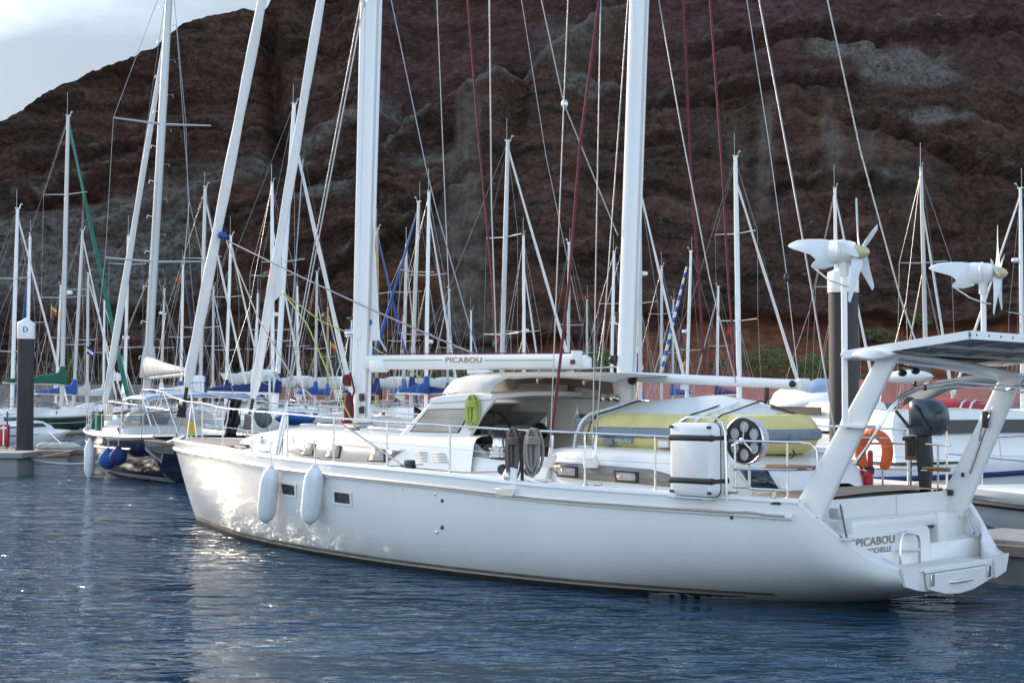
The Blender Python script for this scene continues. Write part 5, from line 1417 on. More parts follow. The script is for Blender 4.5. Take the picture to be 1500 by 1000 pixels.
# outboard motor on a wooden rail bracket
c = bv(1341, 642, -1.42)
t = gear('outboard_motor', c, 'dark blue outboard motor clamped to the wooden bracket on the far stern rail', 'outboard motor')
t.scale = (1.14, 1.14, 1.14)
rows = []
for z, a, b, dx in ((-.02, .15, .11, 0), (.03, .185, .13, -.02), (.09, .205, .145, -.03), (.17, .215, .15, -.03), (.26, .21, .145, -.02), (.33, .18, .125, .01), (.37, .12, .09, .03)):
    rows.append([V((-.14 + dx + a * math.copysign(abs(math.cos(2*PI*j/20)) ** .7, math.cos(2*PI*j/20)), b * math.copysign(abs(math.sin(2*PI*j/20)) ** .7, math.sin(2*PI*j/20)), z + .06)) for j in range(20)])
MB().loft(rows).build('cowling', OUTB, t, angle=50)
mb = MB()
rows2 = [[p + (p - V((-.16, 0, p.z))) * .02 + V((0, 0, dz)) for p in rows[2]] for dz in (-.012, .008)]
mb.loft(rows2); mb.build('cowl_seam', BLACK, t)
MB().prism([(-.17, -.06, .05), (-.03, -.05, .05), (-.04, -.04, -.25), (-.08, -.03, -.6), (-.17, -.03, -.6), (-.20, -.05, -.25)], (0, .1, 0)).build('leg', BLACK, t, angle=0, bevel=.02)
mb = MB().lathe([(.03, -.17), (.05, -.1), (.05, .08), (.03, .14)], (-.12, .02, -.62), (1, 0, 0), 12); mb.prism([(-.26, 0, -.56), (.02, 0, -.56), (0, 0, -.575), (-.26, 0, -.575)], (0, .12, 0)); mb.build('gearcase', BLACK, t)
mb = MB()
for k in range(3):
    a = k * 2 * PI / 3 + .4; mb.ell((-.28, .02 + .07 * math.cos(a), -.62 + .07 * math.sin(a)), (.02, .05, .06), 10, 6)
mb.build('propeller', BLACK, t)
mb = MB().box((.06, 0, -.0), (.12, .16, .05)).box((.02, .06, -.09), (.08, .03, .2)).box((.02, -.06, -.09), (.08, .03, .2)); mb.build('clamp', BLACK, t, bevel=.01)
MB().tube([(.0, .12, .12), (.12, .16, .28), (.14, .16, .30)], .018, 7).build('tiller', BLACK, t)
MB().tube([(-.26, .15, .10), (-.1, .16, .36)], .02, 6).build('carry_strap', BLACK, t)
c = bv(1340, 658, -1.40)
o = MB().rbox((0, 0, 0), (.26, .05, .27), .015).build('motor_bracket', VARN)
o.location = kw(c); o.rotation_euler = (0, 0, KETCH_ROT); tag(o, 'varnished wooden board on the stern rail holding the dark outboard', 'bracket')
c = bv(1372, 686, -1.30)
o = MB().rbox((0, 0, 0), (.34, .1, .035), .015).build('rail_seat', VARN); o.location = kw(c); o.rotation_euler = (0, 0, KETCH_ROT); tag(o, 'small wooden plank seat fixed low on the far stern rail', 'seat')
# wind generators
def turbine(px, py, v, pole_z, az, tip, spin, label):
    c = bv(px, py, v) if v is not None else at(px, py, 47.0); t = tag(empty('wind_generator', kw(c) if v is not None else c, 0), label, 'wind generator')
    MB().tube([(0, 0, pole_z - c.z), (0, 0, -.22)], .033, 12).build('pole', ALU, t)
    R = Matrix.Rotation(az, 3, 'Z') @ Matrix.Rotation(-tip, 3, 'Y')         # local x = axis towards the nose
    def T(p): return R @ V(p)
    def put(mb): mb.v = [tuple(T(p)) for p in mb.v]; return mb
    mb = MB().lathe([(.05, -.25), (.052, -.17), (.06, -.10), (.075, -.04), (.05, 0)], (0, 0, 0), n=14); mb.build('yaw_head', BLADE, t)
    rows = []
    for x, ry, rz, zc in ((-.16, .05, .125, .0), (-.10, .085, .13, .0), (-.02, .105, .125, .0), (.06, .115, .12, -.0), (.11, .105, .105, -.0), (.13, .08, .08, 0)):
        rows.append([V((x, ry * math.cos(2*PI*j/20), zc + rz * math.sin(2*PI*j/20))) for j in range(20)])
    body = put(MB().loft(rows)).build('generator_body', BLADE, t, angle=50)
    put(MB().loft([[V((x, r * math.cos(2*PI*j/20), r * math.sin(2*PI*j/20))) for j in range(20)] for x, r in ((-.03, .128), (-.025, .134), (.0, .134), (.005, .128))])).build('body_rib', BLADE, body)
    # tail fin: the outline of the photo, thin aerofoil
    prof = [(-.10, .115), (-.25, .135), (-.42, .135), (-.54, .12), (-.62, .085), (-.64, .06), (-.60, .035), (-.50, .005), (-.38, -.03), (-.315, -.075), (-.31, -.10), (-.345, -.135), (-.36, -.16), (-.33, -.185), (-.22, -.185), (-.10, -.15)]
    mb = MB()
    inner_ = [(x * .97 - .006, z * .9 - .001) for x, z in prof]
    rows = [[V((x, -.004, z)) for x, z in prof], [V((x, -.02, z)) for x, z in inner_]]
    mb.loft([[V((x, .028, z)) for x, z in inner_], [V((x, .008, z)) for x, z in prof], rows[0], rows[1]])
    put(mb).build('tail_fin', BLADE, t, angle=50)
    hub = put(MB().lathe([(.075, .135), (.078, .17), (.066, .22), (.04, .265), (.012, .285), (.001, .287)], (0, 0, 0), (1, 0, 0), 18)).build('nose_cone', NOSE, t)
    for k in range(5):
        a = spin + k * 2 * PI / 5
        d = V((0, math.cos(a), math.sin(a))); e = V((0, -math.sin(a), math.cos(a)))
        rows = []
        for s, ch, tw in ((.05, .042, 35), (.10, .078, 30), (.18, .076, 22), (.32, .060, 14), (.45, .046, 9), (.555, .034, 6), (.57, .024, 6)):
            q = math.radians(tw); cd = e * math.cos(q) + V((1, 0, 0)) * math.sin(q); nd = cd.cross(d)
            p0 = V((.17 - .0 * s, 0, 0)) + d * s
            rows.append([p0 + cd * ch * x + nd * ch * .16 * y for x, y in ((1, 0), (.6, .7), (0, 1), (-.6, .6), (-1, 0), (-.6, -.35), (0, -.4), (.6, -.3))])
        put(MB().loft(rows)).build('blade', BLADE, t, angle=50)
    rp = [V((.0, 0, -.33)) + V((-.2, .0, .1))]
    MB().tube([T((-.33, 0, -.17)), V((-.16, -.02, -.30)), V((0, -.035, -.36)), V((.08, -.03, -.37))], .009, 6).build('tie_line', ROPEW, t)
    return t
turbine(1236, 369, 1.62, 2.0, math.radians(-35), -.06, math.radians(33), 'wind generator with a white tail fin in front of the broad pile')
turbine(395, 547, None, 1.0, math.radians(-14), -.04, math.radians(50), 'small wind generator on a yacht beside the foot of the furled staysail')
turbine(1440, 400, -1.42, 2.8, math.radians(-26), -.03, math.radians(26), 'wind generator standing above the solar panel at the far right')
# ------------------------------------------------------------------ other sailing boats
def hull_rings(L, B, fb, tr=.72, n=15, sheer=.25):
    """simple yacht hull, bow at +x: returns rows of points port sheer -> keel -> starboard sheer"""
    rows = []
    for i in range(n + 1):
        s = i / n; x = -L * .46 + L * .98 * s
        b = B / 2 * (tr + (1 - tr) * min(1, s / .35) ** .8 if s < .35 else (1 - ((s - .35) / .65) ** 2.1)); b = max(b, .012)
        z1 = fb * (1 + sheer * (s - .3) ** 2 * 2.2)
        zb = -.35 + (.5 * max(0, .3 - s) ** 1 if s < .3 else 0) + max(0, s - .8) / .2 * .35
        rake = .55 * max(0, s - .75) / .25
        pr = []
        for q in (1, .8, .6, .4, .22, .08, 0):
            f = (1 - (1 - q) ** (2.6 - 1.4 * s)) ** .55
            z = zb + (z1 - zb) * q
            pr.append(V((x + rake * (z / fb) * .8 - (0 if s > 0 else (.0 - .25 * (1 - q))), b * f, z)))
        rows.append(pr + [V((p.x, -p.y, p.z)) for p in pr[-2::-1]])
    return rows
def taper_tube(mb, a, b, ra, rb, n=8): return mb.tube([a, a.lerp(b, .7), b], [ra, ra * .97, rb], n)
def sailboat(px, topy, h, tx=0.0, furl=None, hullm=None, label='', rnd=0, boom=None, spreaders=(), radar=None, whip=True, mastm=None, mr=None,
             stern_at_us=False, hood=None, L=None, extra=None, flag=None, steps=False, foot=0, boom_h=1.9, tilt=None, group='yachts moored behind the ketch', hulltop=None, cat='sailing yacht', name='sailing_yacht', low=1.0):
    """px: mast foot (photograph x near the horizon); topy: mast head; h: mast head height above water; tx: shift of the head to the right in pixels;
    furl: (bottom shift in pixels, top y or None, material); boom: (+1/-1 side away from bow implied, cover material)"""
    rd = random.Random(rnd * 31 + int(px))
    D = (h - CAMH) * FPX / (YH - topy)
    x0 = (px - 750) / FPX * D
    L = L or max(7.5, h * .78); B = L * .31; fb = .95 + L * .02
    J = L * .37
    side = 1
    if furl: side = 1 if furl[0] > 0 else -1
    elif boom: side = -boom[0]
    if tilt is None:
        if furl:
            c = max(-.97, min(.97, abs(furl[0]) * D / FPX / J)); a = math.acos(c)
        else: a = rd.uniform(.5, 1.0)
        tl = a if not stern_at_us else a
    else: tl = math.radians(tilt)
    ang = (tl if side > 0 else PI - tl)          # bow away from the camera
    if stern_at_us is None: ang = -ang             # bow towards the camera
    t = tag(empty(name, (x0, D, 0), ang), label, cat, group)
    ux, uy = V((math.cos(ang), math.sin(ang), 0)), V((-math.sin(ang), math.cos(ang), 0))
    def loc(w): w = V(w); return V((w.dot(ux), w.dot(uy), w.z))
    MXo = L * .09                                   # the mast stands at local x = 0; the hull is shifted a little aft
    rows = hull_rings(L, B, fb)
    rows = [[p + V((-MXo + .0, 0, 0)) for p in r] for r in rows]
    n = len(rows[0])
    mb = MB().grid(rows); mb.f.append(tuple(range(n)))
    hm = hullm or GEL
    hu = mb.build('hull', hm, t, angle=45)
    mb = MB()
    for s in (1, -1):
        def hy(r, z):
            for a, b in zip(r[:7], r[1:7]):
                if b.z <= z <= a.z: f = (z - b.z) / max(1e-6, a.z - b.z); return V((b.x + (a.x - b.x) * f, abs(b.y + (a.y - b.y) * f), z))
            return V((r[6].x, 0, max(z, r[6].z)))
        rr2 = [[hy(r, z) for z in ((.10, .17, .24) if hm is not NAVY else (.02, .08, .15))] for r in rows[:-1]]
        mb.grid([[V((p.x, s * (p.y + .012), p.z)) for p in q] for q in rr2])
        if hm is NAVY or hm is GREENH:
            m2 = MB(); m2.tube([V((r[0].x, s * (abs(r[0].y) + .0), r[0].z)) for r in rows], .05, 6); m2.build('toe_rail', CREAM, hu)
            m2 = MB(); m2.tube([V((q.x, s * (q.y + .015), q.z)) for q in [hy(r, r[0].z - .34) for r in rows[2:-2]]], .022, 6); m2.build('side_rail', CREAM, hu)
    mb.build('boot_stripe', rd.choice([BLUED, BOOT, REDC, BLUEG]) if hm is GEL else GEL, hu, recalc=False)
    # deck, coachroof, cockpit well
    mb = MB(); mb.grid([[V((r[0].x, r[0].y * k, r[0].z - .03 + .05 * (1 - k * k))) for k in (-1, -.5, 0, .5, 1)] for r in rows])
    mb.build('deck', DECKW if rd.random() < .75 else TEAK, t, angle=30)
    ch = (.38 + L * .012) * low
    rr_ = []
    for s, w, k in ((-.14, .52, .0), (-.13, .56, .95), (-.02, .6, 1.0), (.1, .56, .95), (.2, .46, .82), (.3, .3, .5), (.34, .2, .05)):
        x = L * s - MXo + L*.05; z = fb - .02; w2 = B / 2 * w * 1.1
        rr_.append([V((x, w2, z)), V((x, w2 * .95, z + ch * k * .8)), V((x, w2 * .8, z + ch * k)), V((x, 0, z + ch * k + .05)), V((x, -w2 * .8, z + ch * k)), V((x, -w2 * .95, z + ch * k * .8)), V((x, -w2, z))])
    cr_ = MB().loft(rr_, closed=False, caps=False).build('coachroof', GEL, t, angle=35)
    for s in (1, -1):
        mb = MB()
        A = rr_[1][0].lerp(rr_[1][1], .5); Bp = rr_[4][0].lerp(rr_[4][1], .5)
        mb.prism([V((A.x + .3, s * (abs(A.y) * .995 + .012), A.z + .11)), V((Bp.x, s * (abs(Bp.y) + .03), Bp.z + .08)), V((Bp.x - .1, s * (abs(Bp.y) + .05), Bp.z - .06)), V((A.x + .3, s * (abs(A.y) + .02), A.z - .09))], (0, s * .012, 0))
        mb.build('window', GLASS, cr_, angle=0)
    # mast
    top = loc((tx * D / FPX, 0, h)); bot = V((0, 0, fb + ch * .9)); bot0 = bot
    r0 = mr or (.075 + .0028 * h)
    mm_ = mastm or (ALUB if rd.random() < .4 else ALU)
    mb = MB(); taper_tube(mb, bot, top, r0, r0 * .72, 10)
    ms = mb.build('mast', mm_, t, angle=60)
    mb = MB(); mb.box(top + V((0, 0, .03)), (.34, .1, .07))
    mb.tube([top + V((.1, 0, 0)), top + V((.28, 0, .28))], .012, 5); mb.box(top + V((.32, 0, .3)), (.14, .03, .06))
    if whip: mb.tube([top + V((-.08, 0, 0)), top + V((-.08, 0, .9 + rd.random() * .5))], .012, 5)
    mb.build('masthead_gear', ALUB, ms)
    bow = max((p for p in rows[-1]), key=lambda p: p.x * 1.0 + p.z * .01); bow = V((rows[-1][0].x - .1, 0, rows[-1][0].z))
    stern = V((rows[0][0].x + .1, 0, rows[0][0].z))
    def on(z): return bot + (top - bot) * ((z - bot.z) / (top.z - bot.z))
    sp_ = spreaders or ((.5,) if h < 12.5 else (.36, .68))
    tips = []
    for f_ in sp_:
        if f_ > 1:                                  # given as a photograph y
            z = CAMH + (YH - f_) * D / FPX
        else: z = bot.z + (top.z - bot.z) * f_
        w = B * (.36 if len(sp_) == 1 else (.38 if f_ == min(sp_) or f_ == max([q for q in sp_ if q > 1] or [0]) else .28))
        m2 = MB()
        for s in (1, -1): m2.tube([on(z), on(z) + V((-.12, s * w, .06))], [.04, .026], 6)
        m2.build('spreader', ALUB, ms); tips.append((on(z) + V((-.12, w, .06)), z))
    tips.sort(key=lambda q: q[1])
    # rigging
    m2 = MB(); rw_ = .0085
    for s in (1, -1):
        ch_ = V((-.15, s * B * .46, fb)); pth_ = [ch_] + [V((p.x, s * p.y, p.z)) for p, z in tips] + [on(h - .25)]
        m2.tube(pth_, rw_, 4); m2.tube([ch_ + V((.2, 0, 0)), on(tips[0][1] - .1)], rw_, 4); m2.tube([ch_ + V((-.3, 0, 0)), on(tips[0][1] - .1)], rw_, 4)
        m2.tube([stern + V((0, s * B * .25, 0)), top.lerp(stern, .55) + V((0, 0, 0)), top], rw_, 4)
    m2.tube([bow, on(h - .1)], rw_, 4)
    for k in range(2): m2.tube([on(fb + 1.4) + V((.25 - .5 * k, .12, 0)), top + V((.05, .03, -.2))], rw_ * .8, 4)
    m2.build('rigging', WIRE, t, angle=60)
    # headsail rolled on its stay
    if furl and furl[2]:
        ty = furl[1]; zt = h - .5 if ty is None else CAMH + (YH - ty) * D / FPX
        fb_ = bow + V((-.05, 0, .35)); ft = on(zt); N = 16; rws = []
        rf = furl[3] if len(furl) > 3 else .085
        for i in range(N + 1):
            s = i / N; c = fb_.lerp(ft, s); ax = (ft - fb_).normalized(); x = ax.orthogonal().normalized(); y = ax.cross(x)
            r = rf * (.5 if i == 0 else (1.12 - .55 * s)) * (1 + .12 * noise.noise(V((i * .8, px, 0))))
            rws.append([c + (x * math.cos(2*PI*j/9) + y * math.sin(2*PI*j/9)) * r * (1 + .1 * math.cos(4*PI*j/9 + i)) for j in range(9)])
        fs = MB().loft(rws).build('furled_sail', furl[2], t, angle=60)
        MB().lathe([(.10, 0), (.12, .03), (.08, .06), (.08, .16), (.12, .2), (.1, .22)], bow + V((0, 0, .1)), (ft - fb_), 10).build('furler_drum', BLACK, fs)
    # boom and sail cover
    if boom:
        bl = L * .36; z = fb + boom_h - .6
        a_, b_ = on(z) + V((-.1, 0, 0)), V((on(z).x - bl, 0, z + .06))
        bm_ = MB().tube([a_, b_], .07, 8).build('boom', mm_, t)
        if boom[1]:
            rws = []
            for i in range(15):
                s = i / 14; c = a_.lerp(b_, s); hh = (.46 * (1 - s) ** 1.3 + .17) * (1 if s > .05 else 1.15); w = .13 + .06 * (1 - s)
                if i == 14: hh *= .5; w *= .5
                rws.append([c + V((0, w * math.sin(2*PI*j/12), .02 + hh * .5 + hh * .55 * -math.cos(2*PI*j/12) * (1 + .08 * noise.noise(V((i * .9, j * .7, px)))))) for j in range(12)])
            sc2 = MB().loft(rws).build('sail_cover', boom[1], bm_, angle=60)
            MB().tube([on(z) + V((.02, 0, 0)), on(z + .55) + V((.0, 0, 0)), on(z + 1.0)], [r0 + .12, r0 + .1, r0 + .03], 10).build('cover_collar', boom[1], sc2)
    # rails
    m2 = MB()
    for s in (1, -1):
        m2.tube([V((r[0].x, s * max(.05, abs(r[0].y) - .06), r[0].z + .6)) for r in rows[1:-1]], .012, 5)
        for r in rows[1:-1:2]: m2.tube([V((r[0].x, s * (abs(r[0].y) - .06), r[0].z)), V((r[0].x, s * (abs(r[0].y) - .06), r[0].z + .6))], .012, 5)
    m2.build('guard_rail', STEEL, t)
    m2 = MB(); p0 = rows[-3][0]; w = max(.2, abs(p0.y) - .06)
    m2.tube([V((p0.x, w, p0.z + .62)), V((bow.x + .05, .16, bow.z + .62)), V((bow.x + .1, 0, bow.z + .62)), V((bow.x + .05, -.16, bow.z + .62)), V((p0.x, -w, p0.z + .62))], .016, 6)
    for s in (1, -1): m2.tube([V((bow.x - .1, s * .12, bow.z)), V((bow.x + .03, s * .16, bow.z + .62))], .016, 6)
    m2.build('pulpit', STEEL, t)
    if hood:
        rws = []
        for x, zz, ww in ((.06, .05, .9), (.02, .42, .95), (-.05, .62, 1.0), (-.13, .60, 1.0)):
            xx = -L * .14 + L * x; zz += fb + ch * .8
            rws.append([V((xx, B / 2 * .62 * ww * math.cos(PI * j / 8), zz - .5 + .5 * math.sin(PI * j / 8) ** .5 if 0 < j < 8 else zz - .5)) for j in range(9)])
        o_ = MB().grid(rws).build('spray_hood', hood, t, angle=50); sd_ = o_.modifiers.new('thickness', 'SOLIDIFY'); sd_.thickness = .015
        MB().prism([rws[0][3] + V((.02, 0, .02)), rws[0][5] + V((.02, 0, .02)), rws[1][5] + V((.03, 0, -.02)), rws[1][3] + V((.03, 0, -.02))], (.012, 0, .004)).build('hood_window', CLEAR, o_, angle=0)
    if radar:
        z = CAMH + (YH - radar) * D / FPX
        ra = MB().lathe([(.19, -.1), (.23, -.08), (.24, 0), (.22, .09), (.15, .12), (.001, .125)], on(z) + V((.34, 0, 0)), n=16).build('radar_dome', GEL, t)
        MB().box(on(z) + V((.18, 0, -.13)), (.4, .08, .04)).build('radar_bracket', ALUB, ra, bevel=.004)
    if flag:
        yf, cs = flag; z = CAMH + (YH - yf) * D / FPX; o_ = on(z) + loc((.0, 0, 0))
        side_ = loc((-1, 0, 0)) if len(cs) < 3 else loc((1, 0, 0))
        fo = None
        for k, c in enumerate(cs[:2]):
            a0, a1 = .2 + k * .17, .2 + (k + 1) * .17
            q = [on(z) + side_ * a0 + V((0, 0, -.05 - k * .1)), on(z) + side_ * a1 + V((0, 0, -.15 - k * .1)), on(z) + side_ * a1 + V((0, 0, -.45 - k * .1)), on(z) + side_ * a0 + V((0, 0, -.35 - k * .1))]
            ob = MB().prism(q, V((0, .012, 0))).build('flag', c, t if fo is None else fo, angle=0)
            if fo is None: fo = ob
    if steps:
        for k in range(int((h - 3) / .55)):
            m2 = MB(); z = 3 + k * .55; s = 1 if k % 2 else -1; p = on(z)
            m2.tube([p + V((0, s * r0, 0)), p + V((0, s * (r0 + .15), .04)), p + V((0, s * (r0 + .17), -.06))], .009, 5)
            m2.build('mast_step', STEEL, ms)
    if extra: extra(t, dict(L=L, B=B, fb=fb, ch=ch, D=D, on=on, bow=bow, stern=stern, rows=rows, loc=loc, h=h))
    return t

def green_extra(t, q):
    fb, B = q['fb'], q['B']
    o = MB().ell((q['L'] * .20, 0, fb + .35), (1.5, .62, .38), 18, 8).build('covered_tender', SAIL, t)
def navy_extra(t, q):
    fb, B, L, ch = q['fb'], q['B'], q['L'], q['ch']
    # dodger hoops, bimini, wheel, jerry cans, windlass, water bags at the bow
    o = MB().grid([[V((x, B * .42 * math.cos(PI * j / 10), fb + z + .16 * math.sin(PI * j / 10) ** .6)) for j in range(11)] for x, z in ((-L * .56, .98), (-L * .52, 1.04), (-L * .40, 1.06), (-L * .34, 1.0))]).build('bimini', LBLUE, t)
    sd_ = o.modifiers.new('thickness', 'SOLIDIFY'); sd_.thickness = .02
    m2 = MB()
    for x in (-L * .55, -L * .35):
        m2.tube([V((x + .2, B * .43, fb))] + [V((x, B * .42 * math.cos(PI * j / 10), fb + .95 + .16 * math.sin(PI * j / 10) ** .6)) for j in range(11)] + [V((x + .2, -B * .43, fb))], .018, 6)
    m2.build('bimini_frame', STEEL, t)
    for k, x in enumerate((.13, .07)):
        MB().rbox((L * x, B * .30, fb + .34), (.42, .22, .62), .07).build('water_can', GREENC, t)
    for k in range(2): MB().rbox((L * .02 + k * .34, B * .26, fb + .62), (.24, .18, .52), .05).build('jerry_can', CREAM, t)
    MB().rbox((L * .36, 0, fb + .35), (.4, .3, .3), .06).build('windlass', STEEL, t)
    a = q['rows'][-3]
    MB().ell((L * .28, .15, fb + .2), (.5, .35, .18)).build('deck_bag', ROPEW, t)
    m2 = MB().tube([V((-L * .46, 0, fb + 1.3)), V((-L * .46, 0, fb + 1.5))], .04, 8); m2.build('radar_post', GEL, t)
    MB().lathe([(.2, 0), (.24, .03), (.24, .15), (.19, .2), (.001, .21)], (-L * .46, 0, fb + 1.5), n=18).build('radar_dome', GEL, t)

# foot x, head y, head height, head shift ... one line per mast in the photograph, left to right
S = sailboat
S(18, 305, 12.6, 5, (38, 315, SAIL, .07), GEL, 'small white yacht with a bare silver mast at the far left edge', 1, spreaders=(408, 515))
S(39, 347, 12.2, 3, (-38, 385, BLUEC, .10), GEL, 'yacht with a bright blue furled sail slanting left behind the D pile', 2, boom=(1, BLUEC))
S(91, 168, 18.2, 5, (50, 175, TEALC, .13), GREENH, 'dark green hulled yacht with green sail cover and green furled genoa', 3, boom=(-1, GREENC), spreaders=(284, 436), radar=428, hood=CLEAR, extra=green_extra, L=13, boom_h=2.4)
S(82, 418, 11.5, 6, None, GEL, 'pale yacht just left of the green sailed mast', 4, spreaders=(495,), boom=(1, SAIL), tilt=40)
S(108, 337, 13.5, 11, (30, 345, SAIL, .07), GEL, 'yacht with a leaning tan grey mast and blue mast boot right of the green yacht', 5, spreaders=(424, 505), boom=(-1, BLUEC), mastm=SPAR if False else ALUB)
S(183, 345, 13.0, 3, (-22, 360, SAILGREY, .07), GEL, 'white yacht moored by the small capped pile behind the navy yacht', 6, spreaders=(387, 509), radar=494, boom=(1, SAIL))
S(213, -70, 16.2, 33, (-82, 30, SAIL, .12), NAVY, 'navy blue hulled yacht beside the ketch with grey sail cover and blue bimini', 7, boom=(1, SAILGREY), spreaders=(180, 383), steps=True, extra=navy_extra, L=13.0, hood=CLEAR, mr=.135, boom_h=2.3, tilt=63, low=.45)
S(236, 424, 10.6, 4, None, GEL, 'small yacht with a low mast and radar dome right of the navy yacht mast', 8, radar=458, boom=(1, SAIL), tilt=55)
S(265, 388, 12.0, 2, (20, 396, BLUED, .075), GEL, 'yacht flying a small red flag near its masthead with a dark blue furled sail', 9, spreaders=(494,), flag=(402, (FLAGR, FLAGR)), boom=(-1, BLUEC))
S(293, 273, 14.6, 6, (42, 290, SAIL, .075), GEL, 'yacht with wind gauges at its masthead left of the furled genoa', 10, spreaders=(378, 480), boom=(-1, SAIL))
S(331, 345, 13.2, 6, (36, 355, SAIL, .075), GEL, 'yacht with thin mast right of the furled genoa and white furled sail', 11, spreaders=(435, 513), boom=(-1, BLUED))
S(400, 267, 14.6, -3, (24, 330, SAIL, .07), GEL, 'yacht with a tall whip aerial just left of the furled staysail', 12, spreaders=(404, 484), radar=460, boom=(-1, BLUED), flag=(393, (FLAGR, FLAGG)))
S(404, 150, 17.5, 25, (80, 190, SAIL, .13), GEL, 'large white yacht with two aerials at its masthead behind the staysail', 13, spreaders=(383, 500), boom=(-1, BLUED), L=13, mr=.14)
S(462, 398, 11.6, 2, (20, 440, SAIL, .06), GEL, 'white yacht between the staysail and the main mast with blue cover', 14, spreaders=(511,), boom=(-1, BLUEC), whip=False)
S(480, 452, 9.8, 0, (20, 458, SAIL, .06), GEL, 'small yacht with tan wooden mast flying a small red and yellow flag', 15, mastm=SPAR, flag=(455, (FLAGR, FLAGY)), boom=(-1, BLUEC))
S(512, 470, 9.4, 3, (-28, 480, SAIL, .06), GEL, 'low white yacht directly left of the main mast with blue cover', 16, boom=(1, BLUEC))
S(552, 335, 12.4, 0, (42, 345, BLUEC, .10), GEL, 'yacht with a tan mast just right of the main mast with blue furled sail', 17, mastm=SPAR, boom=(-1, BLUED), spreaders=(430,))
S(591, 358, 12.0, 4, (14, 370, SAILGREY, .05), GEL, 'slim masted yacht with tall aerial between two blue furled sails', 18, spreaders=(428, 500), boom=(-1, BLUEC))
S(602, 295, 13.6, 11, (-66, 303, BLUEC, .11), GEL, 'yacht whose bright blue furled sail slants left down to the main boom', 19, spreaders=(398, 490), boom=(1, BLUED))
S(624, 280, 14.0, 4, (36, 308, SAIL, .07), GEL, 'white masted yacht right of the slanting blue sail above the boom', 20, spreaders=(403,), radar=500, boom=(-1, BLUEC))
S(734, 205, 15.6, 10, (98, 215, SAIL, .085), GEL, 'yacht with the tallest mast between the two masts of the ketch', 21, spreaders=(347, 490), flag=(492, (FLAGR, FLAGG)), mr=.13)
S(768, 345, 12.4, -1, (24, 388, SAIL, .065), GEL, 'short masted yacht with radar right of the tallest middle mast', 22, radar=484, spreaders=(486,))
S(832, 356, 12.4, 2, None, GEL, 'yacht with a dull grey mast behind the maroon halyard', 23, mastm=ALUB, tilt=60, boom=(1, None))
S(895, 368, 12.0, 5, (44, 378, BLUEC, .07), GEL, 'yacht partly hidden by the mizzen mast on its left side', 24, spreaders=(445,))
S(938, 268, 13.9, 0, (68, 275, SAIL, .08), GEL, 'yacht with a round radar on its mast right behind the mizzen mast', 25, radar=400, spreaders=(444,))
S(969, 390, 12.0, 1, (40, 398, BLUED, .075), GEL, 'yacht with a dark blue furled sail above the mizzen boom', 26, spreaders=(460,))
S(1005, 368, 12.2, 8, (-42, 388, None), GEL, 'yacht with a striped blue and white furled sail above the mizzen boom', 27, radar=485, spreaders=(513,), flag=(528, (FLAGY, BLUED)))
S(1083, 228, 14.4, -4, (92, 262, SAIL, .085), GEL, 'yacht with long white furled sail slanting right towards the broad pile', 28, spreaders=(342, 470), flag=(474, (FLAGG, FLAGR)), boom=None, mr=.135)
S(1227, 275, 14.0, -2, (66, 283, SAIL, .075), GEL, 'yacht whose mast rises directly behind the left wind generator', 29, spreaders=(420,))
S(1358, 245, 14.2, -6, (60, 295, SAIL, .075), GEL, 'yacht whose mast stands between the two wind generators', 30, spreaders=(385,), boom=(-1, SLATE), boom_h=3.0)
S(1497, 275, 13.6, 1, (-58, 285, SAIL, .075), GEL, 'yacht at the right edge with a furled sail slanting left', 31, spreaders=(460,), radar=380)
# the farther row: thinner masts between the near ones
FAR = [(128, 400, 11.0, 'far yacht behind the leaning furled genoa of the navy yacht'), (152, 440, 10.6, 'far yacht left of the small capped pile'),
       (312, 420, 11.2, 'far yacht seen through the bow pulpit of the ketch'), (374, 430, 10.8, 'far yacht left of the furled staysail foot'),
       (437, 420, 11.0, 'far yacht right of the staysail behind the shrouds'), (540, 462, 9.6, 'far yacht hugging the right side of the main mast'),
       (655, 425, 10.8, 'far yacht above the boom lettering'), (690, 455, 10.2, 'far yacht with short mast right of the boom lettering'),
       (860, 440, 10.6, 'far yacht between the boom end and the mizzen mast'), (985, 440, 10.4, 'far yacht above the middle of the mizzen boom'),
       (1050, 420, 11.0, 'far yacht left of the long slanting furled sail')]
for i, (px, ty, h, lab) in enumerate(FAR):
    rd = random.Random(i + 100)
    S(px, ty, h, rd.choice([-2, 0, 2, 3]), (rd.choice([-1, 1]) * rd.randint(12, 30), None, rd.choice([SAIL, SAIL, BLUED, SAILGREY]), .06), GEL, lab, 50 + i, boom=(1, rd.choice([BLUEC, SAIL, BLUED, SAILGREY])), whip=rd.random() < .5, group='yachts in the far row')
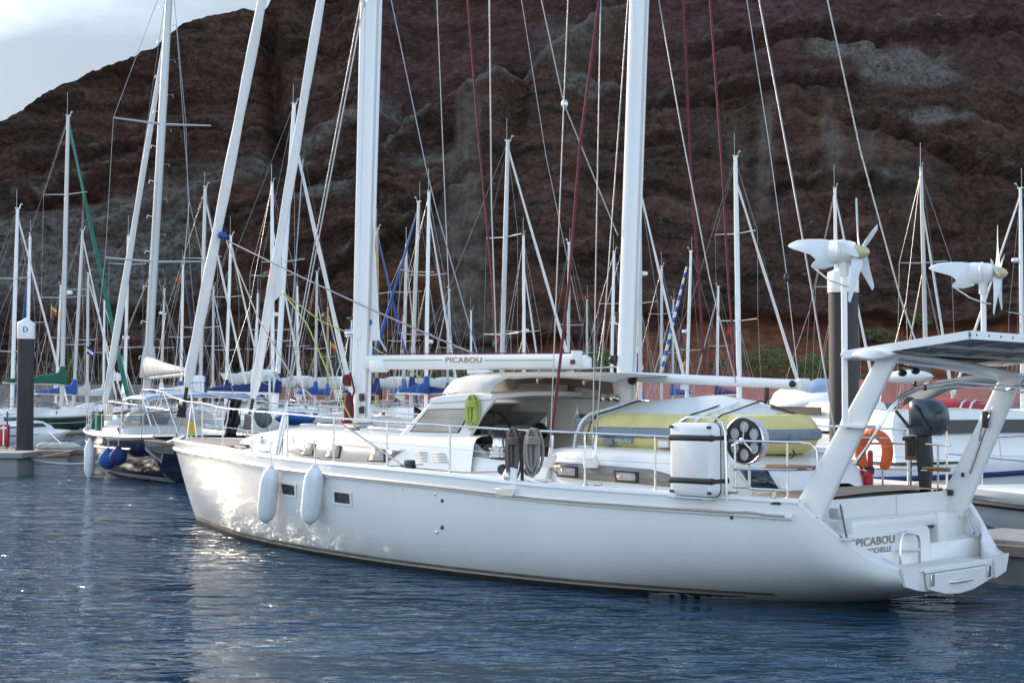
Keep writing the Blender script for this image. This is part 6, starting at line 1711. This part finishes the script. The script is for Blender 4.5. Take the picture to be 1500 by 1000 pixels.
# striped furled sail: blue tape wound round white sailcloth
def striped():
    m = bpy.data.materials.new('striped_sail'); m.use_nodes = True
    n, l = m.node_tree.nodes, m.node_tree.links
    t = n.new('ShaderNodeTexCoord'); w = n.new('ShaderNodeTexWave'); w.wave_type = 'BANDS'; w.bands_direction = 'Z'; w.inputs['Scale'].default_value = .42; w.inputs['Distortion'].default_value = 1.0
    l.new(t.outputs['Object'], w.inputs['Vector'])
    r = n.new('ShaderNodeValToRGB'); r.color_ramp.elements[0].position, r.color_ramp.elements[1].position = .42, .5
    r.color_ramp.elements[0].color, r.color_ramp.elements[1].color = (.012, .10, .42, 1), (.6, .6, .6, 1)
    l.new(w.outputs['Fac'], r.inputs['Fac']); l.new(r.outputs['Color'], n['Principled BSDF'].inputs['Base Color']); n['Principled BSDF'].inputs['Roughness'].default_value = .7
    return m
for o in [o for o in bpy.data.objects if o.get('label', '').startswith('yacht with a striped')]:
    D = o.location.y; a, b = at(1006, 390, D - 1), at(966, 556, D - 1)
    ci, si = math.cos(-o.rotation_euler.z), math.sin(-o.rotation_euler.z)
    def L2(w): w = w - o.location; return V((w.x * ci - w.y * si, w.x * si + w.y * ci, w.z))
    MB().tube([L2(b), L2(a)], [.12, .07], 9).build('furled_sail', striped(), o)

# keelboats standing ashore on the quay
def keelboat(px, py, L, label, side=1):
    Y = 150.0; c = at(px, py, Y)
    zb = 1.6
    t = tag(empty('keelboat', (c.x, Y, zb), 0 if side > 0 else PI), label, 'keelboat', 'keelboats ashore on trailers')
    k = c.z - zb
    rows = [[p + V((0, 0, k - .15)) for p in r] for r in hull_rings(L, L * .28, .75, .7, 13, .1)]
    mb = MB().grid(rows); mb.f.append(tuple(range(len(rows[0])))); mb.build('hull', GEL, t, angle=45)
    MB().grid([[V((r[0].x, r[0].y * q, r[0].z - .02)) for q in (-1, 0, 1)] for r in rows]).build('deck', DECKW, t)
    MB().ell((0.1, 0, k + .62), (L * .26, L * .09, .22)).build('cabin', GEL, t)
    MB().prism([(.5, -.05, k - .4), (-.55, -.05, k - .4), (-.4, -.05, .35), (.25, -.05, .35)], (0, .1, 0)).build('keel', GEL, t, angle=0)
    m2 = MB().box((0, 0, .3), (L * .75, .12, .1)).box((-.3, 0, .25), (.1, 1.7, .08))
    for x in (-1, 1):
        for y in (-.5, .5): m2.tube([V((x * L * .22, y, .3)), V((x * L * .22, y * 1.2, k - .25))], .04, 6)
    tr = m2.build('trailer', STEEL, t)
    for y in (-.9, .9): MB().lathe([(.12, -.09), (.3, -.09), (.3, .09), (.12, .09)], (-.3, y, .3), (0, 1, 0), 14).build('wheel', RUBBER, tr)
    return t
for px, py, L, lab, sd in ((370, 556, 5.4, 'white keelboat ashore behind the furled genoa foot', -1), (438, 562, 5.2, 'white keelboat ashore between staysail and shrouds', 1), (495, 563, 5.2, 'white keelboat ashore left of the main mast', -1),
                           (585, 563, 5.6, 'white keelboat ashore right of the main mast below the boom', 1), (655, 564, 5.4, 'white keelboat ashore on a wheeled trailer left of the canvas shelter', 1)):
    keelboat(px, py, L, lab, sd)

# ------------------------------------------------------------------ motor boats
def motorboat(loc_, ang, L, B, fb, label, cabin=None, stripe=None, canopy=None, windscreen=True, rail=True, hullm=None, name='motorboat', flare=1.25, text=None, scr=GLASS, cover=False):
    t = tag(empty(name, loc_, ang), label, 'motorboat')
    rows = []
    for i in range(15):
        s = i / 14; x = -L / 2 + L * s
        b = B / 2 * (1 if s < .45 else max(.02, 1 - ((s - .45) / .55) ** 2.2)); z1 = fb * (.92 + .25 * s * s)
        zc = .15 + max(0, s - .5) * fb * .9; bc = b * (.9 - .25 * max(0, s - .4))
        k = -.3 + max(0, s - .7) / .3 * (fb * .8)
        r = [V((x + .35 * s * s, b, z1)), V((x + .33 * s * s, b * 1.0, z1 - .1)), V((x + .15 * s, (b * .55 + bc * .45), z1 * .55 + zc * .45)), V((x, bc * .93, zc)), V((x - .1 * s, bc * .4, (zc + k) / 2)), V((x - .2 * s, 0, k))]
        rows.append(r + [V((p.x, -p.y, p.z)) for p in r[-2::-1]])
    mb = MB().grid(rows); mb.f.append(tuple(range(11))); hu = mb.build('hull', hullm or GEL, t, angle=40)
    mb = MB().grid([[V((r[0].x, r[0].y * q, r[0].z + (.22 if i > 6 else .0) * (1 - q * q) * min(1, (14 - i) / 5))) for q in (-1, -.8, -.4, 0, .4, .8, 1)] for i, r in enumerate(rows)]); mb.build('deck', GEL, t, angle=40)
    if stripe:
        m2 = MB()
        for s in (1, -1): m2.tube([V((r[1].x, s * (abs(r[1].y) + .02), r[1].z - .12)) for r in rows], .05, 8)
        m2.build('rubbing_strake', stripe, hu)
    if windscreen:
        x = L * .08
        A = [V((x + .5, 0, fb + .32)), V((x + .3, B * .28, fb + .3)), V((x - .3, B * .42, fb + .18)), V((x - 1.1, B * .45, fb + .12))]
        Tt = [V((x - .15, 0, fb + .85)), V((x - .3, B * .26, fb + .84)), V((x - .8, B * .39, fb + .76)), V((x - 1.3, B * .43, fb + .55))]
        full = lambda q: q[::-1] + [V((p.x, -p.y, p.z)) for p in q[1:]]
        o = MB().grid([full(A), full(Tt)]).build('windscreen', scr, t, angle=20); sd_ = o.modifiers.new('thickness', 'SOLIDIFY'); sd_.thickness = .012
        MB().tube(full(Tt), .025, 6).build('screen_frame', STEEL, o)
    if cabin:
        x0, x1, h = cabin; rws = []
        for x, z, w in ((x0, 0, .40), (x0 - .02, h * .6, .39), (x0 + .1, h, .36), ((x0 + x1) / 2, h * 1.03, .36), (x1 - .9, h * .98, .33), (x1 - .4, h * .62, .33), (x1, .05, .3)):
            rws.append([V((x, B * w, fb)), V((x, B * w * .97, fb + z * .5)), V((x, B * w * .88, fb + z)), V((x, 0, fb + z * 1.04)), V((x, -B * w * .88, fb + z)), V((x, -B * w * .97, fb + z * .5)), V((x, -B * w, fb))])
        cb = MB().loft(rws, closed=False, caps=False).build('cabin', GEL, t, angle=35)
        for s in (1, -1):
            MB().prism([V((x0 + .3, s * B * .385, fb + h * .84)), V((x1 - 1.0, s * B * .33, fb + h * .84)), V((x1 - .75, s * B * .34, fb + h * .58)), V((x0 + .3, s * B * .388, fb + h * .56))], (0, s * .03, 0)).build('window', GLASS, cb, angle=0)
        MB().prism([V((x1 - .85, B * .27, fb + h * .93)), V((x1 - .85, -B * .27, fb + h * .93)), V((x1 - .40, -B * .28, fb + h * .6)), V((x1 - .40, B * .28, fb + h * .6))], (.02, 0, .025)).build('window', GLASS, cb, angle=0)
    if cover:
        for nm, c, r in (('bridge_cover', (-.6, 0, fb + .82), (1.9, B * .38, .52)), ('seat_cover', (-1.1, 0, fb + 1.15), (.8, B * .26, .42)), ('seat_cover', (.3, .2, fb + 1.0), (.7, B * .22, .34))):
            m2 = MB().ell(c, r, 18, 10); m2.v = [tuple(V(p) + V((0, 0, .07 * noise.noise(V(p) * 2.2)))) for p in m2.v]; m2.build(nm, SAIL if nm == 'bridge_cover' else LBLUE if c[0] < 0 else FENDER, t, angle=70)
    if canopy:
        m, x0, x1, z = canopy; rws = []
        for i in range(7):
            s = i / 6; x = x0 + (x1 - x0) * s
            rws.append([V((x, B * .46 * math.cos(PI * j / 10), fb + z * (.55 + .45 * math.sin(PI * s) ** .5) - .25 + .35 * math.sin(PI * j / 10) ** .7)) for j in range(11)])
        o = MB().grid(rws).build('canopy', m, t, angle=60); sd_ = o.modifiers.new('thickness', 'SOLIDIFY'); sd_.thickness = .02
        m2 = MB()
        for x in (x0 + .1, x1 - .1):
            for s in (1, -1): m2.tube([V((x, s * B * .45, fb)), V((x, s * B * .45, fb + z * .55 - .2))], .02, 6)
        m2.build('canopy_frame', STEEL, o)
    if rail:
        m2 = MB()
        for s in (1, -1): m2.tube([V((r[0].x - .05, s * max(0, abs(r[0].y) - .08), r[0].z + .5)) for r in rows[6:]], .016, 6)
        for r in rows[7:-1:2]:
            for s in (1, -1): m2.tube([V((r[0].x - .02, s * (abs(r[0].y) - .06), r[0].z)), V((r[0].x - .05, s * (abs(r[0].y) - .08), r[0].z + .5))], .014, 6)
        m2.build('bow_rail', STEEL, t)
    return t, rows
def ground(px, D): return V(((px - 750) / FPX * D, D, 0))
# near the stern of the ketch, right edge
t, rows = motorboat(V((10.0, 22.6, 0)), math.radians(150), 6.2, 2.2, .78, 'white speedboat bow with a black rubbing strake by the grey pontoon', stripe=BLACK, rail=True)
lettering('CHOPPNS', (2.1, .66, .93), (-1, .25, 0), (0, .1, 1), .07, GREYL, t, 'bow_lettering', fit=.36) if False else None
t, rows = motorboat(ground(1400, 31), math.radians(20), 8.0, 2.8, 1.05, 'white cabin cruiser with grey tinted side windows behind the outboard', cabin=(-2.2, 2.2, .98), rail=True, stripe=BLUED, name='cabin_cruiser', windscreen=False)
t, rows = motorboat(ground(1335, 38.5), math.radians(168), 6.5, 2.4, .95, 'open speedboat under a dark red canopy behind the orange lifebuoy', canopy=(REDC, -2.3, .6, 1.25), scr=CLEAR, rail=False)
t, rows = motorboat(ground(1178, 48), math.radians(115), 9.0, 3.1, 1.3, 'white flybridge cruiser with covered bridge left of the broad pile', cabin=(-2.8, 2.6, .85), rail=True, cover=True, name='flybridge_cruiser', windscreen=False)
t2, rows = motorboat(ground(1470, 35), math.radians(15), 7.6, 2.8, 1.1, 'white motorboat with chrome ladder and brown bag at the right edge', cabin=(-1.0, 1.6, .72), rail=True, windscreen=False)
m2 = MB()
for s in (-.2, .2): m2.tube([V((-2.6 + .3, -1.2 + s, 1.0)), V((-2.0 + .3, -1.2 + s, 2.2)), V((-1.9 + .3, -1.2 + s, 2.25))], .025, 7)
for k in range(4): m2.box(V((-2.45 + .3 + k * .14, -1.2, 1.2 + k * .28)), (.1, .4, .03))
m2.build('ladder', STEEL, t2); MB().ell((-1.6, -1.0, 1.35), (.5, .3, .18)).build('deck_bag', mat('brown_bag', (.05, .025, .022), .8, var=.2), t2)
t, rows = motorboat(ground(1440, 52), math.radians(175), 9.0, 3.0, 1.3, 'far cruiser with grey canvas boom cover under the solar panel', canopy=(SLATE, -3.5, 2.5, 1.7), rail=False, name='motor_cruiser')
t, rows = motorboat(ground(-62, 62), math.radians(-12), 6.2, 2.5, 1.0, 'pale blue motorboat with tall cabin at the left edge by the D pile', cabin=(-2.3, 1.9, 1.3), hullm=GEL, rail=True, windscreen=False)
t, rows = motorboat(ground(50, 66), math.radians(60), 3.6, 1.6, .7, 'small rounded white boat moored right behind the D pile', rail=False, windscreen=False, cabin=(-1.2, 1.0, .55), name='motorboat')
# name board on the stern of the flybridge cruiser
bd = at(1190, 667, 33.5)
o = MB().rbox((0, 0, 0), (1.15, .10, .22), .03).build('name_board', GEL); o.location = bd; o.rotation_euler = (0, 0, math.radians(6)); tag(o, 'white name board lettered in blue between the dinghy and the arch leg', 'name board')
lettering('MOREIRA', (0.02, -.055, 0), (1, 0, 0), (0, 0, 1), .15, BLUEL, o, 'board_lettering', fit=.68, bold=.003)

# small flags flown among the masts
for px, py, D, cols, lab, w in ((606, 604, 45, ((.012, .012, .014), (.5, .02, .02), (.62, .42, .03)), 'black red and yellow ensign drooping right of the main mast foot', .42), (75, 453, 88, ((.55, .42, .03), (.55, .03, .02)), 'tiny yellow and red flag left of the green yacht mast', .38),
                               (127, 512, 80, ((.02, .03, .2), (.7, .7, .7), (.02, .03, .2)), 'dark blue and white house flag beside the green furled sail', .42), (484, 506, 60, ((.55, .42, .03), (.5, .02, .02)), 'small yellow and red flag beside the tan mast left of the main mast', .26)):
    p = at(px, py, D); t = tag(empty('flag', p), lab, 'flag', 'small flags among the masts')
    n = len(cols)
    for k, c in enumerate(cols):
        z0, z1 = .5 - k / n, .5 - (k + 1) / n
        MB().grid([[V((w * (i / 6) * .8, .05 * math.sin(i * 1.3), w * (z - .55 * (i / 6) ** 1.2))) for i in range(7)] for z in (z0, z1)]).build('flag_band', mat('flag_%d_%d' % (px, k), c, .8, var=.1), t)
    MB().tube([(0, 0, -w * 1.4), (0, 0, w * .7)], .012, 5).build('flag_staff', STEEL, t)
# odd gear lying on the far boats
def cloth(px, py, D, w, h, m, name, label, lean=0.0, cat=None):
    p = at(px, py, D); t = tag(empty(name, p), label, cat or name.replace('_', ' '))
    rows = [[V((w * (i / 8 - .5) * (1 + .15 * math.sin(j * 1.7)) + lean * j / 8, .06 * math.sin(i * 1.9 + j), -h * j / 8)) for i in range(9)] for j in range(9)]
    o = MB().grid(rows).build('cloth', m, t, angle=70); sd = o.modifiers.new('thickness', 'SOLIDIFY'); sd.thickness = .03
    return t
t = cloth(344, 583, 38.5, .34, 1.0, BLACK, 'wetsuit', 'black wetsuit with a white side stripe hung on a rail left of the staysail', -.12)
MB().tube([(-.12, -.08, -.05), (-.16, -.08, -.5), (-.26, -.08, -.95)], .02, 6).build('stripe', GEL, t)
for px, py, D, w, h, m, lab in ((432, 612, 55, 1.5, .5, BLUEC, 'blue tarpaulin lashed on a boat deck right of the staysail'), (640, 612, 52, .9, .35, BLUED, 'dark blue cloth on a boat deck left of the pilothouse window'), (385, 612, 46, .55, .6, SLATE, 'dark grey cloth bundle below the staysail furler')):
    p = at(px, py, D); o = MB().ell((0, 0, 0), (w / 2, w / 3, h / 2), 18, 10); o.v = [tuple(V(q) + V(q).normalized() * .12 * noise.noise(V(q) * 3 + V((px, 0, 0)))) for q in o.v]
    o = o.build('tarpaulin', m, angle=70); o.location = p; tag(o, lab, 'tarpaulin')
t = tag(empty('warning_board', at(280, 628, 37)), 'small yellow board on the rail behind the genoa furler', 'board')
MB().prism([(-.16, 0, .22), (.16, 0, .12), (.10, 0, -.16), (-.10, 0, -.16)], (0, .02, 0)).build('board', YELP, t, angle=0); MB().tube([(0, .02, -.16), (0, .02, -.5)], .015, 6).build('post', STEEL, t)
# ------------------------------------------------------------------ piles, pontoons, mooring lines
def pile(px, topy, D, r, label, letter=None, cap=.55, lean=0.0):
    g = ground(px, D); top = CAMH + (YH - topy) * D / FPX
    t = tag(empty('mooring_pile', g), label, 'mooring pile', 'capped mooring piles')
    MB().lathe([(r, -1.0), (r, top - cap * .8)], (0, 0, 0), n=28).build('shaft', PILE, t)
    c = MB().lathe([(r * 1.06, top - cap), (r * 1.07, top - cap * .98), (r * 1.07, top - cap * .30), (r * 1.03, top - cap * .26), (r * .2, top - .03), (.001, top)], (0, 0, 0), n=28).build('cap', GEL, t)
    if letter:
        lettering(letter, (-.02 + .10, -r * 1.085, top - cap * .58), (1, .1, 0), (0, 0, 1), .26, BLUEL, c, 'cap_letter', depth=.012)
    MB().lathe([(r * 1.01, -.5), (r * 1.02, .18), (r * 1.005, .3)], (0, 0, 0), n=24).build('weed_band', mat('tide_weed', (.03, .035, .015), .8, var=.5, scale=6), t)
    MB().lathe([(r * 1.08, 0), (r * 1.12, .02), (r * 1.12, .08), (r * 1.08, .1)], (0, 0, .42), n=24).build('pile_ring', RUBBER, t)
    return t
pile(37.5, 465, 52.5, .285, 'dark mooring pile with white cap lettered D at the left edge', 'D', .75)
pile(1236, 388, 33.5, .325, 'broad dark mooring pile behind the left wind generator', None, .62)
pile(172, 545, 122, .29, 'small distant pile with white cap left of the navy yacht mast', None, .7)
pile(857, 519, 78, .33, 'distant pile whose white cap shows just behind the main boom end', None, .7)
def pontoon(a, b, w, z, label, m=PLANK, h=.45, cat='pontoon'):
    a, b = V(a), V(b); d = b - a; L = d.length; c = (a + b) / 2
    t = tag(empty('pontoon', (c.x, c.y, 0), math.atan2(d.y, d.x)), label, cat)
    MB().box((0, 0, z - .06), (L, w, .12)).build('deck', m, t, angle=0, bevel=.015)
    n = max(1, int(L / 3.2))
    for k in range(n):
        MB().box((-L / 2 + L * (k + .5) / n, 0, z - .12 - h / 2), (L / n * .93, w * .92, h)).build('float', CONC, t, angle=0, bevel=.03)
    m2 = MB().box((0, w / 2 + .03, z - .13), (L, .06, .14)).box((0, -w / 2 - .03, z - .13), (L, .06, .14)); m2.build('fender_beam', VARN if m is PLANK else CONCD, t, bevel=.01)
    for k in range(max(1, int(L / 6))):
        x = -L / 2 + L * (k + .5) / max(1, int(L / 6))
        for s in (1, -1): MB().rbox((x, s * (w / 2 - .12), z + .05), (.28, .07, .07), .02).build('cleat', ALUB, t)
    return t
pontoon(ground(1432, 19.6) + V((0, .35, 0)), ground(1830, 17.2), 1.5, .56, 'grey concrete pontoon right of the stern of the white ketch', CONC, .55)
pontoon(ground(-140, 54.5), ground(122, 53.0), 1.7, .45, 'wooden pontoon at the left edge running past the D pile')
pontoon(ground(72, 83), ground(132, 79), 1.6, .5, 'short wooden finger pontoon below the dark green yacht')
pontoon(ground(300, 74), ground(1150, 70), 2.4, .5, 'long wooden pontoon hidden behind the white ketch')
pontoon(ground(-260, 112), ground(1500, 116), 2.4, .5, 'far wooden pontoon in front of the quay')
o = MB().rbox((0, 0, 0), (1.75, 1.6, 1.0), .06).build('float_box', CONC); g = ground(-3, 44.5); o.location = (g.x, g.y, .12); tag(o, 'grey floating dock block in the water at the left edge', 'dock float')
MB().box((0, 0, .50), (2.1, 1.9, .16)).build('deck', CONC, o, bevel=.02)
g = ground(8, 52.6); o = MB().rbox((0, 0, 0), (.32, .2, .76), .05).build('fire_cabinet', REDP); o.location = (g.x, g.y, .97); tag(o, 'red dock box standing upright on the pontoon left of the D pile', 'dock box')
MB().box((0, -.11, 0), (.05, .03, .7)).build('door_strip', STEEL, o); MB().box((0, -.11, .26), (.22, .035, .08)).build('sign_plate', GEL, o)
g = ground(22, 52.6); o = MB().tube([(-.25, 0, .0), (-.25, 0, 1.3)], .03, 8).tube([(.25, 0, 0), (.25, 0, 1.3)], .03, 8).box((0, 0, .45), (.5, .03, .06)).box((0, 0, .75), (.5, .03, .06)).box((0, 0, 1.05), (.5, .03, .06)).build('dock_ladder', BLUEG); o.location = (g.x, g.y, .5); tag(o, 'small blue ladder on the pontoon against the D pile', 'ladder')
# round fenders on the navy yacht
def ball(px, py, D, r, m, label, long=False):
    p = at(px, py, D); t = tag(empty('fender', p), label, 'fender', 'fenders on the navy yacht')
    if long: MB().lathe([(.03, .62), (.05, .56), (r * .6, .48), (r, .32), (r, -.3), (r * .6, -.46), (.04, -.55)], (0, 0, 0), n=14).build('fender_body', m, t)
    else: MB().lathe([(.04, r * 1.25), (.06, r * 1.1), (r * .5, r * .88), (r * .9, r * .4), (r, 0), (r * .9, -r * .45), (r * .5, -r * .86), (.01, -r)], (0, 0, 0), n=16).build('fender_body', m, t)
    MB().tube([(0, 0, r), (0, .1, r + .5)], .012, 5).build('lanyard', ROPEW, t)
ball(158, 673, 41.7, .27, BLUEC, 'round bright blue fender at the bow of the navy yacht')
ball(173, 669, 41.0, .24, BLUED, 'round dark blue fender beside the bright blue one')
ball(131, 673, 43.6, .15, FENDER, 'long white fender at the stem of the navy yacht', True)
def line(pts, label, r=.022):
    P_ = []
    for (a, b, s) in pts: P_ += sag(a, b, s, 12)
    o = MB().tube(P_, r, 6).build('mooring_line', ROPEW); tag(o, label, 'mooring line', 'mooring lines of the navy yacht')
b0 = at(150, 645, 50.2)
line([(b0, at(45, 670, 44.6), .10)], 'slack white mooring line from the navy yacht to the dock block')
line([(at(228, 650, 43.5), at(45, 672, 44.8), .32)], 'white mooring line drooping low across the navy yacht bow', .026)
line([(at(140, 640, 51.5), at(0, 661, 53), .08)], 'thin white mooring line from the navy bow to the left edge', .018)
line([(at(118, 662, 53.2), at(72, 632, 64), .15)], 'short mooring line above the wooden pontoon', .018)
for i, (px, py, rx) in enumerate(((66, 655, .32), (80, 656, .26), (98, 656, .5))):
    p = at(px, py, 53.4); o = MB().ell((0, 0, 0), (rx, .25, .16), 14, 8).build('rope_heap', ROPEW); o.location = (p.x, p.y, .55); tag(o, ('small heap of white rope on the pontoon nearest the D pile', 'grey white bundle on the pontoon between two rope heaps', 'long white bundle lying at the pontoon end by the navy yacht')[i], 'rope heap')
